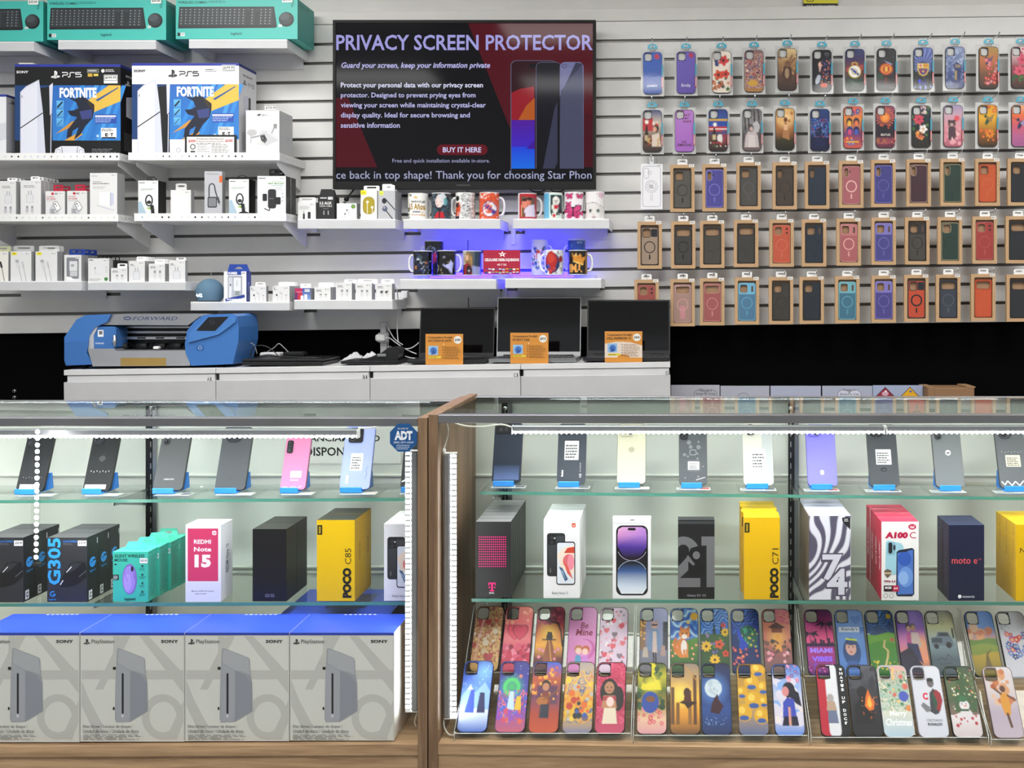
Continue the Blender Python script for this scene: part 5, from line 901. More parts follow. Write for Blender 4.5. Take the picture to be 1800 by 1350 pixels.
# ---------------------------------------------------------------- clutter beside the cutting machine
def flatlap(x0, x1, Y0, Y1, h, label, col='0e0f11', zz=None, px=500):
    z = zk(px) + .0042 if zz is None else zz; t = thing('closed_laptop', label, 'laptop', ((W(x0, 0, Y0).x + W(x1, 0, Y0).x) / 2, Y0, z)); xa, xb = W(x0, 0, Y0).x, W(x1, 0, Y0).x
    m = MB('plastic', col); m.box(xa, xb, Y0, Y1, z, z + h * .55, None, .003); m.build('base', t)
    m = MB('plastic', '121316'); m.box(xa, xb, Y0, Y1, z + h * .6, z + h, None, .003); m.build('lid', t); return z + h
zl = flatlap(425, 566, 4.19, 4.42, .026, 'closed black laptop lying beside the blue cutting machine')
flatlap(598, 700, 4.2, 4.4, .012, 'thin closed black laptop lying under the card reader', px=650)
m = MB('plastic', 'd8d8da'); c = W(478, 622, 4.35); m.box(c.x - .045, c.x + .04, 4.33, 4.38, zl + .0012, zl + .018, None, .004); m.thing('power_adapter', 'white power adapter on the closed black laptop', 'power adapter')
m = MB('rubber', '141416'); c = W(512, 622, 4.33); m.box(c.x - .03, c.x + .06, 4.31, 4.36, zl + .0012, zl + .022, None, .006); m.thing('power_adapter', 'black power adapter on the closed laptop beside the white one', 'power adapter')
for i, (pts, c_, k, r_) in enumerate((([(419, 603), (432, 601), (446, 606), (452, 622)], '8e9092', 'grey cord arching out of the blue machine', .002), ([(470, 618), (482, 611), (490, 604), (498, 610), (507, 619)], '9a9c9e', 'grey cord peaking over the adapters', .0018), ([(440, 628), (445, 612), (458, 607), (474, 612), (490, 626)], '26282a', 'dark cord looped on the closed laptop', .002), ([(445, 630), (470, 624), (500, 627), (560, 629)], '1a1b1d', 'dark cord lying along the closed laptop', .0025))):
    cable('power_cable', [W(x, y, 4.30 - .01 * i) for x, y in pts], r_, c_, k)
# upright power strip with plugs
t = thing('power_strip', 'upright white power strip against the black wall', 'power strip', W(673, 632, 4.5))
m = MB('plastic', 'c9cacc'); m.box(W(668, 0, 4.5).x, W(679, 0, 4.5).x, 4.5, 4.545, zk(670) + .0008, W(0, 566, 4.5).z, None, .004); m.build('strip_housing', t)
m = MB('plastic', 'b5b6b8'); m.pbox(664, 585, 683, 602, 4.485, .0145, None, .003); m.build('outlet_block', t)
m = MB('plastic', 'e4e4e4'); m.pbox(659, 588, 675, 600, 4.44, .044, None, .006); m.thing('plug_adapter', 'white cube charger plugged into the power strip', 'plug adapter')
for pts, k in (([(674, 594, 4.46), (684, 594, 4.45), (694, 601, 4.44), (704, 608, 4.43)], 'white lead curving from the cube charger'), ([(679, 568, 4.5), (684, 580, 4.48), (694, 596, 4.46), (708, 606, 4.44)], 'white lead falling from the top of the power strip'), ([(692, 500, 4.4), (698, 512, 4.41), (700, 540, 4.44), (698, 575, 4.46), (700, 602, 4.45)], 'thin white lead hanging down past the earphone boxes'), ([(712, 613, 4.43), (722, 612, 4.42), (732, 606, 4.42), (736, 602, 4.42)], 'white lead rising behind the matt black laptop'), ([(714, 614, 4.44), (722, 618, 4.43), (732, 622, 4.42)], 'white lead dropping behind the matt black laptop'), ([(712, 626, 4.36), (722, 629, 4.35), (733, 630, 4.34)], 'white lead lying next to the laptop hinge')): cable('charging_lead', [W(*q) for q in pts], .0022, 'd6d6d8', k)
t = thing('card_reader', 'black wedge shaped card reader lying before the power strip', 'card reader', W(688, 630, 4.3)); zr = zk(650) + .0168
m = MB('plastic', '141518'); m.prism([(W(640, 0, 4.3).x, 4.27, zr), (W(702, 0, 4.3).x, 4.27, zr), (W(706, 0, 4.3).x, 4.27, zr + .045), (W(700, 0, 4.3).x, 4.27, zr + .055), (W(685, 0, 4.3).x, 4.27, zr + .05), (W(674, 0, 4.3).x, 4.27, zr + .03), (W(655, 0, 4.3).x, 4.27, zr + .012)], (0, .08, 0)); cv = CV(m, 4.27); cv.text('SumUp', 679, 608, 688, 611, '9a9a9a', .02); m.build('shell', t)
m = MB('plastic', '77797c'); m.box(W(662, 0, 4.26).x, W(678, 0, 4.26).x, 4.262, 4.2695, zr + .012, zr + .026, None, .003); m.build('keypad_edge', t)
for x0, x1, y, k in ((604, 640, 617, 'crumpled white packing bag behind the card reader'), (636, 668, 618.5, 'flat white packet behind the card reader')):
    m = MB('film', 'ddd'); r_ = random.Random(x0); xa, xb = W(x0, 0, 4.43).x, W(x1, 0, 4.43).x; n = 9; P = []; K = []
    for j in range(5):
        for i in range(n): P.append((xa + (xb - xa) * i / (n - 1), 4.405 + .018 * j, zk(650) + .004 + (.02 + .022 * r_.random()) * math.sin(math.pi * (i + .5) / n) * (.4 + .6 * math.sin(math.pi * (j + .5) / 5))))
    b = len(P); P += [(p[0], p[1], zk(650) + .002) for p in P]; F_ = [(j * n + i, j * n + i + 1, (j + 1) * n + i + 1, (j + 1) * n + i) for j in range(4) for i in range(n - 1)]
    ring_ = list(range(n)) + [j * n + n - 1 for j in range(1, 5)] + [4 * n + i for i in range(n - 2, -1, -1)] + [j * n for j in range(3, 0, -1)]
    F_ += [(ring_[i], ring_[(i + 1) % len(ring_)], b + ring_[(i + 1) % len(ring_)], b + ring_[i]) for i in range(len(ring_))]
    m.mat = 'plastic'; m.add(P, F_, 'd2d3d6'); m.thing('packing_bag', k, 'packing bag')
# ---------------------------------------------------------------- phone cases: printed panel with a rim and an open camera corner
def case_parts(root, o, u, v, w, h, ops, rim='15161a', res=(38, 80), r=.19, txt=(), th=.008, sub=None, hole=(.07, .06, .46, .47), dim=1.0):
    """o: top corner of the case's face, u / v unit vectors along its width and downwards, w x h metres; adds the case's pieces under root"""
    o, u, v = Vector(o), Vector(u), Vector(v); n = v.cross(u).normalized(); R_ = r * w
    P = lambda x, y, d=0: o + u * x + v * y + n * d
    hx0, hy0, hx1, hy1 = [q * w for q in hole]; hr = .34 * (hx1 - hx0)
    outer = rrect(0, 0, w, h, R_, 6); inner = rrect(.018 * w, .018 * w, w - .018 * w, h - .018 * w, R_ * .92, 6); hol = rrect(hx0, hy0, hx1, hy1, hr, 5)
    k = sub or root
    m = MB('rubber', rim); m.prism([P(x, y, .0004) for x, y in outer], -n * th, None, None, [[P(x, y, .0004) for x, y in inner]]); a = m.build('case_rim', k)
    m = MB('rubber', rim); m.prism([P(x, y, -.0012) for x, y in inner], -n * .0012, None, None, [[P(x, y, -.0012) for x, y in hol]]); m.build('case_back', k)
    m = MB('rubber', rim); m.prism([P(x, y, .001) for x, y in rrect(hx0 - .02 * w, hy0 - .02 * w, hx1 + .02 * w, hy1 + .02 * w, hr * 1.1, 5)], -n * .0025, None, None, [[P(x, y, .001) for x, y in hol]]); m.build('camera_ring', k)
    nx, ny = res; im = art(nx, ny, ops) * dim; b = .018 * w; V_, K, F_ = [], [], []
    for j in range(ny + 1):
        y = b + (h - 2 * b) * j / ny; rr_ = R_ * .92; e = max(0, rr_ - (y - b), rr_ - (h - b - y)); dx = rr_ - math.sqrt(max(rr_ * rr_ - e * e, 0))
        for i in range(nx + 1):
            x = b + dx + (w - 2 * b - 2 * dx) * i / nx; V_.append(P(x, y, 0)); K.append(tuple(im[min(j, ny - 1), min(i, nx - 1)]))
    for j in range(ny):
        for i in range(nx):
            q = [j * (nx + 1) + i, j * (nx + 1) + i + 1, (j + 1) * (nx + 1) + i + 1, (j + 1) * (nx + 1) + i]
            c = ((i + .5) / nx * w, b + (h - 2 * b) * (j + .5) / ny)
            if not (hx0 - .012 * w < c[0] < hx1 + .012 * w and hy0 - .012 * w < c[1] < hy1 + .012 * w): F_.append(tuple(q))
    m = MB('case_print'); m.add(V_, F_, cols=K)
    cv = CV(m, o=o, u=u * w, v=v * w)
    for t in txt: cv.text(*t)
    m.build('printed_panel', k)
LEAF = ('2f5a30', '47733a', '6a8a44')
BIRD = lambda x, y, s, a, b: [('e', x, y, .1 * s, .24 * s, a, 25), ('p', [(x, y - .1 * s), (x + .42 * s, y - .42 * s), (x + .2 * s, y + .1 * s)], b), ('c', x - .1 * s, y - .26 * s, .09 * s, a), ('l', [(x - .16 * s, y - .28 * s), (x - .4 * s, y - .36 * s)], .025 * s, '2a2020')]
WALL_ART = [
 ('blue clear boxed case lettered with a short name in white', [('g', '2f5db8', '234a9c'), ('c', .76, .24, .14, 'b8304a')], [('JAMES', .2, 1.72, .74, 1.86, 'e8ecf8', .01)], '1a2a60'),
 ('violet clear boxed case lettered with a short girl name', [('g', '6a58b4', '5a489e'), ('c', .8, .2, .13, 'b02c4c')], [('Emily', .26, 1.7, .74, 1.9, 'f2eef8', 0)], '2a2050'),
 ('clear boxed case with large red poppies', [('g', 'e9ddcf', 'e2d4c4'), ('F', 3, 14, .08, .14, LEAF + ('3a4a80',), '2a2a30', 0, .3, 1, 2), ('f', .62, .5, .3, 'cf3a3a', '3a2024', 5, 'a82a30'), ('f', .35, 1.25, .28, 'd2492c', '3a2024', 5, 'b03a24'), ('f', .74, 1.2, .24, 'cf3f34', '4a2420', 5, 'a8302a'), ('F', 8, 14, .06, .12, ('b8443c', 'd06a4a', '8a2c34'), 'e8c860', 0, 1.55, 1, 2)], (), '20242a'),
 ('clear boxed case crowded with tiny reddish figures', [('g', '8a6a6a', '6a4a50', 'a87a44'), ('n', 21, 14, ['2c2a3a', 'b0564e', 'd8b094', '5a6a9a', 'a8384a', 'e0c8a8', '403040', 'c08a5a'], .2, 2), ('b', 4, 34, .03, .07, ['d8a888', 'b8404a', '4a5a8a', 'e0d0b8', '6a2a3a'], .05, .4, .95, 1.7), ('e', .45, 1.72, .28, .16, 'c89a3a')], (), '241c20'),
 ('clear boxed case with a brown rabbit in warm light', [('g', 'e0c490', 'a8825a', '5a4438', '3a2c28'), ('b', 6, 26, .02, .06, ['e8b070', 'c8905a', '7a5a44'], 0, .3, 1, 1.4), ('e', .52, 1.3, .27, .44, '4a342a'), ('e', .55, .8, .19, .18, '7a5840'), ('e', .72, .5, .07, .22, '8a6448', 25), ('e', .84, .62, .06, .2, '7a563e', 40), ('c', .56, .76, .03, '1a1210'), ('e', .5, 1.3, .12, .26, 'a08468')], (), '1c1816'),
 ('clear boxed black case with a dark haired profile among orange petals', [('g', '17161c', '1c1a22'), ('e', .72, 1.0, .3, .6, '1d1c38'), ('p', [(.3, .75), (.42, .6), (.5, .8), (.44, 1.05), (.38, 1.2), (.36, .95)], 'e0b4a4'), ('b', 7, 60, .012, .04, ['d8622a', 'e8903a', '4a5a9a', '8a8ab8'], .5, .5, 1, 1.95), ('e', .3, 1.55, .12, .26, 'b8c0cc', 20), ('e', .62, 1.85, .2, .12, 'c84a28'), ('h', .78, .28, .12, '8a8a94'), ('h', .78, .28, .09, '17161c')], (), '101014'),
 ('clear boxed case with a round white and gold club crest', [('g', '2a3a6a', '3a2c5a', '7a3a3a', '1c3a2c', '12241c'), ('p', [(0, 1.0), (1, .8), (1, 1.1), (0, 1.2)], 'a84a44'), ('c', .5, 1.18, .34, 'd8c068'), ('c', .5, 1.18, .29, 'eef0f2'), ('p', [(.26, 1.08), (.36, .98), (.76, 1.3), (.68, 1.4)], '2a4aa0'), ('r', .5, 1.18, .14, .05, 'c8a848'), ('e', .5, .78, .18, .1, 'c8a848'), ('e', .5, .8, .12, .06, '8a3040'), ('l', [(.3, 1.7), (.7, 1.9)], .02, '7a9a8a')], (), '14181c'),
 ('clear boxed dark case with an orange and gold club crest', [('g', '1a1c22', '24242c', '2a1c1c', '161418'), ('n', 4, 6, [None, '33363c', None, '2a2022'], 0, 2), ('p', [(.36, .62), (.86, .82), (.7, .9)], '8a9ab8'), ('e', .5, 1.08, .36, .3, 'c8502c'), ('e', .5, 1.08, .28, .22, 'e0a83a'), ('e', .5, 1.08, .2, .2, 'c23a2a'), ('R', .42, .94, .58, 1.22, 'e8b84a'), ('l', [(.5, 1.5), (.46, 1.8)], .05, '8a2a20'), ('p', [(0, 1.3), (.4, 1.4), (.1, 1.7)], '2a4a34')], (), '121216'),
 ('clear boxed case with a striped red and blue shield crest', [('g', '5a6ab0', '3a4480', '1c2a30', '141c1e'), ('S', .5, 1.0, .3, 1.2, 22, '7a8ac8'), ('R', 0, 1.25, 1, 2, '18201f'), ('p', [(.2, .82), (.82, .82), (.82, 1.15), (.72, 1.4), (.51, 1.5), (.3, 1.4), (.2, 1.15)], 'd8b44a'), ('R', .26, .86, .5, 1.02, 'e8e0d0'), ('R', .35, .86, .41, 1.02, 'c83a2a'), ('R', .26, .92, .5, .97, 'c83a2a'), ('R', .54, .86, .77, 1.02, 'd08a2a'), ('p', [(.26, 1.1), (.77, 1.1), (.68, 1.36), (.51, 1.43), (.34, 1.36)], '2a3a8a'), ('R', .34, 1.1, .42, 1.36, '9a2440'), ('R', .6, 1.1, .68, 1.36, '9a2440'), ('c', .51, 1.24, .06, 'd8a83a'), ('b', 3, 9, .02, .05, ['2a2af0'], .1, 1.7, .9, 1.95)], (), '14151c'),
 ('clear boxed case in misty blue with a pale sleeved figure shape', [('g', '8a9ac0', '5a6a9a', '3a4a80', '2c3a68'), ('n', 9, 5, [None, '7a88b0', None, 'a8b4cc'], 0, 2), ('p', [(.4, .95), (.62, .8), (.86, .95), (.84, 1.3), (.78, 2), (.45, 2), (.5, 1.3)], '2a3468'), ('R', .52, .92, .8, 1.1, '8a7a6a'), ('p', [(.5, 1.25), (.62, 1.25), (.6, 1.75), (.5, 1.7)], 'a8945a')], (), '20243a'),
 ('clear boxed case with a small bird above pink flowers on amber', [('g', 'a88a44', 'b86a3a', '6a4a30', '3a2c26'), *BIRD(.46, .78, .8, '3a3a4a', '6a4a6a'), ('F', 5, 26, .07, .13, ('c8344a', 'd8607a', 'b82a3a', 'e08a9a'), 'e8c070', .3, .7, 1, 1.95)], (), '1c1614'),
 ('clear boxed case with big pink roses cut off by the edge of view', [('g', 'e8d0d0', '8a3a4a', '3a3028'), ('b', 3, 8, .06, .1, ['c83a5a'], 0, .1, 1, .5), ('f', .6, .7, .3, 'd2506a', 'a82a44', 6, 'b83a54'), ('f', .45, 1.3, .34, 'd85a72', 'a82a44', 7, 'b83a54'), ('F', 7, 12, .08, .14, LEAF, '2a3a24', 0, 1.5, 1, 1.95)], (), '201418'),
 ('clear boxed case with a red star flag and a woman with flowers', [('g', '3a4a7a', 'c8b8a8', '6a4a3a', '2a2220'), ('R', 0, .4, .55, 1.1, 'b82c34'), ('f', .22, .62, .12, 'f0ece4', 'f0ece4'), ('p', [(.1, 1.75), (.12, 1.2), (.18, .8), (.26, .8), (.3, 1.2), (.3, 1.75)], '2a1c14'), ('R', .12, 1.3, .28, 1.6, 'b8a480'), ('e', .72, .95, .16, .22, '3a2420'), ('e', .66, 1.0, .1, .14, 'd2a084'), ('F', 3, 6, .06, .09, ('c82a3a', 'e8e0d8'), 'e0b040', .5, .65, .95, .8), ('p', [(.5, 1.3), (.9, 1.2), (1, 1.9), (.5, 1.9)], 'd8c8b8'), ('b', 4, 10, .04, .08, ['8a2a2a', 'c8a060'], .3, 1.5, .95, 1.95)], (), '181416'),
 ('lilac clear boxed case with brown joke lettering', [('g', 'b07ac4', 'a86cc0', '9e62b8')], [('EAT', .46, .22, .8, .34, '6a2a34', .02), ('MY', .52, .4, .74, .5, '6a2a34', .02), ('SHORTS', .42, .56, .86, .68, '6a2a34', .02), ('THE', .34, 1.64, .6, 1.74, '4a2434', .02), ('SIMPSONS', .12, 1.78, .88, 1.92, '4a2434', .02)], '3a2044'),
 ('clear boxed case with a white star flag above bottle and coffee', [('g', '2a3a7a', '3a5aa8', '5a3a34', '2a2020'), ('R', 0, .5, 1, .62, 'c8a04a'), ('R', 0, .62, 1, .9, '2c4aa0'), ('R', 0, .9, 1, 1.15, 'c23a3a'), ('R', 0, 1.0, 1, 1.06, 'e8e0d8'), ('f', .34, .8, .12, 'f2f0ea', 'f2f0ea'), ('p', [(.2, 1.7), (.22, 1.2), (.28, .95), (.34, .95), (.38, 1.2), (.4, 1.7)], '2a2018'), ('R', .22, 1.32, .38, 1.6, 'c8b890'), ('e', .62, 1.5, .16, .2, 'e0dcd8'), ('e', .84, 1.25, .14, .18, '5a4a7a'), ('p', [(.72, 1.3), (.98, 1.3), (.92, 1.75), (.78, 1.75)], '8a3a4a'), ('b', 5, 14, .03, .06, ['a8303a', 'e0d8c8', '4a6a3a'], .1, 1.7, .95, 1.95)], (), '161418'),
 ('clear boxed case with a pale cloaked figure in a grey wood', [('g', '6a6668', '8a8688', '4a4648', '6a5a58'), *[('l', [(x, 0), (x + .06, 1.1)], .07, '2a282a') for x in (.1, .3, .62, .86)], ('e', .74, .95, .2, .3, 'b8b6b8'), ('c', .68, .9, .02, '222'), ('c', .8, .9, .02, '222'), ('p', [(.1, 2), (.16, 1.4), (.36, 1.1), (.66, 1.1), (.84, 1.4), (.9, 2)], 'c0b4b4'), ('e', .46, 1.0, .15, .2, '4a4044'), ('e', .48, 1.04, .09, .12, 'c8a8a0'), ('p', [(.3, 2), (.34, 1.35), (.66, 1.35), (.72, 2)], 'd2c8c6')], (), '1a181a'),
 ('clear boxed case with a robed figure glowing in gold', [('g', 'd8a860', 'c88a4a', 'a86c3c', '4a3a24', '2a2418'), ('o', .55, .55, .6, 'f4d8a0'), ('b', 3, 12, .08, .18, ['b87a44', 'e0b070'], 0, .2, 1, .9), ('p', [(.34, 1.85), (.42, 1.2), (.4, .95), (.52, .72), (.7, .85), (.74, 1.2), (.78, 1.85)], 'a8764a'), ('e', .55, .62, .09, .12, '5a3420'), ('p', [(.42, .85), (.7, .85), (.66, 1.15), (.46, 1.15)], 'e0b088'), ('w', 1.6, .05, 9, 1, '3a3420', '1c1a12')], (), '1a1612'),
 ('clear boxed dark blue case with a shimmering night crowd', [('g', '24407a', '1c2c5a', '141c3c', '12183a'), ('n', 6, 8, [None, '2a5ab0', None, '5a8ad0', None, 'a03a5a'], .5, 1.5), ('p', [(.2, 2), (.3, 1.1), (.5, .9), (.7, 1.1), (.85, 2)], '161e44'), ('b', 5, 20, .015, .03, ['8ac0f0', 'd06a8a', '4a7ad0'], .05, .7, .95, 1.5)], (), '0f1220'),
 ('clear boxed case with bright poster style faces', [('g', 'd8604a', 'e08a3a', '6a3a6a', 'c85a4a'), ('F', 3, 9, .1, .16, ('d03a5a', 'e05a4a', '3a4a9a'), 'f0c050', 0, .05, 1, .5)] + [q for x, y, a, b in ((.32, .85, 'e8b04a', '3a2a2a'), (.7, .85, 'e07a4a', '2a2a44'), (.34, 1.3, 'c84a7a', '2a3a7a'), (.7, 1.3, '4a5ab0', '2a2450')) for q in (('e', x, y - .04, .17, .22, b), ('e', x, y + .04, .11, .15, a))] + [('F', 9, 8, .08, .13, ('e05a3a', 'c83a5a', '3a6ab0'), 'f0d060', 0, 1.6, 1, 1.95), ('l', [(.15, 1.85), (.8, 1.85)], .08, 'e0a83a')], (), '2a1824'),
 ('clear boxed plum case with a big orange sun and band lettering', [('g', '5a2a4a', '3a2440', '2a1e30', '6a2c44'), ('n', 7, 16, [None, 'a84a6a', None, 'c86a4a'], 0, .7), ('S', .5, .62, .3, .52, 20, 'd06a4a'), ('c', .5, .62, .27, 'e07a34'), ('c', .5, .62, .16, 'ec9a4a'), ('R', .14, 1.0, .86, 1.62, '1f1b26'), ('n', 3, 14, [None, 'c85a6a', None, 'd8904a'], 1.68, 2), ('b', 4, 6, .04, .06, ['c85a3a'], .2, 1.0, .8, 1.2)], [('BEATLES', .26, 1.46, .76, 1.58, 'e8e0d8', .01)], '1a1018'),
 ('clear boxed dark case with one rose above a white flower', [('g', '2a3448', '1c2c30', '1e2a28', '2a2420'), ('F', 4, 16, .06, .12, LEAF + ('3a5a7a',), '1c2a24', 0, 0, 1, 2), ('F', 8, 6, .06, .1, ('d8b0c0', 'e8d8d0'), 'c88a4a', .45, .05, 1, .4), ('f', .38, .72, .3, 'cf4a5e', 'a02a40', 7, 'b03a50'), ('f', .62, 1.22, .24, 'efe6e4', 'c8a848', 5, 'd8c8c8'), ('F', 3, 9, .07, .12, ('c84a44', 'd8843a'), 'f0d070', .15, 1.4, .8, 1.75)], (), '12181c'),
 ('pink clear boxed case with a dark teddy bear and balloon', [('g', '9a90b4', 'c8a0b0', 'd8949c', 'c87a88', 'a85a6a'), ('b', 3, 24, .05, .12, ['e0a0a8', 'd88a98', 'e8b8b8'], 0, 1.2, 1, 2), ('c', .72, .7, .15, 'd8545e'), ('l', [(.7, .84), (.62, 1.2)], .015, '5a3a40'), ('c', .3, .84, .07, '4a343a'), ('c', .58, .84, .07, '4a343a'), ('e', .44, .98, .2, .19, '4a363c'), ('e', .44, 1.03, .1, .09, 'b89a94'), ('p', [(.24, 1.15), (.64, 1.15), (.68, 1.6), (.56, 1.85), (.46, 1.62), (.4, 1.85), (.26, 1.8)], '503a44')], (), '2a1a22'),
 ('clear boxed case with a green bird over orange sunflowers', [('g', 'd89a24', 'e0a830', '8a5a24', '3a2a1c'), ('F', 4, 5, .12, .18, ('b83a24', 'd0582c'), 'f0c04a', .4, .02, 1, .4), *BIRD(.5, .85, .95, '24503a', '9a7a4a'), ('f', .62, 1.5, .26, 'e08a24', '6a3418', 8, 'c8641c'), ('F', 6, 12, .06, .1, ('d8702c', 'c84a24'), 'f0c050', .1, 1.3, 1, 1.95)], (), '1a1410'),
 ('clear boxed sunset case with a bird cut off by the edge of view', [('g', 'e8b08a', 'e06a3a', 'c85a6a', 'b0608a', '9a5a8a'), *BIRD(.46, 1.05, 1.0, '2a3058', '9a8ab0')], (), '2a1a20'),
]
R1X = [(1147, 86), (1206, 85), (1268.5, 84), (1325.5, 82.5), (1384, 79.5), (1445, 82), (1503, 80.5), (1558.5, 79.5), (1623, 78), (1679, 76.5), (1738, 76.5), (1794.5, 76)]
R2X = [(1146.5, 188), (1203, 187.5), (1262.5, 186.5), (1322, 186), (1380, 184.5), (1441.5, 186), (1499.5, 181.5), (1556.5, 180.5), (1619.5, 180), (1675.5, 179), (1736.5, 178.5), (1795, 178.5)]
YPK = 4.43
_hook = None
def wall_hook(cx, yt, what):
    """a steel prong with its plate in a groove of the boards"""
    global _hook
    p = W(cx, yt - 2, YW)
    if _hook is None:
        t = thing('wall_hook', 'x', 'hook', p, 'slatwall hooks')
        m = MB('plastic', 'd8dadb'); m.box(p.x - .022, p.x + .022, YW - .004, YW - .0006, p.z - .008, p.z + .02, None, .001); m.build('hook_plate', t)
        m = MB('chrome', 'd4d6d8'); m.tube([(p.x, YW - .004, p.z), (p.x, 4.415, p.z), (p.x, 4.405, p.z + .004), (p.x, 4.399, p.z + .014)], .0026); m.build('prong', t); _hook = t
    else: t = copy_tree(_hook, p - Vector(_hook.location))
    t['label'] = ' '.join(('steel wall hook of the ' + what).split()[:16])
def clear_pack(cx, yt, what, ops, txt, rim):
    w, h = 41.5, 82.5; x0, x1, yb = cx - w / 2, cx + w / 2, yt + h; s = S(YPK)
    wall_hook(cx, yt, short(what)); t = thing('phone_case_pack', what, 'boxed phone case', W(cx, yb, YPK), 'clear boxed printed phone cases')
    m = MB('film'); a, b = W(x0, yb, YPK), W(x1, yt, YPK); m.box(a.x, b.x, YPK, YPK + .018, a.z, b.z); m.build('clear_box', t)
    m = MB('card', 'c9c9c8'); m.box(a.x + .001, b.x - .001, YPK + .0155, YPK + .0172, a.z + .001, b.z - .001); cv = CV(m, YPK + .0155); m.build('liner_card', t)
    m = MB('plastic', '3fa3bd'); q = [W(x, y, YPK + .006) for x, y in ((cx - 9, yt - .3), (cx - 8.6, yt - 4.5), (cx - 4.5, yt - 8.5), (cx + 4.5, yt - 8.5), (cx + 8.6, yt - 4.5), (cx + 9, yt - .3))]; hl = [W(x, y, YPK + .006) for x, y in ((cx - 4, yt - 2.5), (cx - 3, yt - 6.3), (cx + 3, yt - 6.3), (cx + 4, yt - 2.5))]
    m.prism(q, (0, .003, 0), None, None, [hl]); m.build('hanger', t)
    m = MB('card', '3c9ab4'); m.pbox(x1 - 5, yt + 28, x1 - 2, yt + 49, YPK + .001, .0006, '3c94ac'); m.pbox(x1 - 5, yt + 49, x1 - 2, yt + 68, YPK + .001, .0006, 'a8323e'); cv = CV(m, YPK + .001); cv.text('DESIGN', x1 - 4.5, yt + 51, x1 - 2.5, yt + 66, 'f0d8d8', .02, 0, 1); cv.h += .0; m.build('side_label', t)
    m = MB('card', '44454a'); cv = CV(m, YPK + .0016, lift=0); cv.text('CASE', cx - 6, yt + 1.2, cx + 6, yt + 4.4, '4a4b50', .02); m.build('maker_lettering', t)
    pc = bpy.data.objects.new('phone_case', None); COL.objects.link(pc); pc.parent = t; pc['_o'] = list(t['_o'])
    case_parts(t, W(x0 + 4, yt + 5.5, YPK + .0075), (1, 0, 0), (0, 0, -1), 33.5 * s, 74 * s, ops, rim, (26, 56), .2, txt, .007, pc)
def short(s):
    for a in ('clear boxed ', 'boxed ', ' cut off by the edge of view'): s = s.replace(a, '')
    return s
for (cx, yt), (lab, ops, txt, rim) in zip(R1X + R2X, WALL_ART): clear_pack(cx, yt, lab, ops, txt, rim)

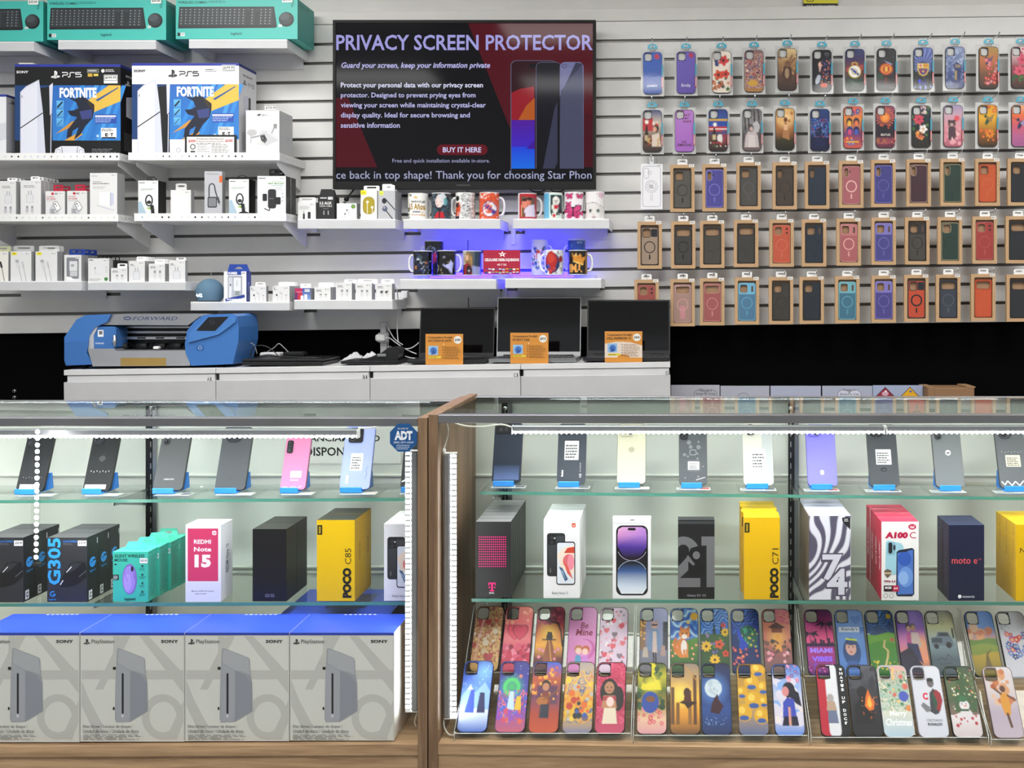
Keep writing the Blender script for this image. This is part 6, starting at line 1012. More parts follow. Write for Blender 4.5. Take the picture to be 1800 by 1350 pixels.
KR = 'b99874'
def kraft_pack(cx, yt, what, body, rim, cam, ring, rcol=None, top=None, extra=None, w=43, h=83):
    x0, x1, yb = cx - w / 2, cx + w / 2, yt + h; s = S(YPK); wall_hook(cx, yt - 2, short(what))
    t = thing('phone_case_pack', what, 'boxed phone case', W(cx, yb, YPK), 'brown window boxed phone cases')
    F_ = lambda pts, Y: [W(x, y, Y) for x, y in pts]
    wx0, wy0, wx1, wy1 = x0 + 5.5, yt + 6, x1 - 5.5, yb - 6
    m = MB('matte', KR); m.prism(F_(((x0, yt), (x1, yt), (x1, yb), (x0, yb)), YPK), (0, .0012, 0), None, None, [F_(rrect(wx0, wy0, wx1, wy1, 2, 3), YPK)])
    a, b = W(x0, yb, YPK), W(x1, yt, YPK); m.box(a.x, b.x, YPK + .017, YPK + .018, a.z, b.z, 'a78566')
    for q in ((a.x, a.x + .001, a.z, b.z), (b.x - .001, b.x, a.z, b.z), (a.x + .001, b.x - .001, a.z, a.z + .001), (a.x + .001, b.x - .001, b.z - .001, b.z)): m.box(q[0], q[1], YPK + .0012, YPK + .017, q[2], q[3])
    cv = CV(m, YPK); [cv.circ(x1 - 2.8, yt + 34 + 6 * k, .9, '8a6a48', 8) for k in range(3)]; m.build('carton', t)
    m = MB('film'); m.box(a.x + .002, b.x - .002, YPK + .0016, YPK + .0022, a.z + .002, b.z - .002); m.build('window_film', t)
    pc = bpy.data.objects.new('phone_case', None); COL.objects.link(pc); pc.parent = t; pc['_o'] = list(t['_o'])
    cx0, cy0, cx1, cy1 = wx0 + 1, wy0 + 4, wx1 - 1, wy1 - 1.2; Y0 = YPK + .006
    hole = {'sq': (3, 3, 16, 17), 'pill': (2.5, 3, 10, 18.5), 'wide': (3, 3, 27, 16)}[cam]; hb = [cx0 + hole[0], cy0 + hole[1], cx0 + hole[2], cy0 + hole[3]]; hr = 3.6
    m = MB('gloss', body); m.prism(F_(rrect(cx0, cy0, cx1, cy1, 4), Y0), (0, .006, 0), None, None, [F_(rrect(*hb, hr), Y0)])
    cv = CV(m, Y0)
    if top: cv.poly(rrect(cx0 + .8, cy0 + .8, cx1 - .8, cy0 + 20, 3), top, [rrect(*hb, hr)])
    if extra == 'slot': cv.rr(cx1 - 7.5, cy0 + 5, cx1 - 4, cy0 + 16, 1.7, '5a4438')
    if extra == 'dots': cv.circ(cx1 - 6, cy0 + 6.5, 1.8, '2a1c1a'); cv.circ(cx1 - 6, cy0 + 13.5, 1.8, '2a1c1a')
    if extra == 'block': cv.rr(hb[2] + 1.5, hb[1], cx1 - 1.5, hb[3], 2, '1e2026')
    if extra == 'dotcam': cv.circ(cx1 - 18, cy0 + 9, 1.6, '2a2220')
    if ring: cv.rr((cx0 + cx1) / 2 - 1.3, cy0 + 48, (cx0 + cx1) / 2 + 1.3, cy0 + 57, 1.2, rcol)
    if extra == 'stand': cv.rr((cx0 + cx1) / 2 - 4.5, cy0 + 37, (cx0 + cx1) / 2 + 4.5, cy0 + 60, 1, 'c98a90')
    m.build('case_shell', pc)
    m = MB('plastic', rim); m.prism(F_(rrect(cx0 - .3, cy0 - .3, cx1 + .3, cy1 + .3, 4.2), Y0 - .0012), (0, .008, 0), None, None, [F_(rrect(cx0 + .9, cy0 + .9, cx1 - .9, cy1 - .9, 3.4), Y0 - .0012)]); m.prism(F_(rrect(hb[0] - 1, hb[1] - 1, hb[2] + 1, hb[3] + 1, hr + .8), Y0 - .0012), (0, .0011, 0), None, None, [F_(rrect(*hb, hr), Y0 - .0012)]); m.build('case_rim', pc)
    if ring:
        c = ((cx0 + cx1) / 2, cy0 + 35); n = 28; m = MB('plastic', rcol); g = range(n)
        m.prism(F_([(c[0] + 10 * math.cos(6.2832 * k / n), c[1] + 10.6 * math.sin(6.2832 * k / n)) for k in g], Y0 - .0008), (0, .0008, 0), None, None, [F_([(c[0] + (10 - ring) * math.cos(6.2832 * k / n), c[1] + (10.6 - ring) * math.sin(6.2832 * k / n)) for k in g], Y0 - .0008)]); m.build('magnet_ring', pc)
    tab(t, cx - 9, yt - 9.5, cx + 9, yt - .5, YPK + .0085, 'e9e9e8', '8a8a88', 2)
    m = MB('card', 'e6e2dc'); m.pbox(x1 - 10, yt - .8, x1 - 1, yt + 4.5, YPK - .0012, .001); cv = CV(m, YPK - .0012); cv.text('$15', x1 - 8.3, yt + .6, x1 - 2.8, yt + 3.2, '444', .02); m.build('price_sticker', t)
def white_pack(cx, yt):
    what = 'white window-less case box with a line drawn phone outline'; w, h = 38, 80; x0, x1, yb = cx - w / 2, cx + w / 2, yt + h; wall_hook(cx, yt, short(what))
    m = MB('card', 'e4e3e8'); m.pbox(x0, yt, x1, yb, YPK, .018); cv = CV(m, YPK); G_ = '6a6a74'
    cv.poly(rrect(x0 + 3, yt + 4, x1 - 3, yb - 4.5, 5), G_, [rrect(x0 + 3.6, yt + 4.6, x1 - 3.6, yb - 5.1, 4.5)]); cv.poly(rrect(x0 + 5, yt + 7, x0 + 14, yt + 26, 4.4), G_, [rrect(x0 + 5.5, yt + 7.5, x0 + 13.5, yt + 25.5, 4)]); cv.ring(x0 + 15.5, yt + 15.5, 3, .5, G_); cv.ring(cx - .5, yt + 40, 10.8, .5, G_, 32); cv.ring(cx - .5, yt + 40, 7.8, .5, G_, 32); cv.poly(rrect(cx - 2, yt + 54, cx + 1.5, yt + 64, 1.2), G_, [rrect(cx - 1.6, yt + 54.4, cx + 1.1, yt + 63.6, 1)]); cv.small(cx - 5, yt + 37, cx + 5, 3, 2.4, 1, '333', 2); cv.small(x1 - 9, yt + 2, x1 - 2, 1, 1, 1.4, '999')
    ob = m.thing('phone_case_pack', what, 'boxed phone case'); m = MB('plastic', 'dcdde0'); q = [W(x, y, YPK + .006) for x, y in ((cx - 3.5, yt - .3), (cx - 3.5, yt - 12), (cx + 3.5, yt - 12), (cx + 3.5, yt - .3))]; m.prism(q, (0, .002, 0), None, None, [[W(x, y, YPK + .006) for x, y in ((cx - 1.5, yt - 4), (cx - 1.5, yt - 9), (cx + 1.5, yt - 9), (cx + 1.5, yt - 4))]]); m.build('hang_tab', ob)
white_pack(1145.5, 288)
K3 = [(1199.5, 289.5), (1256, 288.5), (1316, 285.5), (1379.5, 285), (1436.5, 284), (1496.5, 282.5), (1553, 281), (1615, 280), (1674.5, 279), (1736, 279), (1793, 278.5)]
D3 = [('smoky grey case in a brown window box, dark ring, beside the white box', '55514a', '262524', 'sq', 1.9, '2b2a28'), ('violet case with pink camera ring in a brown window box', '4c4894', '8c84d6', 'pill', 1.4, '7a72cc', None, 'dotcam'), ('smoky grey case with a faint ring next to the violet one', '4d4a45', '28272a', 'sq', 1.2, '5a5a62'), ('dark brown tinted case with thin ring in a brown window box', '45392f', '231c18', 'pill', 1.4, '2a221e', None, 'dotcam'), ('navy case under wavy film, upper of two navy ones', '222e3c', '1a2430', 'pill', 1, '1c2834', None, 'dotcam'), ('rose case with bold pale pink ring, upper of three rose ones', 'a95f66', 'c98a8c', 'pill', 2.2, 'e3b0aa', None, 'dotcam'), ('deep violet case with thick outline beside the rose one', '3f3d84', '7a74c4', 'pill', 1.5, '5b59a6', None, 'dotcam'), ('plain plum case with gold camera ring', '40252e', 'b09080', 'pill', 0, None), ('dark green case with gold oval camera ring, top row of window boxes', '263a31', '8a8a6a', 'pill', 1, '1f3029'), ('plain orange case in the top row of window boxes', 'c5562b', 'a8451f', 'sq', 1, 'cf6638'), ('plain black case at the edge of view, top row of window boxes', '25272b', '1a1b1e', 'sq', 0, None)]
K4 = [(1142, 389.5), (1201, 389), (1252, 388), (1311.5, 386.5), (1374, 386), (1431, 385.5), (1492, 384), (1553.5, 382.5), (1612.5, 382), (1670, 381.5), (1731, 380.5), (1789.5, 380)]
D4 = [('tan clear case with black camera block and open ring', 'a08a76', '2a2625', 'sq', 1.7, '24211f', None, 'block'), ('charcoal case with wide camera bar and bold black ring', '3e3c38', '1e1d1c', 'wide', 1.8, '171615'), ('charcoal case with wide camera bar and softer ring', '454139', '1f1d1b', 'wide', 1.2, '34312d'), ('charcoal case with wide camera bar under creased film', '3d3a35', '201e1c', 'wide', 1.0, '2f2d33'), ('coral orange case with faint ring and two small holes', 'c2553a', 'd07a5c', 'sq', 1.0, 'cf7458', None, 'dots'), ('navy case under creased film, lower of two navy ones', '212b38', '171e28', 'sq', 1, '1a222d', None, 'slot'), ('rose case with solid camera band, lower of two with a pink ring', 'ac6062', 'd08c8a', 'sq', 2.1, 'dfa29c', 'c47a7a', 'slot'), ('violet case with solid camera band in the second row of window boxes', '474588', '8a80cc', 'sq', 1.8, '6462a8', '7f78c0', 'slot'), ('grey brown case with black camera band and dark ring', '46413b', '1f1d1c', 'sq', 1.6, '2a2724', '2e2b2a', 'slot'), ('dark green case with gold square camera ring', '263a31', '9a9272', 'sq', 1, '1f3029'), ('red case with faint ring and two small holes', 'a23a36', 'c0605a', 'sq', 1, 'b85650', None, 'dots'), ('black case with wide camera bar, upper of two at the edge of view', '24262a', '191a1d', 'wide', 0, None)]
K5 = [(1136.5, 491.5), (1200, 490.5), (1252, 489), (1313, 487.5), (1373, 487), (1427, 486.5), (1489.5, 485.5), (1553.5, 484.5), (1611, 483), (1667, 482.5), (1728.5, 481.5), (1791, 482.5)]
D5 = [('brick red case half hidden behind the open laptop', '9c4a42', 'b86a60', 'sq', 1, 'a85a50', None, 'dots'), ('clear pinkish case with pink kickstand bar', 'a58478', 'c9a0a0', 'wide', 1.5, 'cf9a98', None, 'stand'), ('dusty red case with wide camera bar and pale ring', 'a05654', 'cf8e86', 'wide', 1.2, 'd09088'), ('sky blue case with slotted camera band nearer the laptops', '4d7896', '7ab8d6', 'sq', 1.8, '5a9cc0', '72b4d4', 'slot'), ('dark smoky case under crinkled film', '3a362f', '201e1b', 'sq', 1, '2b2824'), ('plain dark navy case with a bright glint', '20272f', '171c22', 'sq', 0, None), ('teal blue case with slotted camera band', '3f7188', '82c0cc', 'sq', 1.8, '5c9ab0', '70b2be', 'slot'), ('violet case with slotted camera band in the bottom row', '4a4288', '8c84d0', 'sq', 1.5, '6a64b0', '827ac4', 'slot'), ('orange case with thick black ring', 'c24a2c', '2a2a2c', 'sq', 2.4, '1c1d20', None, 'block'), ('slate grey case with wide camera bar', '373c47', '22252c', 'wide', 1.0, '5a606c'), ('orange case with wide camera bar', 'c8532b', 'a8401c', 'wide', 0, None), ('black case with wide camera bar, lower of two at the edge of view', '222428', '17181b', 'wide', 0, None)]
for ks, ds in ((K3, D3), (K4, D4), (K5, D5)):
    for (cx, yt), d in zip(ks, ds): kraft_pack(cx, yt, *d)

# ---------------------------------------------------------------- boards leaning low against the black wall
for i, (x0, x1, yt, k) in enumerate(((1179.5, 1265, 677, 'grey board with a heart and English words low by the wall'), (1266.5, 1352.5, 678.5, 'plain grey board with a thin arc low by the wall'), (1354.5, 1443, 678.5, 'plain pale blue board between two lettered ones'), (1445.5, 1533.5, 678.5, 'grey board with a heart and Spanish words low by the wall'), (1534.5, 1623, 677.5, 'blue board with a red and a yellow warning diamond'))):
    Y = 4.47; m = MB('card', ('a9a9b4', 'a4a6b4', 'a3a7bc', 'a2a6ba', '9aa4c0')[i]); a, b = W(x0, 0, Y), W(x1, yt, Y); m.box(a.x, b.x, Y, Y + .012, b.z - .5, b.z, None, .001); cv = CV(m, Y)
    for cx, t1, t2 in {0: ((1240, 'Choose a', 'design or bring'),), 3: ((1493, 'Escoge un', 'diseño o trae'),)}.get(i, ()):
        pts = [(cx + 20.5 * (16 * math.sin(q) ** 3) / 16, 699 - 20 * (13 * math.cos(q) - 5 * math.cos(2 * q) - 2 * math.cos(3 * q) - math.cos(4 * q)) / 17) for q in [k_ * math.pi / 24 for k_ in range(-24, 25)]]
        if i == 3: cv.poly(pts[:-1], 'c8cada')
        cv.line(pts, .7, '4a4a52'); cv.text(t1, cx - 11, 683, cx + 11, 688.4, '2a2a30'); cv.text(t2, cx - 17, 690, cx + 17, 695, '2a2a30')
    if i == 1: cv.line([(1296, 695), (1304, 691), (1310, 691), (1316, 695)], .8, '4a4a55')
    if i == 4:
        for cx, c1, c2 in ((1556, '8a2038', 'c8a0b0'), (1599.5, 'd8a41c', 'd8a41c')): cv.poly([(cx, 680), (cx + 19, 699), (cx, 718), (cx - 19, 699)], '222'); cv.poly([(cx, 681.5), (cx + 17.4, 699), (cx, 716.4), (cx - 17.4, 699)], c1); cv.ell(cx, 692, 6, 4, c2); cv.circ(cx + 1, 688, 2, '3a5ab0' if c1[0] == 'd' else 'e8d8dc')
    m.thing('notice_board', k, 'board')
    m = MB('paint', '6a6a6c'); m.box(a.x + .03, b.x - .03, Y - .02, Y + .05, 0, b.z - .502); m.thing('board_stand', 'low grey stand under the ' + k.split(' low')[0], 'stand')
m = MB('matte', '8a6a4e'); a, b = W(1631, 0, 4.4), W(1713, 682, 4.4); m.box(a.x, b.x, 4.4, 4.54, b.z - .12, b.z, None, .003); cv = CV(m, 4.4); cv.line([(1643, 683), (1643, 700)], .8, '6a5038')
ob = m.thing('cardboard_box', 'brown cardboard box with folded flaps beside the warning board', 'cardboard box')
m = MB('matte', '9a7a5a'); m.box(a.x - .004, a.x + .03, 4.4, 4.54, b.z + .0005, b.z + .004); m.build('carton_flap', ob)
m = MB('matte', '9a7a5a'); m.box(b.x - .035, b.x + .004, 4.4, 4.54, b.z + .0005, b.z + .006); m.build('carton_flap', ob)
m = MB('paint', '5a5a5c'); m.box(a.x + .02, b.x - .02, 4.41, 4.53, 0, b.z - .1205); m.thing('low_stool', 'dark low stool under the brown cardboard box', 'stool')
# ---------------------------------------------------------------- display counters
YB = 2.63
def ln(x0, y0, k): return lambda x: y0 + k * (x - x0)
L_UP, L_LO, L_DK = ln(0, 879, -.0055), ln(0, 1060.5, -.004), ln(0, 1313, -.005)
R_UP, R_LO, R_DK = ln(845, 863.5, .0105), ln(840, 1052, .0065), ln(770, 1308, .0115)
YU, YL = 2.43, 2.345                                  # front edges of the upper and lower glass shelves
def zl_(f, x, Y): return W(x, f(x), Y).z
def sloped(x0, x1, f, Y, Y1, th, inset=0):
    """corner points of a plate whose front edge follows f"""
    xa, xb = W(x0, 0, Y).x, W(x1, 0, Y).x; za, zb = zl_(f, x0, Y), zl_(f, x1, Y)
    return [(xa, Y, za), (xb, Y, zb), (xb, Y1, zb), (xa, Y1, za)], (0, 0, -th)
def counter(x0, x1, pl, pr, yt, fd, stds, label, upf, lof, gt):
    t = thing('display_counter', label, 'display counter', (W((x0 + x1) / 2, 0, 2.4).x, 2.4, 0), 'glass display counters')
    X0, X1 = W(x0, 0, YC).x, W(x1, 0, YC).x; zt = W(0, yt, YC).z; pw = .0205; f_ = S(YC)
    for side, x in ((pl, X0), (pr, X1 - pw)):
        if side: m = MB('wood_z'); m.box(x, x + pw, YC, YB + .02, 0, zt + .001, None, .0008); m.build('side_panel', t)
    a, b = X0 + (pw if pl else 0), X1 - (pw if pr else 0)
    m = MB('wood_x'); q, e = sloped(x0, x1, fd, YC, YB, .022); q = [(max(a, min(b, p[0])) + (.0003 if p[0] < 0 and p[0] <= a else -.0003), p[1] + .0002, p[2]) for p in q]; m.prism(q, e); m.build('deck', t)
    m = MB('wood_x'); za, zb = zl_(fd, x0, YC) - .0225, zl_(fd, x1, YC) - .0225; m.prism([(a, YC + .004, 0), (b, YC + .004, 0), (b, YC + .004, zb), (a, YC + .004, za)], (0, .018, 0)); m.build('front_panel', t)
    m = MB('paint', 'e2e7de'); m.box(a, b, YB, YB + .012, .2, zt - .012)
    for y in (833, 994, 1003): m.box(a, b, YB - .006, YB - .0002, W(0, y + 5, YB).z, W(0, y, YB).z, 'd6dcd2', .002)
    m.build('back_panel', t)
    m = MB('brushed', '8e8f92'); m.box(a, b, YC, YC + .03, zt - 14.5 * f_, zt, None, .001); m.build('front_rail', t)
    m = MB('brushed', '8e8f92'); m.box(a, b, YB - .008, YB + .012, zt - .011 - gt, zt - .0005 - gt, None, .001); m.build('rear_rail', t)
    m = MB('top_glass'); m.prism([(a, YC + .031, zt - .001), (b, YC + .031, zt - .001), (b, YB - .009, zt - .001 - gt), (a, YB - .009, zt - .001 - gt)], (0, 0, -.006)); m.build('top_glass', t)
    m = MB('pane'); m.box(a, b, YC + .007, YC + .012, zl_(fd, (x0 + x1) / 2, YC) + .012, zt - 14.5 * f_ - .0003); m.build('front_glass', t)
    for x in stds:
        c = W(x, 0, YB).x; m = MB('metal', '3a3b3d'); m.box(c - .0075, c + .0075, YB - .011, YB - .0063, W(0, 1330, YB).z, zt - .02)
        m.box(c + .009, c + .019, YB - .009, YB - .0063, W(0, 1330, YB).z, zt - .02, '9a9da0'); cv = CV(m, YB - .011); [cv.rr(x - 1, 700 + k * 19, x + 1, 710 + k * 19, .9, 'b8bab4') for k in range(1, 30)]; m.build('slotted_upright', t)
        for f, Yf in ((upf, YU), (lof, YL)):
            z = zl_(f, x, Yf) - .009; m = MB('chrome', 'a5a8aa'); m.prism([(c - .0015, YB - .0115, z), (c - .0015, Yf + .03, z), (c - .0015, Yf + .026, z - .012), (c - .0015, Yf + .05, z - .014), (c - .0015, YB - .0115, z - .045)], (.003, 0, 0)); m.build('shelf_bracket', t)
        m = MB('chrome', 'd0d0d0'); m.lathe([(.0001, -.004), (.005, -.004), (.007, 0), (.0001, .0)], W(x, 718, YB - .0125), 14, axis='y'); m.build('fixing_screw', t)
    return t, zt
CL, ZTL = counter(-560, 751, 0, 1, 735, L_DK, (265,), 'oak and glass display counter with blue topped console drive boxes', L_UP, L_LO, .0075)
CR, ZTR = counter(753, 1950, 1, 0, 729.5, R_DK, (888, 1390, 1880), 'oak and glass display counter with tilted rows of printed phone cases', R_UP, R_LO, .0042)
def shelf(x0, x1, f, Y, label):
    q, e = sloped(x0, x1, f, Y + .0005, YB - .013, .0075); ob = None
    m = MB('glass'); m.prism(q, e); ob = m.thing('glass_shelf', label, 'glass shelf', 'glass shelves in the counters')
    m = MB('frost', '4a8474'); p = [Vector(x) + Vector((0, -.0008 - .0005, 0)) for x in q[:2]]; m.prism([p[0], p[1], p[1] + Vector(e), p[0] + Vector(e)], (0, .0007, 0)); m.build('polished_edge', ob)
shelf(-540, 716, L_UP, YU, 'upper glass shelf with six leaning phones beside the security sticker')
shelf(-540, 716, L_LO, YL, 'lower glass shelf with gaming mouse boxes')
shelf(845, 1945, R_UP, YU, 'upper glass shelf with the long row of leaning phones')
shelf(829, 1945, R_LO, YL, 'lower glass shelf with the zebra striped phone boxes')
# lettered sheet on the back of the counter
m = MB('matte', 'dfe3dc'); m.pbox(500, 752, 705, 815, YB - .0022, .0018); cv = CV(m, YB - .0022); cv.text('FINANCIAMIENTO', 518, 765, 668, 776, '1c1d1f', .02); cv.text('DISPONIBLE', 536, 786, 643, 801.5, '1c1d1f', .02); m.thing('lettered_sheet', 'pale sheet with black financing words behind the pink phone', 'sheet')
# light strips
def led_strip(x0, x1, y0, y1, Y, vertical, label, led_first):
    """aluminium channel with a row of glowing chips"""
    t = thing('led_strip', label, 'light strip', W((x0 + x1) / 2, y1, Y), 'white light strips in the counters')
    if vertical:
        w = (x1 - x0) * (.42 if led_first is not None else 1); lx0, lx1 = (x0, x0 + w) if led_first else (x1 - w, x1); ax0, ax1 = (lx1 + .4, x1) if led_first else (x0, lx0 - .4)
        m = MB('brushed', 'c4c6ca'); m.pbox(ax0, y0, ax1, y1, Y, .012, None, .002); m.pbox(ax0 + 3, y0 + 1, ax1 - 3, y1 - 1, Y - .002, .0015, 'a5a7ab'); m.pbox(x0, y0 + 1, x1, y1 - 1, Y + .0125, .004, 'b4b6ba'); m.build('channel', t)
        m = MB('led'); m.pbox(lx0 + 1.2, y0 + 2, lx1 - 1.2, y1 - 2, Y + .003, .0085); m.build('light_bar', t)
        m = MB('frost', 'e4e6ea')
        k = y0 + 4
        while k < y1 - 4: m.pbox(lx0, k, lx1, k + 4.6, Y, .0028, None, .001); k += 9.5
        m.build('chip_cover', t); m = MB('plastic', 'e8e8e8'); m.pbox(x0, y0 - 3, x1, y0 - .3, Y, .014, None, .001); m.build('end_cap', t)
        m = MB('plastic', 'e8e8e8'); m.pbox(x0, y1 + .3, x1, y1 + 3, Y, .014, None, .001); m.build('end_cap', t)
    else:
        m = MB('brushed', '9fa1a5'); m.pbox(x0, y0, x1, y1 - 5, Y, .02, None, .002); m.build('channel', t)
        m = MB('led_long'); m.pbox(x0 + 1, y1 - 4.6, x1 - 1, y1 - 3, Y + .002, .016); m.build('light_bar', t)
        m = MB('led_dot'); k = x0 + 4
        while k < x1 - 4: m.pbox(k, y1 - 4.2, k + 2.2, y1 - 1.4, Y - .0015, .003); k += 9
        m.build('chip_row', t)
        for a, b in ((x0 - 2.4, x0 - .3), (x1 + .3, x1 + 2.4)): m = MB('plastic', 'ececec'); m.pbox(a, y0, b, y1, Y, .021, None, .002); m.build('end_cap', t)
led_strip(-520, 626, 755, 771.5, 2.262, 0, 'long white light strip under the rail above the leaning phones with the pink one', None)
led_strip(901, 1554, 748.5, 764, 2.262, 0, 'white light strip above the cream and violet phones', None)
led_strip(1560, 1935, 748.5, 764, 2.262, 0, 'white light strip above the charcoal and mid grey phones', None)
led_strip(712, 734, 795, 1250, 2.235, 1, 'upright white light strip beside the oak post below the security sticker', True)
led_strip(780, 802, 799, 1262, 2.235, 1, 'upright white light strip just inside the oak post beside the case stands', False)
t = thing('dotted_glow', 'column of glowing dots like a reflected light strip before the gaming mouse boxes', 'light tube', W(66, 990, 2.226))  # probable reflection of an upright light strip, built as a glowing object
m = MB('acrylic'); a, b = W(58, 993, 2.226), W(74, 757, 2.226); m.box(a.x, b.x, 2.218, 2.22, a.z, b.z); m.build('clear_strip', t)
m = MB('led_dot'); y = 759
while y < 988: m.lathe([(.0001, -.0014), (.0035, -.0014), (.0048, 0), (.0035, .0014), (.0001, .0014)], W(66 - (y - 759) * .012, y, 2.2225), 10, axis='y'); y += 11.6
m.build('chip_row', t); m = MB('plastic', '2a2b2e'); m.pbox(58, 990, 72, 994, 2.2205, .004); m.build('end_cap', t)
for pts, k in (([(786, 745, 2.24), (788, 760, 2.245), (783, 780, 2.245), (780, 790, 2.242), (779, 797, 2.241)], 'white cord running up from the upright light strip by the case stands'), ([(800, 744, 2.25), (820, 749, 2.252), (850, 750, 2.254), (880, 746, 2.256), (898, 750, 2.262)], 'white cord sagging to the end of the light strip over the dark blue phone'), ([(630, 752, 2.262), (650, 752, 2.256), (675, 748, 2.25), (700, 744, 2.245)], 'white cord leaving the end of the light strip over the lilac phone'), ([(780, 1266, 2.242), (781, 1278, 2.24), (788, 1290, 2.235), (797, 1292, 2.225), (801, 1287, 2.223)], 'white cord looping below the upright light strip by the case stands'), ([(733, 1254, 2.25), (729, 1268, 2.26), (731, 1276, 2.26)], 'short white cord below the light strip at the oak post')): cable('strip_lead', [W(*q) for q in pts], .0018, 'e6e4dc', k)
m = MB('plastic', 'efefef'); m.pbox(777, 789, 783, 796, 2.236, .008, None, .002); m.thing('cord_plug', 'small white plug on top of the upright light strip by the case stands', 'plug')
# security sticker
Y = YC - .0045; m = MB('gloss', '14508c'); m.prism([W(709 + 25.5 * math.sin(math.radians(22.5 + 45 * k)), 769.5 - 26.5 * math.cos(math.radians(22.5 + 45 * k)), Y) for k in range(8)], (0, .004, 0)); cv = CV(m, Y)
cv.text('SECURED BY', 699, 752, 718, 754.6, 'd8e4f0'); cv.text('ADT', 693.5, 757.5, 725, 773.5, 'e8f0f8', .06); cv.rect(693, 764.6, 726, 765.4, '14508c'); cv.text('(800) ADT-ASAP', 692, 776, 727, 780, 'd8e4f0', .01); cv.small(697, 782, 722, 3, 3.2, 1.3, 'b8cce0', 3)
m.thing('security_sticker', 'blue octagonal security sticker where the two counters meet', 'sticker')

# ---------------------------------------------------------------- leaning phones
def phone(xa, xb, f, what, col, edge, art, cams=(), tag_='', logo=None, mat='satin', Yp=2.476):
    xm = (xa + xb) / 2; zs = zl_(f, xm, YU) + .0004; a, b = W(xa, 0, Yp).x, W(xb, 0, Yp).x; w = b - a; L = 2.12 * w; tl = math.radians(21)
    pa, pb = W(xa - 7, 0, YU).x, W(xb + 9, 0, YU).x
    t = thing('price_plate', 'clear price plate under the ' + short_p(what), 'price plate', ((pa + pb) / 2, YU, zs), 'clear price plates')
    m = MB('acrylic'); m.box(pa, pb, YU + .003, YU + .108, zs, zs + .005); m.build('clear_block', t)
    m = MB('matte', 'aeb4b4'); m.box(pa + .004, pb - .004, YU + .012, YU + .045, zs + .0052, zs + .0057); cv = CV(m, o=(pa + .004, YU + .045, zs + .0057), u=((pb - pa - .008) / 100, 0, 0), v=(0, -.033 / 40, 0)); cv.small(4, 6, 70, 5, 7, 2.6, '666', int(xm)); cv.rect(70, 6, 97, 30, ('9a5048', '54565a', 'b0a49a')[int(xm) % 3]); m.build('printed_slip', t)
    z0 = zs + .0061; st = thing('phone_stand', 'bright blue stand holding the ' + short_p(what), 'phone stand', ((a + b) / 2, Yp, z0), 'blue phone stands')
    s0, s1 = a + .08 * w, b - .2 * w
    m = MB('plastic', '2f8be0'); m.box(s0, s1, Yp - .016, Yp + .05, z0, z0 + .003, None, .001); m.box(s0, s1, Yp - .018, Yp - .0145, z0, z0 + .0135, None, .0012); m.build('cradle', st)
    m = MB('plastic', '2873c4'); m.prism([(a + .006, Yp + .022, z0 + .0035), (a + .006, Yp + .05, z0 + .0035), (a + .006, Yp + .045, z0 + .042), (a + .006, Yp + .038, z0 + .042)], (w - .012, 0, 0)); m.build('back_support', st)
    up = Vector((0, math.sin(tl), math.cos(tl))); n = Vector((0, -math.cos(tl), math.sin(tl)))
    o = Vector((a, Yp - .004, z0 + .0065)) + up * L
    ph = thing('phone', what, 'phone', Vector((a + w / 2, Yp, z0 + .004)), 'leaning display phones'); P = lambda x, y, d=0: o + Vector((x * w / 100, 0, 0)) - up * (y * w / 100) + n * d
    m = MB('plastic', edge); m.prism([P(x, y) for x, y in rrect(0, 0, 100, 212, 13, 6)], -n * .0078); m.build('body', ph)
    m = MB(mat, col); cv = CV(m, o=o, u=(w / 100, 0, 0), v=-up * w / 100, lift=1.5e-4); cv.poly(rrect(1.2, 1.2, 98.8, 210.8, 12, 6), col); art(cv); m.build('back_cover', ph)
    for q in cams:       # island x0,y0,x1,y1,r,colour then lenses x,y,r
        m = MB('gloss', q[0][5]); m.prism([P(x, y, .0022) for x, y in rrect(*q[0][:5])], -n * .002); k = m.build('camera_island', ph)
        for x, y, r in q[1:]:
            m = MB('gloss', '08080a'); g = [(x + r * math.cos(.3927 * i), y + r * math.sin(.3927 * i)) for i in range(16)]; m.prism([P(i, j, .0034) for i, j in g], -n * .0011); cv = CV(m, o=o, u=(w / 100, 0, 0), v=-up * w / 100, lift=.0035); cv.ring(x, y, r, r * .2, '4a4c52', 16); cv.circ(x - r * .2, y - r * .25, r * .2, '6a7a90', 8); m.build('lens', k)
def short_p(s): return s.split(',')[0].replace(' leaning on a blue stand', '')
LAB = lambda x0, y0, x1, y1, c='cacaca', s=1: (lambda cv: (cv.rr(x0, y0, x1, y1, 2, c), cv.small(x0 + 4, y0 + (y1 - y0) * .22, x1 - 4, 5, (y1 - y0) * .15, (y1 - y0) * .07, '3a3a3c', s)))
def apple(cv, x, y, r, c): cv.poly([(x + r * (1 - .12 * math.cos(2 * q)) * math.sin(q) * .9, y - r * (1 if math.cos(q) < 0 else .86) * math.cos(q)) for q in [k * .2618 for k in range(24)]], c); cv.poly([(x + r * .05, y - r * 1.0), (x + r * .45, y - r * 1.6), (x + r * .35, y - r * 1.1)], c)
def bubbles(cv):
    for x, y, r in ((36, 62, 8), (70, 60, 4), (42, 78, 7), (70, 79, 8), (20, 106, 6), (32, 112, 4), (66, 102, 4), (66, 120, 4), (86, 148, 3), (22, 188, 3), (68, 184, 4)): cv.circ(x, y, r, '74777a', 14)
    cv.poly(rrect(38, 88, 62, 108, 6), '94979a', [rrect(40, 90, 60, 106, 5)]); cv.rr(26, 124, 78, 168, 12, '55585c'); LAB(32, 130, 72, 160, s=3)(cv); cv.line([(60, 196), (92, 186)], 2, 'e0e0e0')
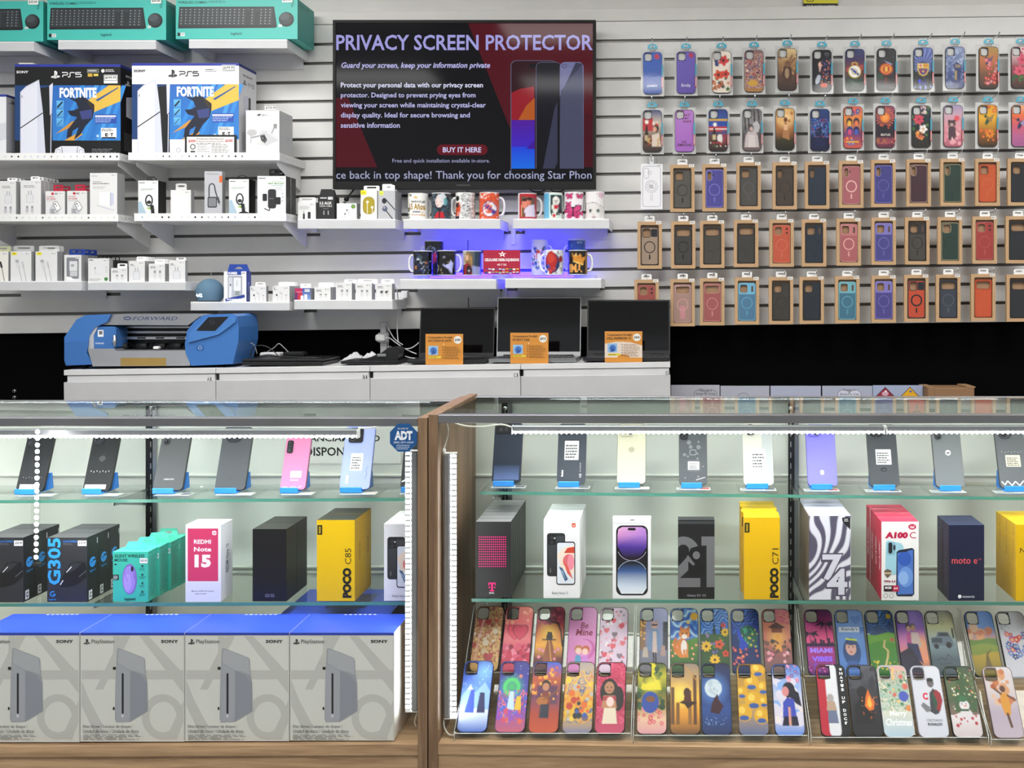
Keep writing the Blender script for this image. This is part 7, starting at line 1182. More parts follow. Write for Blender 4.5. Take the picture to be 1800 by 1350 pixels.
def dots(y, n=7): return lambda cv: [cv.circ(18 + k * 11, y + 3 * (k % 2), 1.3, 'c8c8c8', 6) for k in range(n)]
def many(*fs): return lambda cv: [f(cv) for f in fs]
TX_ = lambda *a, **k: (lambda cv: cv.text(*a, **k))
SQ = ((6, 6, 48, 48, 12, '202124'), (18, 18, 8), (18, 37, 8), (36, 27, 8))
phone(29, 77, L_UP, 'black ribbed phone behind the column of glowing dots', '141619', '0c0d0f', many(lambda cv: [cv.line([(20 + k * 6, 165), (40 + k * 6, 60)], .6, '2c2f34') for k in range(9)], dots(162), LAB(12, 188, 84, 206, 'dcdcda', 4)), (SQ,))
phone(146.5, 194, L_UP, 'black phone with a faint fruit mark and a white strip label', '161719', '0b0c0d', many(lambda cv: apple(cv, 50, 92, 12, '3c3d40'), dots(138), dots(141), LAB(6, 190, 84, 207, 'e4e4e0', 5)), (((6, 6, 46, 40, 11, '26272a'), (18, 20, 8), (34, 30, 8)),))
phone(269.5, 321, L_UP, 'dark grey phone with lettering near its foot, before the slotted upright', '4c4e50', '2c2d2f', TX_('SAMSUNG', 32, 172, 66, 177, 'b4b6b8', .02), (((10, 4, 30, 30, 10, '3c3e40'), (20, 16, 9)), ((10, 34, 32, 56, 10, '35373a'), (21, 45, 9))))
phone(378, 431, L_UP, 'plain dark grey phone with a round camera block', '46494d', '2a2c2f', TX_('moto', 40, 172, 58, 176, '2f3134', .01), (((14, 14, 66, 54, 19, '303338'), (28, 34, 9), (50, 34, 9)),))
phone(493, 537, L_UP, 'pink phone with a small white label', 'cf78a0', 'a85a80', many(LAB(34, 138, 78, 164, 'ecebea', 6), TX_('SAMSUNG', 36, 172, 68, 177, 'f6dfe8', .03), lambda cv: cv.line([(6, 205), (20, 201), (34, 206), (52, 200), (70, 206), (84, 198)], 2, 'f6eef2')), (((8, 14, 32, 66, 7, '1a1a1c'), (20, 26, 7), (20, 42, 7), (20, 56, 6)),))
phone(597, 650, L_UP, 'lilac phone with a tall white label and a big camera corner', '98a5dc', '6f7fc0', many(lambda cv: cv.rect(62, 4, 98, 206, '9aa6de'), LAB(28, 92, 68, 150, 'e4e8e4', 7), TX_('POCO', 18, 165, 27, 192, 'f2f4ff', .06, 0, 1), lambda cv: cv.line([(82, 178), (86, 160), (82, 150), (88, 136)], 1.2, '5a62a0')), (((14, 6, 62, 56, 8, '17181b'), (28, 20, 10), (28, 42, 10), (48, 30, 8)),))
phone(704, 752, L_UP, 'dark phone half hidden behind the upright light strip', '1b1c1f', '0f1012', lambda cv: cv.line([(4, 186), (16, 180), (24, 190)], 5, 'e6e6e6'))
phone(864.5, 915, R_UP, 'glossy dark blue phone with a square camera corner, first after the oak post', '1f2838', '0e1219', lambda cv: cv.rect(6, 150, 94, 202, '26324a', '5a6c98'), (((4, 4, 56, 38, 5, '0c0d10'), (24, 26, 6), (42, 24, 6)),))
phone(978.5, 1029, R_UP, 'dark slate phone with a tall white label', '333943', '1c2026', many(LAB(24, 62, 74, 130, s=8), TX_('Redmi', 15, 166, 22, 188, 'e8e8e8', .05, 0, 1), TX_('CE', 78, 178, 85, 192, 'd8d8d8', .02, 0, 1), TX_('5G DEVICE', 79, 140, 83, 172, 'a8a8a8', .02, 0, 1)), (((14, 12, 52, 38, 12, '20242a'), (32, 24, 10)),))
phone(1084, 1135, R_UP, 'cream phone with a grey fruit mark', 'bcbaa2', '2e2e2c', lambda cv: apple(cv, 50, 92, 11, '9c9a86'), (((6, 4, 56, 46, 12, 'b2b09a'), (22, 26, 10), (44, 32, 8)),))
phone(1193.5, 1243.5, R_UP, 'dark grey phone with pale air bubbles under its film', '4b4f53', '1c1d1f', bubbles, (((4, 8, 32, 52, 9, '1c1d20'), (18, 22, 8), (18, 40, 8)),))
phone(1307, 1360, R_UP, 'white two tone phone with a large white label', 'c0bfb5', 'a9aaa8', many(lambda cv: cv.rect(64, 4, 98, 206, 'a9aeae'), LAB(28, 92, 76, 160, 'f0f0ee', 9), TX_('POCO', 26, 172, 32, 188, 'eceae2', .03, 0, 1), TX_('CE 5G', 78, 162, 85, 190, 'f0f0ee', .02, 0, 1)), (((10, 6, 44, 44, 16, '2a2b2c'), (27, 25, 13)),))
phone(1420, 1472, R_UP, 'violet phone with a small white mark', '7a75d8', '5a55b0', lambda cv: cv.rr(44, 158, 56, 174, 5, 'f4f4ff'), (((6, 4, 52, 42, 11, '6f6ad0'), (20, 20, 9), (38, 30, 9)),))
phone(1529, 1581.5, R_UP, 'charcoal phone with a square white label over a dark oval mark', '3b3f43', '222528', many(LAB(26, 86, 78, 138, s=11), lambda cv: (cv.ell(50, 155, 11, 7, '16171a'), cv.text('itel', 45, 152, 56, 158, '55575a', .02))), (((10, 8, 56, 44, 16, '26282b'), (28, 34, 9)),))
phone(1645, 1696, R_UP, 'mid grey phone with a round white mark', '6a6e70', '3a3c3e', lambda cv: (cv.circ(52, 92, 9.5, 'f0f0f0'), cv.poly([(45, 97), (49, 86), (52, 92), (55, 86), (59, 97), (55, 95), (52, 97), (49, 95)], '55585a')), (((10, 6, 34, 46, 11, '2a2c2e'), (22, 36, 9)),))
phone(1758, 1810, R_UP, 'grey phone in crinkled film with a cream label, at the edge of view', '5c5f62', '2c2e30', many(LAB(28, 100, 78, 140, 'd9d3b8', 12), dots(88), lambda cv: cv.line([(6, 190), (16, 202), (26, 188), (40, 204), (52, 190), (66, 204), (80, 188), (94, 204)], 4, 'e8e8e8')), (((12, 6, 58, 44, 18, '3c3f42'), (30, 30, 12)),))

# ---------------------------------------------------------------- boxes on the lower glass shelves
def stack(x0, x1, yt, f, d, n, label, blab, front, side, top, art, grp, name='phone_box', cat='phone box', dx=(), sidart=None, lab='', Y=None, gap=.0012):
    Y = Y or YL + .003; xm = (x0 + x1) / 2; z = zl_(f, xm, YL) + .001; s = S(Y); a, b = W(x0, 0, Y), W(x1, yt, Y)
    sl = abs((f(x1) - f(x0))) * S(YL) / 2; z += sl
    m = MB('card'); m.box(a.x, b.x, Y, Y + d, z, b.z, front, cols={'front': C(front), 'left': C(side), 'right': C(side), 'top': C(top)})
    cv = CV(m, Y); art(cv)
    if sidart: sidart(sideframe(m, x1, Y, d, yt, 0) if xm < CX else sideframe(m, x0, Y, d, yt, 0, -1))
    ob = m.thing(name, label, cat, grp if n > 1 else None)
    for k in range(1, n): copy_tree(ob, ((dx[k - 1] if k <= len(dx) else 0) * s, (d + gap) * k, 0), ' '.join(blab.split()[:13]) + ', ' + NTH[k] + ' in line', grp)
    return ob
def mouse_art(x0):
    def f(cv):
        cv.text('LIGHTSPEED', x0 + 28, 950, x0 + 53, 953.5, '2a6fb8', .03); cv.small(x0 + 28, 955, x0 + 50, 2, 2, .8, '6a6c70', 2)
        cv.text('G305', x0 + 1, 945.5, x0 + 24, 1028, '2f9ae0', .03, 0, 1)
        cv.poly([(x0 + 20, 1028), (x0 + 30, 1008), (x0 + 40, 990), (x0 + 52, 987), (x0 + 66, 988), (x0 + 70, 1000), (x0 + 69, 1014), (x0 + 56, 1026), (x0 + 38, 1032), (x0 + 24, 1032)], '111214'); cv.poly([(x0 + 34, 1000), (x0 + 44, 990), (x0 + 62, 989), (x0 + 50, 1000), (x0 + 40, 1006)], '2a2c30'); cv.line([(x0 + 34, 1006), (x0 + 43, 996)], 1.4, 'd0d2d6'); cv.line([(x0 + 23, 1028), (x0 + 28, 1020)], 2, 'c8cacd'); cv.line([(x0 + 56, 1014), (x0 + 69, 1003)], .8, '77797d')
        cv.ring(x0 + 10, 1044, 5, 1.7, '2f8ad0', 16); cv.rect(x0 + 10, 1041, x0 + 16, 1044, '26282b'); cv.rect(x0 + 10, 1044, x0 + 15, 1045.6, '2f8ad0'); cv.text('logitech', x0 + 3, 1052, x0 + 16, 1056, '2f8ad0', .02)
        cv.rect(x0 + 54, 950, x0 + 69.5, 959.5, 'e4e4e2'); cv.text('$39.99', x0 + 56, 952.4, x0 + 68, 957, '333', .02)
    return f
def mouse_side(sf): sf.ring(50, 992, 28, 8, '2f8ad0', 20, 9); sf.rect(50, 988, 80, 992, '1b1c1e'); sf.rect(48, 991, 78, 994.5, '2f8ad0'); sf.text('logitech', 25, 1004, 76, 1010, '2f8ad0', .01); sf.rect(15, 1040, 45, 1056, 'e0e0e0'); sf.text('C', 22, 1043, 38, 1053, '111', .05); sf.rect(88, 952, 96, 962, 'b0b0b0')
for x0, w1, w2 in ((-29, 'gaming mouse box cut off by the edge of view behind the column of glowing dots', 'dark gaming mouse box filed behind the one at the edge of view'), (83, 'dark gaming mouse box with big blue characters, beside the teal ones', 'dark gaming mouse box filed behind the one beside the teal boxes')):
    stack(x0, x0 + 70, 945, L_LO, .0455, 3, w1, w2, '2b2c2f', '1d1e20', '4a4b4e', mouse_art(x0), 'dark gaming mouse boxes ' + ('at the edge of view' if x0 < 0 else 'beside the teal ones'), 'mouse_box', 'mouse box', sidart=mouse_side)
def teal_art(cv):
    cv.text('SILENT WIRELESS', 201.5, 974.5, 254, 980, '0c3a33', .02); cv.text('MOUSE', 201.5, 982, 224, 987, '0c3a33', .02); cv.ell(228, 1018, 13, 27, '7d68b4'); cv.ell(227, 1019, 11, 24, '9a83d0'); cv.ell(224.5, 1024, 6.5, 16, 'a994da'); cv.ell(232.5, 1000, 2.4, 5, '2e2640'); cv.line([(234, 1005), (237, 1018)], .7, '5a4890'); cv.line([(218, 1003), (224, 1022)], .8, '7a64b4')
    cv.rect(198.5, 1010, 209, 1019.5, '1a2422'); cv.small(199.5, 1012, 208, 3, 2.4, 1.2, 'd0d8d4', 3); cv.rect(246, 981, 259.5, 990, 'e4e4e2'); cv.text('$25.00', 247.5, 983.4, 258.5, 987.6, '333', .02); cv.text('logitech', 219, 1050, 239, 1056.5, '08322c', .02)
    for k in range(4): cv.circ(250.5, 995 + 15 * k, 2.2, '1c5a50', 8); cv.small(245, 998.5 + 15 * k, 257, 2, 2.4, .9, '1c6a5c', k)
    cv.ell(203.5, 992, 2.4, 1.5, '123', 8)
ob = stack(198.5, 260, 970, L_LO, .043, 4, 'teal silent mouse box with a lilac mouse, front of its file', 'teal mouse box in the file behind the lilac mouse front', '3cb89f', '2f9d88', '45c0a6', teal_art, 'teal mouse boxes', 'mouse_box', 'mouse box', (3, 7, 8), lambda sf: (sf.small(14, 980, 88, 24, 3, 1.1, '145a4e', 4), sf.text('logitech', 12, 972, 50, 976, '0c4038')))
for o2 in [o for o in COL.objects if o.get('group') == 'teal mouse boxes']:
    o_ = Vector(o2.location); m = MB('card', '43c2a8'); hh = o2.dimensions.z if o2.dimensions.z else .15; zt = W(0, 970, YL + .003).z
    m.prism([(o_.x - .026, o_.y + .0, zt + .0004), (o_.x + .026, o_.y + .0, zt + .0004), (o_.x + .019, o_.y + .006, zt + .017), (o_.x - .019, o_.y + .006, zt + .017)], (0, .0012, 0), None, None, [[(o_.x + q * .009, o_.y + .0 + .006 * r_, zt + .0004 + .017 * r_) for q, r_ in ((-1, .3), (1, .3), (.8, .6), (-.8, .6))]])
    h = bpy.data.objects.new('hang_tab', m.mesh('hang_tab', o_)); COL.objects.link(h); h.parent = o2
def redmi15(cv): cv.rect(330, 929, 383.5, 1021.5, 'cf3a66'); cv.text('REDMI', 341, 948.5, 371, 956, 'f4e6ec', .03); cv.text('Note', 341, 961.5, 371.5, 969.5, 'f4e6ec', .03); cv.text('15', 342, 975, 371, 997.5, 'f8eef2', .06); cv.rr(373, 933, 380.5, 940.5, 2, 'f2e4ea'); cv.text('mi', 374.6, 935, 379, 938.4, 'cf3a66', .04); cv.text('Massive 6000mAh battery', 337, 1037.5, 377, 1041, '555', .01); cv.small(343, 1043, 372, 1, 1, 1.3, '777', 2); cv.rect(326.5, 1024, 387.5, 1058, 'd9d9e6'); cv.text('Massive 6000mAh battery', 337, 1037.5, 377, 1041, '444', .01); cv.small(343, 1043, 372, 1, 1, 1.3, '777', 2)
stack(326, 388.5, 923, L_LO, .062, 1, 'white phone box with a deep pink front panel', '', 'e4e3e6', 'd2d2d4', 'e0e0e0', redmi15, '', sidart=lambda sf: (sf.text('REDMI Note 15', 42, 962, 66, 1012, '333', .02, 0, 1), sf.small(72, 975, 80, 8, 4, 2, '888')))
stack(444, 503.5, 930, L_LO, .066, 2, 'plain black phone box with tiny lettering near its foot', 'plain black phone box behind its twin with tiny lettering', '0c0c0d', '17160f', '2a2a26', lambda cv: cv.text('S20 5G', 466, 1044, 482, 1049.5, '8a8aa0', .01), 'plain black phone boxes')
def poco(x0, model, dy=0):
    def f(cv): cv.rect(x0 + 1, 923 + dy, x0 + 9.5, 940 + dy, '15150c'); cv.text('POCO', x0 + 3.5, 925.5 + dy, x0 + 7, 937.5 + dy, 'e8c400', .04, 0, 1); cv.text('POCO', x0 + 45, 998, x0 + 61, 1051, '1a1704', .07, 0, 1); cv.text(model, x0 + 49.5, 964, x0 + 60.5, 992, '2a2508', 0, 0, 1)
    return f
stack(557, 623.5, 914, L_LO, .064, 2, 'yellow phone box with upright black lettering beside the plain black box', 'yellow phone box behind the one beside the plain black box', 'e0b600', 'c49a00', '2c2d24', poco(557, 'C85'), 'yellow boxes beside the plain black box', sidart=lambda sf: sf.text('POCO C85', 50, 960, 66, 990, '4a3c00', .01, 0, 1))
def duo(x0, x1, yt):
    k = (x1 - x0) / 63
    def f(cv):
        X = lambda v: x0 + v * k; Yy = lambda v: yt + v * k
        cv.rr(X(49.5), Yy(5.5), X(56.5), Yy(13), 2, 'd8512c'); cv.text('mi', X(51), Yy(8), X(55), Yy(11), 'f4e0d8', .04); cv.rr(X(6), Yy(23), X(38), Yy(99), 5, '232528'); cv.rect(X(8), Yy(28), X(36), Yy(94), '3c4044', '26282b'); cv.rr(X(8.5), Yy(26), X(22), Yy(44), 2.5, '0f1012'); cv.circ(X(14.5), Yy(31), 3.6 * k, '2e3034'); cv.circ(X(14.5), Yy(39.5), 3.2 * k, '2e3034'); cv.circ(X(19.6), Yy(32), 1.5 * k, 'd0d0d0', 8); cv.text('Redmi', X(11), Yy(85), X(13), Yy(92), 'aaa', 0, 0, 1)
        cv.rr(X(22.5), Yy(38), X(55.5), Yy(114), 4.5, '17181a'); cv.rr(X(24), Yy(40), X(54), Yy(112), 3.4, 'd8dee6'); cv.poly([(X(24), Yy(60)), (X(36), Yy(48)), (X(54), Yy(44)), (X(54), Yy(96)), (X(42), Yy(90)), (X(30), Yy(84))], 'ead9c8'); cv.poly([(X(36), Yy(58)), (X(42), Yy(49)), (X(54), Yy(47)), (X(54), Yy(58))], 'c8402c'); cv.ell(X(44), Yy(72), 10 * k, 12 * k, 'd86a70'); cv.ell(X(48), Yy(74), 6 * k, 14 * k, 'e88a9c'); cv.poly([(X(34), Yy(70)), (X(44), Yy(84)), (X(52), Yy(104)), (X(42), Yy(94))], 'd85a48'); cv.poly([(X(27), Yy(82)), (X(33), Yy(84)), (X(43), Yy(104)), (X(38), Yy(108))], '3a5a80'); cv.poly([(X(29), Yy(86)), (X(34), Yy(90)), (X(39), Yy(104))], '9ab8d0')
        cv.text('Redmi Note 12', X(15), Yy(126), X(43), Yy(130.5), '555', 0)
    return f
stack(675, 737, 921, L_LO, .07, 2, 'white phone box with two phones pictured, half behind the light strip', 'white phone box behind the one half hidden by the light strip', 'dfdfe2', 'cfcfd2', 'e6e6e6', duo(675, 737, 921), 'white phone boxes at the light strip')
def tmob(cv):
    for r_ in range(13):
        for c_ in range(14): cv.mb.add([cv.P(841 + c_ * 3.55 + q, 942.5 + r_ * 4.3 + w_) for q, w_ in ((1.45, 0), (2.9, 1.45), (1.45, 2.9), (0, 1.45))], [(0, 1, 2, 3)], 'e0127a', cv.mat)
    cv.up(); cv.rect(858.5, 1024, 871.5, 1026.5, 'e0127a'); cv.rect(858.5, 1024, 860.2, 1029, 'e0127a'); cv.rect(869.8, 1024, 871.5, 1029, 'e0127a'); cv.rect(863.4, 1024, 866.6, 1039, 'e0127a'); cv.rect(861, 1037.6, 869, 1039.4, 'e0127a'); cv.rect(859, 1031, 861.4, 1033.6, 'e0127a'); cv.rect(868.6, 1031, 871, 1033.6, 'e0127a'); cv.text('REVVL', 860, 1041, 869, 1043.6, 'ddd', .03)
stack(836.5, 898, 917, R_LO, .0335, 7, 'black phone box with a square of magenta dots', 'black phone box filed behind the magenta dotted front', '19191a', '0b0b0c', '8a8a8c', tmob, 'black boxes behind the magenta dots', sidart=lambda sf: sf.text('REVVL 6x PRO 5G', 55, 950, 72, 985, '777', 0, 0, 1), gap=.0016)
stack(955.5, 1019, 914, R_LO, .058, 3, 'white phone box with two phones pictured, between black and purple boxes', 'white phone box behind the one between black and purple boxes', 'e2e2e4', 'd6d6d8', 'd0d2d2', duo(955.5, 1018.5, 914), 'white phone boxes by the black file')
def iph(cv):
    cv.rr(1083, 923.5, 1139, 1046.5, 11, '17171a'); cv.rr(1085.2, 925.8, 1136.8, 1044.2, 9.5, '0c0a12')
    cv.poly([(1085.5, 940), (1087, 930), (1094, 926.2), (1128, 926.2), (1135, 930), (1136.6, 940), (1136.6, 962), (1125, 980), (1111, 985), (1097, 980), (1085.5, 960)], None, cols=[C(q) for q in ('c98ac0', 'd8a0c8', 'c890c4', 'b884c4', 'b080c8', 'a878c8', '4a3090', '140c22', '0c0a12', '140c22', '4a3090')])
    cv.poly([(1085.5, 1030), (1085.5, 1004), (1097, 990), (1111, 986), (1125, 990), (1136.6, 1004), (1136.6, 1034), (1130, 1043.6), (1092, 1043.6)], None, cols=[C(q) for q in ('c8d4e4', '3a5a90', '10131c', '0c0a12', '10131c', '3a5a90', 'd0dce8', 'dfe4ea', 'dfe4ea')])
    arc = lambda cy, a0, a1: [(1111 + 26 * math.cos(q), cy + 24 * math.sin(q)) for q in [math.radians(a0 + (a1 - a0) * k / 14) for k in range(15)]]
    cv.line(arc(961.5, 20, 160), .9, 'b8a8c8'); cv.line(arc(1009.5, 200, 340), .9, 'a8b8d0'); cv.rr(1103.5, 928, 1117.5, 932.2, 2, '0a0a0c'); cv.rect(1108, 913.4, 1115, 914.6, '555'); cv.rect(1077, 919.5, 1144, 920, 'b8b8b8')
stack(1077, 1144, 911.5, R_LO, .03, 1, 'white phone box picturing a dark screen with purple light', '', 'e6e6e8', 'd8d8da', 'e8e8e8', iph, '')
def s21(cv):
    g = '6a6a6d'; D_ = '121214'; cv.rect(1192, 916, 1256, 921, '3a3b3e')
    o = [(1192, 945)] + [(1201 + 29 * math.sin(q), 974 - 31 * math.cos(q)) for q in [math.radians(-10 + 8 * k) for k in range(15)]] + [(1226, 987), (1208, 1004), (1195, 1016), (1195, 1016), (1231, 1016), (1231, 1032), (1192, 1032), (1192, 1002)]
    cv.poly(o, g); cv.poly([(1192, 962), (1198, 957), (1206, 958), (1211, 964), (1211, 972), (1206, 981), (1192, 996)], D_)
    cv.poly([(1233, 943), (1256, 943), (1256, 1032), (1242, 1032), (1242, 959), (1233, 959)], g); cv.text('S', 1209, 960, 1241, 1010, '0c0c0e', .06); cv.ell(1224, 976, 6.5, 7, '6a6a6d'); cv.text('Galaxy S21 5G', 1208, 1044.5, 1241, 1049.5, 'b8b8bc', 0)
stack(1192, 1256, 914, R_LO, .035, 1, 'black phone box with giant grey numerals', '', '141416', '0d0d0e', '2a2a2c', s21, '')
stack(1308, 1371, 909.5, R_LO, .029, 6, 'yellow phone box with upright black lettering by the slotted upright', 'yellow phone box filed behind the one by the slotted upright', 'deb000', 'bc9000', 'dcb400', poco(1308, 'C71', -4), 'yellow boxes by the slotted upright', dx=(1, -1.5, 1.5, 0, 1))
def zebra(cv):
    r_ = np.linspace(1422, 1495, 62); ys = np.linspace(907, 1054, 124); X_, Y_ = np.meshgrid(r_, ys); u, v = (X_ - 1422) / 73, (Y_ - 907) / 73
    ph = 22 * (u + .55 * v) + 5.2 * np.sin(3.1 * v + 1.2 + 1.6 * np.sin(3 * u)) + 3.6 * np.sin(4.3 * u - 2.1 * v); q = np.clip(.5 + 1.8 * np.sin(ph), 0, 1)[..., None]; c = (np.array(C('d9d8e2')) * q + np.array(C('545064')) * (1 - q)).reshape(-1, 3)
    n = 62; cv.mb.add([cv.P(x, y) for x, y in zip(X_.ravel(), Y_.ravel())], [(j * n + i, j * n + i + 1, (j + 1) * n + i + 1, (j + 1) * n + i) for j in range(123) for i in range(61)], None, cv.mat, cols=[tuple(x) for x in c]); cv.up()
    for t_, a in (('7', (1444, 973, 1482, 1022)), ('4', (1452, 998, 1491, 1047))): cv.text(t_, a[0] - 1, a[1] - 1, a[2] + 1, a[3] + 1, '4a4658', .1); cv.text(t_, a[0] + 1.5, a[1] + 1.5, a[2] - 1.5, a[3] - 1.5, 'd0cfdc', .03)
    cv.poly([(1480, 910), (1488, 909), (1494.5, 911), (1494.5, 931), (1481, 917)], '151518'); cv.small(1484, 912, 1493, 2, 3, 1.5, 'ddd', 2)
stack(1422, 1495.5, 906, R_LO, .044, 4, 'black and white zebra striped phone box with a large double digit', 'zebra striped phone box filed behind its front one', 'd8d7e0', '8a7c6c', 'b4b3c4', zebra, 'zebra striped phone boxes', dx=(0, .6, .4), sidart=lambda sf: [sf.line([(x + 8 * math.sin(k * .7 + x), 910 + k * 8) for k in range(18)], 7, '4a4038') for x in range(8, 100, 17)])
def a100(cv):
    cv.ell(1603.5, 926, 7, 5, 'c01848'); cv.text('itel', 1599.5, 923.6, 1607.5, 928.6, 'f0dfe4', .03, .2); cv.text('A100', 1555.5, 935, 1596, 946.5, 'bb1646', .07, .1); cv.text('C', 1599, 935, 1610, 946.5, 'bb1646')
    cv.poly([(1557, 953), (1561, 950), (1584, 955), (1588, 960), (1588, 1010), (1556, 1010)], '9ccad8'); cv.rr(1559, 952, 1574, 976, 4, '84b4c6'); cv.rr(1561.5, 953.5, 1568.5, 973, 3.2, '1a1c22'); cv.rr(1570, 958, 1574, 967, 1.8, '2a2c34')
    cv.poly([(1576, 970), (1580, 967), (1603, 963), (1607, 966), (1607, 1044), (1603, 1048), (1577, 1048), (1575, 1044)], '1b2236'); cv.poly([(1577.5, 972), (1605, 966), (1605, 1044), (1577.5, 1045)], '4a74c0'); cv.ell(1590, 982, 12, 13, '2f5ab0'); cv.ell(1592, 1014, 13, 18, '6a94d8'); cv.ell(1588, 1016, 9, 12, '8ab0e4'); cv.rect(1585, 966.4, 1595, 970, '1b2236')
    cv.poly([(1554, 1003), (1560, 1000), (1567, 1003), (1566, 1010), (1560, 1016), (1555, 1010)], '6a5a4a'); cv.rect(1554, 1006, 1567, 1009, 'c0b090'); cv.text('90Hz 6.6', 1553.5, 1019.5, 1574, 1023.5, '8a1a34', .04); cv.rect(1553.5, 1029, 1569, 1039.5, '2c1420'); cv.rect(1569, 1029, 1580, 1039.5, 'b81844'); cv.text('8GB', 1555.5, 1030.8, 1567, 1035, 'eee', .04, .1); cv.text('64', 1571, 1031.5, 1578, 1036, 'f0d8e0', .04, .1); cv.ring(1556.5, 1047, 4, .7, '555', 14); cv.ring(1567, 1047, 4, .7, '555', 14)
stack(1549.5, 1615, 917, R_LO, .046, 4, 'white phone box with red side and a blue phone pictured', 'red sided phone box filed behind the one with the blue phone', 'e9e8e6', 'b81c40', 'c23050', a100, 'red sided phone boxes', dx=(1, 1.5, 1), sidart=lambda sf: sf.text('itel A100C', 35, 955, 70, 1005, 'f0d0d8', .03, .1, 1))
stack(1668, 1730, 923, R_LO, .05, 2, 'dark navy phone box with coral lettering', 'dark navy phone box behind the one with coral lettering', '131a38', '22253a', '1e2644', lambda cv: (cv.text('moto e', 1673, 981, 1718, 991, 'd8505a', .01), cv.text('14', 1720, 981.5, 1724.5, 985, 'd8505a'), cv.circ(1687, 1048.5, 3.2, 'e8e8ec'), cv.text('motorola', 1692, 1046.4, 1713, 1050.6, 'd8dae4', .01)), 'dark navy phone boxes', sidart=lambda sf: sf.small(30, 940, 60, 16, 6, 2.4, '5a6080', 3))
stack(1786, 1849, 922, R_LO, .047, 3, 'yellow phone box cut off by the edge of view', 'yellow phone box behind the one cut off by the edge of view', 'deb200', 'c89c08', 'e4ba10', lambda cv: cv.text('Note 4x', 1793, 963, 1840, 972, '2a2508'), 'yellow boxes at the edge of view', sidart=lambda sf: sf.text('Note Air', 55, 925, 68, 985, '5a4a08', 0, 0, 1))

# ---------------------------------------------------------------- console disc drive boxes
def drive_box(x0, label):
    x1 = x0 + 183; Y = 2.2165; zb = zl_(L_DK, max(x0, -40), YC) + .0032; a, b = W(x0, 0, Y), W(x1, 1112, Y); d = .128
    m = MB('card'); m.box(a.x, b.x, Y, Y + d, zb, b.z, 'cfcfcd', cols={'front': C('dadbd7'), 'left': C('c4c4c2'), 'right': C('dcd8d0'), 'top': C('2d4dc8')}); cv = CV(m, Y)
    X = lambda v: x0 + v; G2 = 'c4c5c2'
    for p in ([(2, 1212), (2, 1195), (16, 1230), (40, 1275), (30, 1300), (2, 1240)], [(72, 1118), (88, 1118), (40, 1212), (26, 1212)], [(104, 1118), (120, 1118), (182, 1185), (182, 1220)], [(2, 1178), (181, 1178), (181, 1194), (2, 1194)], [(150, 1299), (182, 1230), (182, 1265), (170, 1300)], [(58, 1118), (70, 1118), (70, 1178), (58, 1178)]): cv.poly([(X(p_[0]), p_[1]) for p_ in p], G2)
    cv.ring(X(145), 1260, 37, 13, G2, 36, 40); cv.rect(X(181.5), 1116, x1 + .3, 1300, 'cbccc9')
    cv.rect(x0, 1112, x1, 1116.5, '243fae')
    ps_logo(cv, X(5.5), 1123, 12, 10, '1c1d20'); cv.text('PlayStation', X(20), 1124, X(60), 1132.5, '2a2b2e', 0); cv.text('SONY', X(142), 1124.5, X(172), 1130, '1a1b1d', .03)
    cv.poly([(X(65), 1140), (X(68), 1139), (X(112), 1156), (X(114), 1160), (X(115), 1187), (X(118), 1200), (X(119), 1250), (X(88), 1268), (X(63), 1269), (X(61), 1264), (X(62), 1200)], '9a9ea8'); cv.poly([(X(67), 1140), (X(112), 1157), (X(114), 1186), (X(100), 1180), (X(88), 1178), (X(66), 1165)], 'aeb1b8'); cv.poly([(X(66), 1166), (X(88), 1180), (X(87), 1268), (X(63), 1268), (X(62), 1200)], 'a6a9b3'); cv.poly([(X(88), 1178), (X(106), 1186), (X(116), 1200), (X(118), 1249), (X(88), 1266)], '9094a0')
    cv.rr(X(73), 1183, X(76.6), 1254.5, 1.6, '1b1d22'); cv.rr(X(72.6), 1255.5, X(76.6), 1260.5, 1, 'd2d4da'); cv.rr(X(57.5), 1172, X(62.8), 1177, .6, '1a1b1d'); cv.rr(X(57.5), 1242.5, X(60.5), 1247.5, .6, '1a1b1d')
    cv.text('Disc Drive / Lecteur de disque /', X(5.5), 1274, X(92), 1280.4, '4a4a4c', 0); cv.text('Unidad de disco / Unidade de disco', X(5.5), 1281.6, X(103), 1288, '4a4a4c', 0); cv.small(X(5.5), 1291, X(112), 4, 2.6, 1, '8a8b8a', 7)
    tc = CV(m, o=(a.x, Y + d, b.z), u=((b.x - a.x) / 183, 0, 0), v=(0, -d / 33, 0)); [tc.rect(64 + k * 9, .6, 69 + k * 9, 1.8, 'd8dcf0') for k in range(7)]
    return m, label
for k, (x0, l) in enumerate(((-43, 'console disc drive box cut off by the edge of view, blue lid and grey front'), (141.3, 'console disc drive box second along, under the gaming mouse boxes'), (325.4, 'console disc drive box under the pink fronted phone box'), (509.8, 'console disc drive box with its lit side by the oak post'))):
    m, l = drive_box(x0, l); m.thing('disc_drive_box', l, 'console drive box', 'blue lidded console drive boxes')
Y = 2.372; a, b = W(492, 0, Y), W(686, 1080, Y); m = MB('card'); m.box(a.x, b.x, Y, Y + .2, zl_(L_DK, 492, YC) + .003, b.z, '2b46b4', cols={'front': C('c9cac8'), 'left': C('b8b9b8'), 'right': C('1e2c70'), 'top': C('2b49be')}); cv = CV(m, o=(a.x, Y + .2, b.z), u=((b.x - a.x) / 100, 0, 0), v=(0, -.2 / 60, 0)); cv.rect(34, 12, 72, 46, '1c2a6a'); m.thing('console_box', 'blue topped console box standing behind the drive boxes under the yellow box', 'console box')

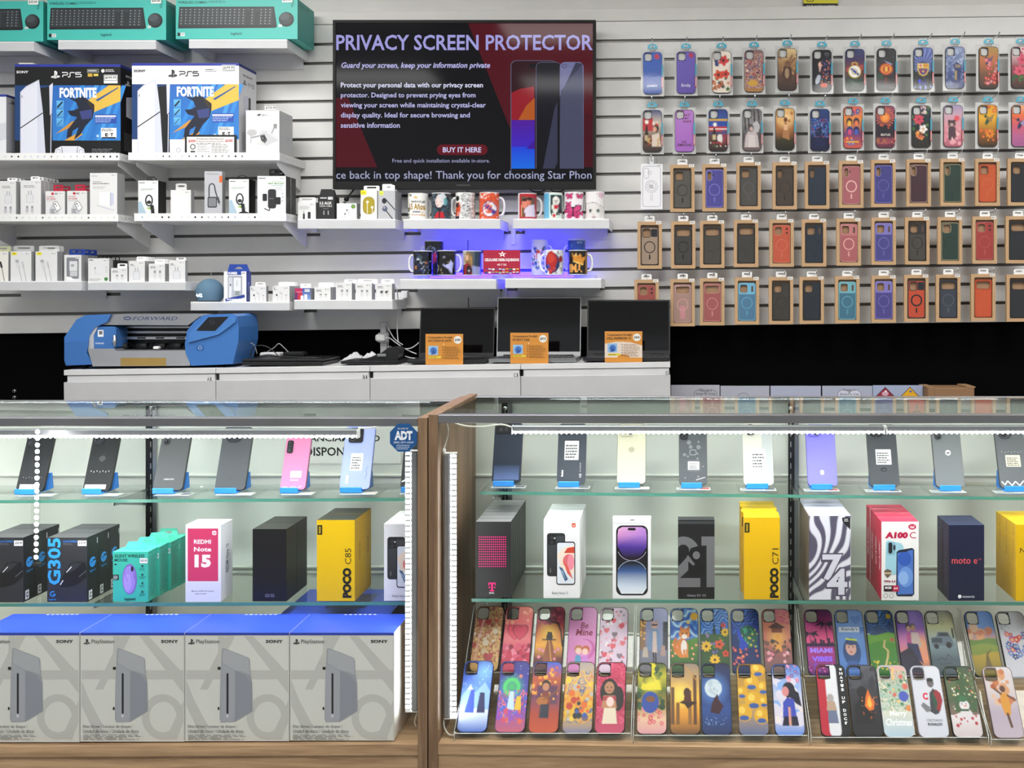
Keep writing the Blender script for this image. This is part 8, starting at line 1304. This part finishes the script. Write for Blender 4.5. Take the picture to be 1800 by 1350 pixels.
# ---------------------------------------------------------------- acrylic stands with printed phone cases
TL = math.radians(38.5); CW, CH = 53.5 * S(2.222), .1545
SNOWY = lambda y: ('b', 5, 40, .006, .016, ['e8f0ff'], 0, 0, 1, y)
FRONT = [
 (835, 'case with a blue night sky over snowy peaks, first in the lower row', [('g', '2a3aa0', '3f6ad0', '6a9ae0', 'c8dcf4', '3a5cb8'), ('o', .75, .35, .5, '7ab4f0'), SNOWY(1), ('p', [(0, 1.2), (.3, .8), (.5, 1.05), (.8, .7), (1, 1.0), (1, 1.6), (0, 1.6)], '8ab0e8'), ('p', [(.3, .8), (.4, .95), (.22, .95)], 'e8f2ff'), ('w', 1.6, .06, 7, 0, 'dce8f8', '4a6cc0'), ('p', [(.18, 1.7), (.34, .95), (.46, .95), (.52, 1.7)], '2c48b0'), ('p', [(.6, 1.7), (.66, 1.05), (.82, 1.05), (.9, 1.7)], '1c2050')], (), '1c2a5a'),
 (901, 'case with a green glowing ring in violet space', [('g', '2a2a78', '3a3c9a', '5a4aa0', 'c05a70'), ('b', 3, 30, .006, .014, ['e8d8f0'], 0, 0, 1, .8), ('c', .74, .5, .06, 'd87a6a'), ('o', .45, .85, .5, '40b060'), ('r', .45, .85, .24, .12, '4ac06a'), ('n', 8, 7, [None, 'c8506a', None, '4a6ad0', 'e0705a'], .95, 2), ('p', [(.34, 1.6), (.4, 1.0), (.54, 1.0), (.6, 1.6)], 'b8d0e0'), ('p', [(.6, 1.6), (.66, 1.15), (.8, 1.15), (.84, 1.6)], 'd8b02c'), ('b', 6, 14, .05, .11, ['d8604a', 'c8486a', '8a4ab0'], 0, 1.6, 1, 2)], (), '2a2450'),
 (959.5, 'case with warm lanterns over a dusky red street', [('g', '2f5ac0', 'b0502c', '6a3a5a', 'a8402c', 'c05030'), ('b', 4, 26, .03, .08, ['f0a83a', 'e8842a', 'd0602a'], 0, .2, 1, 1.1), ('R', .2, .8, .9, 1.4, '5a3050'), ('b', 7, 14, .03, .06, ['f0b04a'], 0, .6, 1, 1.5), ('p', [(.3, 1.85), (.34, 1.3), (.4, 1.0), (.62, 1.0), (.7, 1.3), (.66, 1.85)], '7a3426'), ('e', .5, .78, .16, .17, '2a1a1a'), ('e', .5, .84, .12, .13, 'b87a5a'), ('e', .4, 1.3, .2, .14, 'a8642c'), ('l', [(.45, 1.25), (.95, .95)], .05, '7a4a24'), ('R', .36, 1.4, .64, 1.85, '1c2438')], (), '2c1c24'),
 (1018.5, 'case with splashed orange, yellow and grey paint', [('g', 'a89a94', 'c0a890', 'd89a3a', 'd8a82c', '7a7a9a'), ('n', 12, 5, [None, 'd8782c', None, 'e0b03a', None, '5a6a90'], .3, 2), ('b', 5, 20, .04, .12, ['d86a24', 'e8c040', '6a5a70', 'b8b0a8'], 0, .6, 1, 1.9), ('b', 9, 9, .06, .12, ['b8402c', '3a5aa0', '2a2a2e'], .2, 1.1, .9, 1.8)], (), '3c2a20'),
 (1075, 'rose damask case with a long haired girl in white', [('g', 'c83a60', 'b83050', 'c04868'), ('n', 5, 8, [None, 'd8587a', None, 'a82a4a', None], 0, 2), ('e', .46, .98, .32, .44, '16100f'), ('e', .78, 1.2, .2, .4, '1c1412'), ('e', .46, .84, .17, .2, 'b07a5a'), ('c', .39, .83, .025, '1a1210'), ('c', .53, .83, .025, '1a1210'), ('l', [(.4, .94), (.52, .94)], .025, '7a3a34'), ('p', [(.2, 1.5), (.26, 1.1), (.66, 1.1), (.74, 1.5)], 'b8805e'), ('R', .24, 1.12, .7, 1.26, 'a83a44'), ('p', [(.24, 2), (.3, 1.5), (.7, 1.5), (.76, 2)], 'e0d0b8'), ('e', .5, 1.3, .13, .16, 'e8c8c0')], (), '2a1018'),
 (1148.5, 'case with yellow light in green leaves and pink petals', [('g', '2a3a24', 'b8b02a', '5a6a2c', '9a7a3a', 'e0b898', 'd898a0'), ('p', [(.4, 0), (.62, 0), (.85, .9), (.1, .9)], 'd8c82a'), ('b', 4, 30, .05, .12, ['3a5a2c', '2c4a30', '4a6a2a'], 0, .1, 1, 1.5), ('o', .5, .7, .4, 'e8d83a'), ('F', 3, 16, .05, .09, ('d85a78', 'e08a9a', 'c84a5a'), 'f0d080', 0, 1.4, 1, 1.98), ('e', .45, 1.3, .3, .35, '2c4a9a'), ('e', .46, 1.2, .16, .1, '7a4a24')], (), '1e2418'),
 (1204.5, 'case with a golden evening city between tall towers', [('g', '8a7a70', 'c09a60', 'f0b840', 'd8902c', '6a4a2c'), ('o', .35, 1.05, .5, 'f8d860'), *[('R', x, y, x + .12, 2, c) for x, y, c in ((.02, .8, '6a4a30'), (.8, .4, '5a3c28'), (.62, .9, '8a6030'), (.2, 1.3, '7a5428'))], ('l', [(.5, .1), (.95, .6)], .03, 'c88a3a'), ('p', [(.3, 1.3), (.5, 1.2), (.95, 1.3), (.8, 1.36), (.6, 1.5), (.5, 1.36)], '2c1a14'), ('e', .58, .98, .12, .16, '3a1c18'), ('p', [(.46, 1.3), (.5, 1.0), (.7, 1.0), (.74, 1.3)], '4a2018')], (), '2a1c14'),
 (1260, 'dark blue case with a big full moon', [('g', '20284a', '26386a', '2a4a8a', '1c2c58'), ('o', .42, .82, .6, '5a8ad0'), ('c', .42, .82, .3, 'c8d4dc'), ('b', 3, 12, .03, .08, ['a8b8c4', 'b4c2cc'], .2, .6, .66, 1.05), ('p', [(.36, 1.3), (.44, 1.15), (.56, 1.0), (.6, 1.2), (.76, 1.4), (.6, 1.66), (.3, 1.6)], '3a1824'), ('b', 8, 30, .008, .018, ['8ab0e0'], .1, 1.75, .9, 2)], (), '10142a'),
 (1324.5, 'case packed with glossy yellow and blue balls', [('g', 'a87a3c', 'c89a3a', '5a6a90'), *[q for x, y, r_ in ((.2, .3, .2), (.75, .2, .24), (.5, .62, .26), (.9, .8, .22), (.15, .95, .2), (.55, 1.2, .3), (.2, 1.6, .28), (.8, 1.7, .26), (.9, 1.25, .18)) for q in (('c', x, y, r_, 'd8a428'), ('c', x - r_ * .25, y - r_ * .3, r_ * .4, 'ecc658'), ('e', x, y + r_ * .6, r_ * .6, r_ * .3, '3a5a98'))]], (), '4a3418'),
 (1387.5, 'case with a long haired girl in profile before blue clouds', [('g', '4a78c8', 'a8b8e0', 'e8d8d8', '5a8ad8'), ('b', 4, 24, .08, .2, ['e8dcdc', 'd8d0e0', '8ab0e8'], 0, .5, 1, 1.9), ('F', 6, 18, .04, .09, ('d86a8a', 'e89ab0', '6a4a90'), 'f0c0d0', .4, 0, 1, .6), ('e', .56, .85, .22, .26, '18162a'), ('p', [(.56, .7), (.9, .95), (.98, 1.4), (.8, 1.3), (.6, 1.1)], '1a182c'), ('e', .44, .9, .12, .16, 'd88a8a'), ('p', [(.3, 1.75), (.34, 1.25), (.48, 1.1), (.72, 1.15), (.78, 1.75)], '3a4ab0'), ('p', [(.26, 2), (.34, 1.7), (.8, 1.7), (.84, 2)], '1c1c34'), ('R', .5, 1.4, .58, 2, 'd89a8a')], (), '1c2444'),
 (1468, 'red, white and black striped case lettered downwards', [('g', 'e4e4e8', 'e0e0e6'), ('R', 0, 0, .3, 2.4, 'b8263a'), ('R', .7, 0, 1, 2.4, '17171c'), ('e', .42, 1.1, .12, .14, 'a8a4a0'), ('p', [(.26, 1.5), (.3, 1.2), (.56, 1.2), (.62, 1.5)], 'b89a84'), ('p', [(.28, 1.9), (.3, 1.5), (.6, 1.5), (.64, 1.9)], '6a7490')], [(c_, .8, .12 + k * .135, .9, .21 + k * .135, 'f2f2f2', .03) for k, c_ in enumerate("WHAT'S UP DOC?") if c_ != ' '], '1a1418'),
 (1524, 'smoky dark case with a bright orange flame', [('g', '5a5a64', '3a3a42', '26262c', '1c1c22'), ('b', 4, 18, .08, .2, ['4a4a52', '34343a'], 0, .2, 1, .9), ('e', .45, .9, .18, .2, '1a1a1e'), ('p', [(.1, 1.9), (.16, 1.3), (.4, 1.05), (.7, 1.15), (.8, 1.9)], '17171b'), ('p', [(.5, 1.35), (.56, 1.05), (.66, .8), (.76, 1.1), (.86, 1.2), (.8, 1.45), (.64, 1.5)], 'e0702a'), ('p', [(.58, 1.3), (.68, 1.0), (.76, 1.3), (.68, 1.42)], 'f4b84a'), ('b', 7, 22, .01, .03, ['f08a2c', 'd85a1c'], .4, 1.0, .95, 1.8)], (), '141418'),
 (1578.5, 'pastel case with holly, baubles and seasonal greeting', [('g', 'e0a8a0', 'a8c0b0', 'd8d8c8', 'b0c8d8'), ('n', 9, 7, [None, '8ab098', None, 'e8d8b8', '5a8a70'], .2, 1.5), ('b', 3, 24, .03, .08, ['4a7a5a', '6a9a70', 'd86a5a', 'e8c07a'], .35, .1, 1, 1.4), ('c', .82, 1.02, .17, '4a5ab8'), ('c', .92, .7, .1, 'd86a5a'), ('c', .95, 1.4, .1, 'e08a4a')], [('Merry', .26, 1.5, .82, 1.72, 'f6f4f4', .01, .15), ('Christmas', .1, 1.76, .96, 1.98, 'f2f4f8', .01, .15)], 'b0b4b8'),
 (1639, 'white case with a roaring player in red and two lines of name lettering', [('g', 'dcdce4', 'd4d4e0'), ('p', [(.5, 1.5), (.56, .9), (.7, .75), (.86, .85), (.9, 1.2), (.8, 1.55), (.66, 1.6)], '3a3a40'), ('p', [(.62, 1.0), (.8, .78), (.94, .9), (.98, 1.15), (.84, 1.5), (.7, 1.4)], '9a2430'), ('p', [(.62, 1.0), (.7, .9), (.8, 1.2), (.7, 1.5)], '24503a'), ('e', .64, .56, .12, .16, '6a6264'), ('e', .64, .47, .12, .07, '222'), ('p', [(.2, 1.3), (.3, 1.2), (.5, 1.35), (.5, 1.5), (.36, 1.52)], '77777c')], [('C', .3, .9, .48, 1.14, 'c0304a', .06), ('CRISTIANO', .32, 1.76, .84, 1.84, '44444a', 0), ('RONALDO', .34, 1.88, .82, 1.97, '33333a', .05)], '9a9aa4'),
 (1699, 'case with a snowman in a green cap before a lit fir tree', [('g', '3a4a3a', '5a6a44', '4a5a40', '8a6a60', 'e0d0d0'), ('p', [(.6, 0), (1, 1.0), (.95, 1.5), (.2, 1.5), (.3, .8)], '3c5a34'), ('b', 4, 50, .012, .035, ['f0e8c0', 'e8d088', 'd85a5a', 'f4f0e0'], .15, .1, 1, 1.5), ('w', 1.55, .05, 8, 1, 'e4dcdc', 'd0c0c4'), ('e', .56, 1.62, .22, .24, 'ded6da'), ('e', .54, 1.28, .17, .17, 'e4dce0'), ('e', .5, 1.08, .17, .1, '2f6a40'), ('R', .38, 1.4, .68, 1.48, '3a5a44'), ('p', [(.52, 1.28), (.66, 1.3), (.54, 1.34)], 'd87a3a'), ('c', .46, 1.24, .02, '222'), ('c', .6, 1.24, .02, '222'), ('b', 9, 9, .03, .06, ['b83040'], .05, 1.55, .95, 1.95)], (), '1c241c'),
 (1770, 'white and orange case with a leaping ball player', [('g', 'd8d0d4', 'd4c8c8', 'b8a8b8', 'c0b0bc'), ('b', 5, 20, .06, .16, ['d89a6a', 'c8784a', 'e0b898'], .1, .1, .9, 1.2), ('e', .28, .66, .1, .09, 'b0582c'), ('e', .58, .74, .1, .11, '5a3424'), ('p', [(.44, 1.3), (.46, .9), (.72, .88), (.76, 1.3), (.7, 1.6), (.52, 1.6)], 'd8942c'), ('l', [(.5, .9), (.3, .74)], .07, '6a4030'), ('l', [(.72, .95), (.95, 1.1)], .07, '6a4030'), ('l', [(.6, 1.55), (.66, 1.95)], .09, '5a3828')], (), '6a5a58'),
]
BACK = [
 (853.5, 'case with a red and gold love letter collage', [('g', 'b8a068', 'a87c50', 'c89a58', 'b8904a'), ('n', 5, 6, [None, '8a3a34', None, 'd8b878', 'a85040'], 0, 2), ('b', 3, 12, .05, .12, ['c8b08a', 'a83a34', 'd8c8a8'], 0, .3, 1, 1.7), ('h', .5, .6, .14, 'a83038'), ('h', .8, .55, .1, 'b85048'), ('h', .62, 1.85, .2, 'a02c34'), ('p', [(.1, 1.9), (.3, .4), (.36, .4), (.16, 1.9)], 'd8a090')], (), '3a2020'),
 (907, 'case with two big red hearts and rose petals', [('g', 'e07a6a', 'd85a60', 'e07078', 'c02c4c', 'b0284a'), ('b', 4, 24, .03, .08, ['f0a088', 'e89080'], 0, .1, 1, .9), ('h', .42, .98, .34, '8a1a34'), ('h', .42, .98, .31, 'd84058'), ('h', .6, .98, .34, '7a1830'), ('h', .6, .98, .3, 'c83450'), ('b', 7, 40, .05, .1, ['b82048', 'd04a6a', '8a1838', 'e07a90'], 0, 1.35, 1, 1.95)], (), '4a1420'),
 (964, 'case with a couple on a bench under a red tree at sunset', [('g', '5a2438', '8a3040', 'b8482c', 'f0a83a', '6a2c2a', '2c1820'), ('o', .5, .95, .5, 'f8c850'), ('b', 3, 50, .03, .08, ['8a2c44', 'a83a50', '6a2038'], 0, .05, 1, .6), ('l', [(1, 1.4), (.92, .9), (.8, .6), (.4, .5)], .06, '2a1418'), ('l', [(.86, .75), (.6, .35)], .04, '2a1418'), ('R', .25, 1.16, .75, 1.2, '1c1014'), ('e', .46, 1.08, .07, .12, '1a0e12'), ('e', .56, 1.08, .07, .12, '1a0e12'), ('c', .47, .94, .05, '1a0e12'), ('c', .55, .95, .05, '1a0e12'), ('p', [(.44, 1.2), (.6, 1.2), (.85, 2), (.3, 2)], '8a4a2a'), ('l', [(.5, 1.2), (.64, 2)], .03, 'd89a4a'), ('F', 4, 7, .05, .08, ('d87a90',), 'f0c0c0', .1, 1.5, .9, 1.95)], (), '1e1014'),
 (1022, 'pink case with a drawn couple and handwritten words', [('g', 'd890c4', 'd88cc0', 'd080b8', 'c878b0'), ('c', .64, 1.5, .36, 'c060a0'), ('c', .58, 1.46, .3, 'd888bc'), ('c', .4, 1.5, .15, 'b87040'), ('c', .66, 1.52, .15, 'c05a30'), ('c', .4, 1.56, .11, 'ecc4b4'), ('c', .64, 1.58, .11, 'ecc4b4'), ('p', [(.28, 1.95), (.3, 1.7), (.48, 1.7), (.52, 1.95)], '4a90b8'), ('p', [(.54, 1.95), (.56, 1.72), (.74, 1.72), (.78, 1.95)], 'c078c8')], [('Be', .42, .56, .7, .78, '7a1c3c', .01, .2), ('Mine', .26, .8, .86, 1.04, '7a1c3c', .02, .2)], '5a2448'),
 (1077.5, 'pale pink case covered in tiny hearts and sweets', [('g', 'd8c0d4', 'd4bcd0'), ('b', 3, 60, .03, .06, ['d86a7a', '8a6a74', 'e8e0e0', 'c8485a', 'e0a0a8'], .02, .1, .98, 1.95)] + [('h', x, y, .12, c_) for x, y, c_ in ((.5, .5, 'd8505f'), (.25, .85, 'd86a72'), (.55, 1.0, '7a6a74'), (.8, .7, 'c84a5a'), (.5, 1.4, 'd8606a'), (.2, 1.7, 'c84a5a'), (.75, 1.75, '7a6a74'), (.85, 1.3, 'd8707a'))], (), '4a2c38'),
 (1149, 'case with a cat in sunglasses and a long coat on a street', [('g', 'a8a8d0', '8a8cb0', '77788c', '6a6668'), ('R', 0, .4, .2, 1.5, '8a6a50'), ('R', .84, .5, 1, 1.5, '3a3a44'), ('b', 4, 12, .03, .06, ['e8b060'], 0, .5, .2, 1.3), ('p', [(.28, 1.5), (.34, .9), (.46, .75), (.62, .75), (.74, .9), (.8, 1.5)], '6a84a8'), ('p', [(.46, 1.6), (.48, .85), (.6, .85), (.64, 1.6)], 'c8b0a8'), ('c', .53, .62, .13, 'c89a90'), ('p', [(.42, .55), (.42, .42), (.5, .5)], 'b88a84'), ('p', [(.64, .55), (.64, .42), (.56, .5)], 'b88a84'), ('R', .43, .58, .64, .64, '1a1a1e'), ('l', [(.5, 1.6), (.52, 1.95)], .05, '24202a'), ('l', [(.58, 1.6), (.6, 1.95)], .05, '24202a'), ('p', [(.1, 1.75), (.14, 1.4), (.28, 1.4), (.32, 1.75)], 'b8a89a'), ('p', [(.76, 1.7), (.78, 1.35), (.92, 1.35), (.95, 1.7)], 'a88a84')], (), '20222c'),
 (1203, 'case with a ginger cat under a swirling starry sky', [('s', ['2a58a8', '3a70c0', '6a9cd8', '24489a', 'a8c8e0'], 0, 1.3, 16), ('c', .88, .3, .14, 'd8a83a'), ('c', .66, .5, .07, 'e0c870'), ('w', 1.1, .08, 4, 0, '5a8a3a', '1c3c24'), ('e', .42, 1.42, .24, .34, 'd07a34'), ('e', .5, 1.4, .11, .26, 'e8e0d8'), ('e', .52, .92, .2, .19, 'd8843c'), ('p', [(.36, .85), (.36, .62), (.5, .76)], 'c8702c'), ('p', [(.7, .85), (.72, .62), (.56, .76)], 'c8702c'), ('e', .52, 1.02, .1, .08, 'eee6de'), ('c', .45, .9, .03, '2a3a24'), ('c', .6, .9, .03, '2a3a24'), ('l', [(.2, 1.6), (.12, 1.3), (.2, 1.1)], .1, 'c8702c'), ('l', [(.5, 1.5), (.52, 1.72)], .08, 'd8843c'), ('l', [(.6, 1.5), (.62, 1.72)], .08, 'd8843c'), ('F', 4, 10, .04, .06, ('e0705a', 'f0a080'), 'f8e0a0', 0, 1.3, 1, 1.95)], (), '14244a'),
 (1257, 'case with sunflowers and poppies under a swirling sky', [('s', ['3a6cc0', '5a90d8', '9ac0e8', '2c58a8'], 0, .95, 18), ('p', [(.42, 1.0), (.5, .45), (.58, 1.0)], '1c3430'), ('p', [(.7, .9), (.76, .4), (.82, .9)], '1c3430'), ('G', .92, 2.4, '3a5a34', '2c4a28'), ('F', 3, 24, .04, .07, ('5a4a9a', '8a6ab0', '3a6a3a'), 'c8c060', 0, .8, 1, 1.6), ('f', .2, 1.35, .2, 'e8b82c', '4a2c14', 9, 'd09a1c'), ('f', .9, .85, .16, 'e8b82c', '4a2c14', 9, 'd09a1c'), ('f', .5, 1.82, .2, 'e8b82c', '4a2c14', 9, 'd09a1c'), ('f', .68, 1.28, .18, 'd8583a', '3a2020'), ('f', .9, 1.6, .13, 'd0482c', '3a2020'), ('f', .84, .6, .1, 'd8503a', '5a2020')], (), '14242a'),
 (1312, 'deep blue case with a peacock among red flowers', [('s', ['1c3c90', '2c58b0', '4a80c8', '16307a'], 0, .95, 17), ('G', .9, 2.4, '16306a', '142448'), ('e', .6, 1.0, .36, .4, '1f5a48'), ('b', 3, 26, .03, .045, ['c8b84a', '3a9a70'], .36, .7, .94, 1.35), ('b', 5, 26, .012, .02, ['20309a'], .36, .7, .94, 1.35), ('p', [(.36, 1.3), (.24, 1.0), (.2, .75), (.28, .72), (.36, .95), (.52, 1.2)], '2a48c0'), ('e', .42, 1.3, .16, .16, '2444b0'), ('F', 8, 20, .04, .07, ('c8384a', 'd8603a', '9a2c5a'), 'f0d080', 0, 1.3, 1, 1.98)], (), '101c40'),
 (1368, 'case with a pink sunset over a pagoda pond', [('g', 'd87a80', 'e08a70', 'c8786a', '8a5a5a', '5a5450'), ('o', .52, 1.0, .45, 'f8c060'), ('b', 3, 30, .03, .07, ['c84a5a', 'd8687a'], .4, .05, 1, .5), ('p', [(.2, .66), (.5, .46), (.84, .66), (.7, .7), (.34, .7)], '5a3434'), ('R', .32, .7, .72, .84, '8a4a3a'), ('p', [(.42, 1.5), (.46, .9), (.6, .9), (.66, 1.5)], 'f0a850'), ('b', 6, 26, .04, .09, ['6a4a48', '4a4a44', '7a5a50'], 0, 1.1, 1, 1.7), ('F', 4, 8, .06, .1, ('d87a90', 'e8a0b0'), 'f0d0a0', .1, 1.55, .9, 1.95)], (), '2c1c20'),
 (1444, 'magenta case with palm trees, skyline and two words', [('g', '5a2060', 'a82c7a', 'e0508a', 'e8608a', '7a2a8a', '3a1c5a'), ('R', 0, 1.2, 1, 1.32, '2a1844'), *[('R', .2 + .1 * k, 1.22 - .1 * (1 + math.sin(k * 2.3)), .28 + .1 * k, 1.32, '2a1640') for k in range(8)], *PALM(.16, .85, .9, '1a1030'), *PALM(.76, .5, 1.0, '1a1030'), ('G', 1.32, 2.4, 'b83a8a', '3a1a60'), ('b', 3, 20, .02, .04, ['d85a9a', '7a3ab0'], 0, 1.9, 1, 2.2)], [('MIAMI', .12, 1.38, .9, 1.56, '9a7ae8', .04), ('VIBES', .16, 1.68, .88, 1.86, '7a5ae0', .04)], '1c1030'),
 (1499, 'blue case with a long haired portrait and a name banner', [('g', '5a8ad0', '6a94d4', '5a84c4', '4a74b8'), ('h', .75, .4, .2, '4a78c0'), ('h', .9, .75, .14, '4a78c0'), ('R', .1, .62, .86, .8, 'dce8f4'), ('e', .5, 1.5, .32, .5, '2c4a78'), ('e', .48, 1.36, .19, .25, 'd8a898'), ('e', .5, 1.16, .22, .1, '2a4470'), ('c', .4, 1.32, .025, '22242c'), ('c', .56, 1.32, .025, '22242c'), ('e', .47, 1.5, .05, .025, 'b0505a'), ('l', [(.34, 1.04), (.7, 1.08)], .06, 'c8d83a'), ('p', [(.2, 2.1), (.34, 1.8), (.66, 1.8), (.84, 2.1)], '3a5c98')], [("Kandy's", .2, .64, .78, .79, '2c3a58', .01, .2)], '1c3054'),
 (1553.5, 'case with green hills and a winding path below swirls', [('s', ['1c3c70', '2c58a0', '4a80b8', '16305c'], 0, .85, 17), ('c', .86, .22, .09, 'd8b83a'), ('p', [(.05, .9), (.45, .5), (.95, .9)], '24406c'), ('w', .85, .05, 6, 0, '6aa03a', '3a7a2c'), ('w', 1.15, .06, 5, 2, '4a8a30', '2c6424'), ('l', [(.62, 1.1), (.56, 1.3), (.7, 1.45), (.66, 1.65), (.55, 1.95)], .07, 'c8b078'), ('R', .82, 1.0, .96, 1.12, 'b85a44'), ('F', 3, 24, .02, .04, ('e0c83a',), 'a87a20', 0, 1.8, 1, 2.1)], (), '14242c'),
 (1608, 'case with a man and woman leaning together in violet dusk', [('g', '5a3a98', '7a4ab0', 'd07aa8', 'e8946a', '2c2440'), ('o', .8, 1.2, .5, 'f0a860'), ('e', .42, .6, .1, .13, '24182a'), ('e', .6, .58, .1, .13, '2a1c1c'), ('e', .6, .64, .08, .1, 'b07a64'), ('e', .43, .66, .08, .1, 'c08a78'), ('p', [(.3, 1.2), (.34, .8), (.5, .8), (.5, 1.2)], 'b84a88'), ('p', [(.46, 1.3), (.5, .78), (.76, .8), (.84, 1.3)], 'c8b0a8'), ('p', [(.3, 1.6), (.3, 1.15), (.7, 1.2), (.8, 1.9), (.5, 1.6)], '2c2c58'), ('p', [(0, 2.2), (0, 1.5), (.4, 1.3), (.9, 2.2)], '1c1830')], (), '1e1634'),
 (1661.5, 'case with a grey pickup truck under a pale sky', [('g', '8a8a80', 'c8c898', '8aa0a8', '4a5a62', '3c4c54'), ('b', 3, 8, .015, .03, ['2c3034'], .3, .2, .8, .5), ('p', [(.1, 1.25), (.1, .98), (.3, .92), (.38, .76), (.76, .76), (.86, .95), (.92, 1.25)], '6a7a88'), ('p', [(.38, .9), (.42, .8), (.72, .8), (.78, .9)], '2a3238'), ('R', .12, .98, .5, 1.14, '3a444c'), ('c', .26, 1.27, .09, '1a1c20'), ('c', .72, 1.22, .11, '1a1c20'), ('e', .93, .8, .04, .2, '2a2c30'), ('l', [(.2, 1.75), (.4, 1.65), (.5, 1.75), (.62, 1.55), (.8, 1.72)], .02, '24282c'), ('l', [(.3, 1.9), (.7, 1.85)], .02, '24282c')], (), '3a3c3c'),
 (1733.5, 'case with golden fields and hills at sunset', [('g', '3a70c0', '5a88c8', 'd89a6a', 'e0a060', '7a8a40'), ('b', 3, 12, .08, .16, ['e0a070', 'd8b090', 'c87a5a'], 0, .5, 1, .95), ('w', 1.0, .04, 6, 0, '6a8a3a', '4a6a2c'), ('w', 1.2, .05, 5, 2, '8a9a3c', '5a6a28'), ('w', 1.5, .06, 4, 1, 'b89a30', '6a6424'), ('p', [(.4, 2.1), (.55, 1.5), (.8, 1.3), (.6, 1.55), (.7, 2.1)], '6a5a2c')], (), '1c2430'),
 (1790, 'white case with blue and red flowers at the edge of view', [('g', 'd0d0d8', 'c8c8d0'), ('b', 3, 14, .02, .05, ['a8a8b0'], 0, .2, .5, .8), ('F', 4, 18, .08, .14, ('c83a4a', 'd8707a', '3a5ab0'), 'f0d080', .2, .8, 1, 1.4), ('F', 6, 12, .08, .13, ('3a5ab0', '2a448a', '6a84c8'), 'd8d8a0', .2, 1.2, 1, 1.7)], (), '2c2c34'),
]
up_ = Vector((0, math.sin(TL), math.cos(TL)))
def lean_case(cx, Y, z, lab, ops, txt, rim, grp):
    a = Vector((W(cx, 0, Y).x - CW / 2, Y, z)); t = thing('phone_case', lab, 'phone case', a + Vector((CW / 2, 0, 0)), grp)
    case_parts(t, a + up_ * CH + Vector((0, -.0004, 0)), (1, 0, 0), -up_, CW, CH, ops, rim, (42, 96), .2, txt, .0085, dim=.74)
Y1c, Y2c = 2.2255, 2.338
for k, (cx, lab, ops, txt, rim) in enumerate(FRONT): lean_case(cx - 6.5 + .011 * (cx - 835) if cx < CX else cx + .009 * (cx - 1175), Y1c, W(0, R_DK(cx) - 3.5, YC).z + .005 + .0062, lab, ops, txt, rim, 'phone cases in the lower row')
for k, (cx, lab, ops, txt, rim) in enumerate(BACK): lean_case(cx - (CX - cx) * .012, Y2c, W(0, 1181 + .0105 * (cx - 840), Y2c).z, lab, ops, txt, rim, 'phone cases in the upper row')
for i, (x0, x1, k) in enumerate(((798, 1111, 'holding the hearts and bench cases'), (1112, 1422, 'holding the cat and peacock cases'), (1424, 1738, 'holding the palm tree and truck cases'), (1740, 2050, 'cut off by the edge of view'))):
    t = thing('case_stand', 'clear two tier acrylic stand ' + k, 'case stand', W((x0 + x1) / 2, 1308, 2.3), 'clear acrylic case stands'); xm = (x0 + x1) / 2
    xa, xb = W(x0, 0, 2.218).x, W(x1, 0, 2.218).x; z0 = max(zl_(R_DK, x0, YC), zl_(R_DK, min(x1, 1900), YC)) + .0008; zr = W(0, 1181 + .0105 * (xm - 840), Y2c).z
    for x in (xa, xb - .003):
        m = MB('acrylic'); pf = [(x, 2.2145, z0), (x, 2.2145, z0 + .022), (x, 2.335, zr - .004), (x, 2.335, zr + .02), (x, 2.44, zr + .12), (x, 2.452, zr + .12), (x, 2.452, z0)]; m.prism(pf, (.003, 0, 0)); pf2 = [Vector(p) for p in pf[:6]]
        m.build('side_panel', t); m = MB('frost', 'd2d6d4'); [m.tube([p + Vector((.0015, -.0004, 0)), q + Vector((.0015, -.0004, 0))], .0009, None, 4) for p, q in zip(pf2, pf2[1:])]; m.build('polished_edge', t)
    for Yb_, zb_, L in ((Y1c, z0 + .0022, .1), (Y2c, zr, .125)):
        n_ = Vector((0, -math.cos(TL), math.sin(TL))); o = Vector((xa + .0035, Yb_, zb_ + .001)) - n_ * .0125 + up_ * .016; m = MB('acrylic'); w_ = Vector((xb - xa - .007, 0, 0)); m.prism([o, o + w_, o + w_ + up_ * L, o + up_ * L], -n_ * .0025); m.build('back_rest', t)
        m = MB('acrylic'); yl = Yb_ - (.0095 if Yb_ == Y1c else .01); lz = zb_ - .0115 if Yb_ != Y1c else z0; m.box(xa + .0035, xb - .0035, yl, Yb_ + .03, lz, lz + .002); m.box(xa + .0035, xb - .0035, yl, yl + .002, lz + .0021, lz + .015); m.build('ledge', t)
        m = MB('frost', 'd2d6d4'); m.box(xa + .0035, xb - .0035, yl, yl + .002, lz + .0151, lz + .0157); m.build('ledge_rim', t)
for o in list(COL.objects):
    if '_o' in o.keys(): del o['_o']
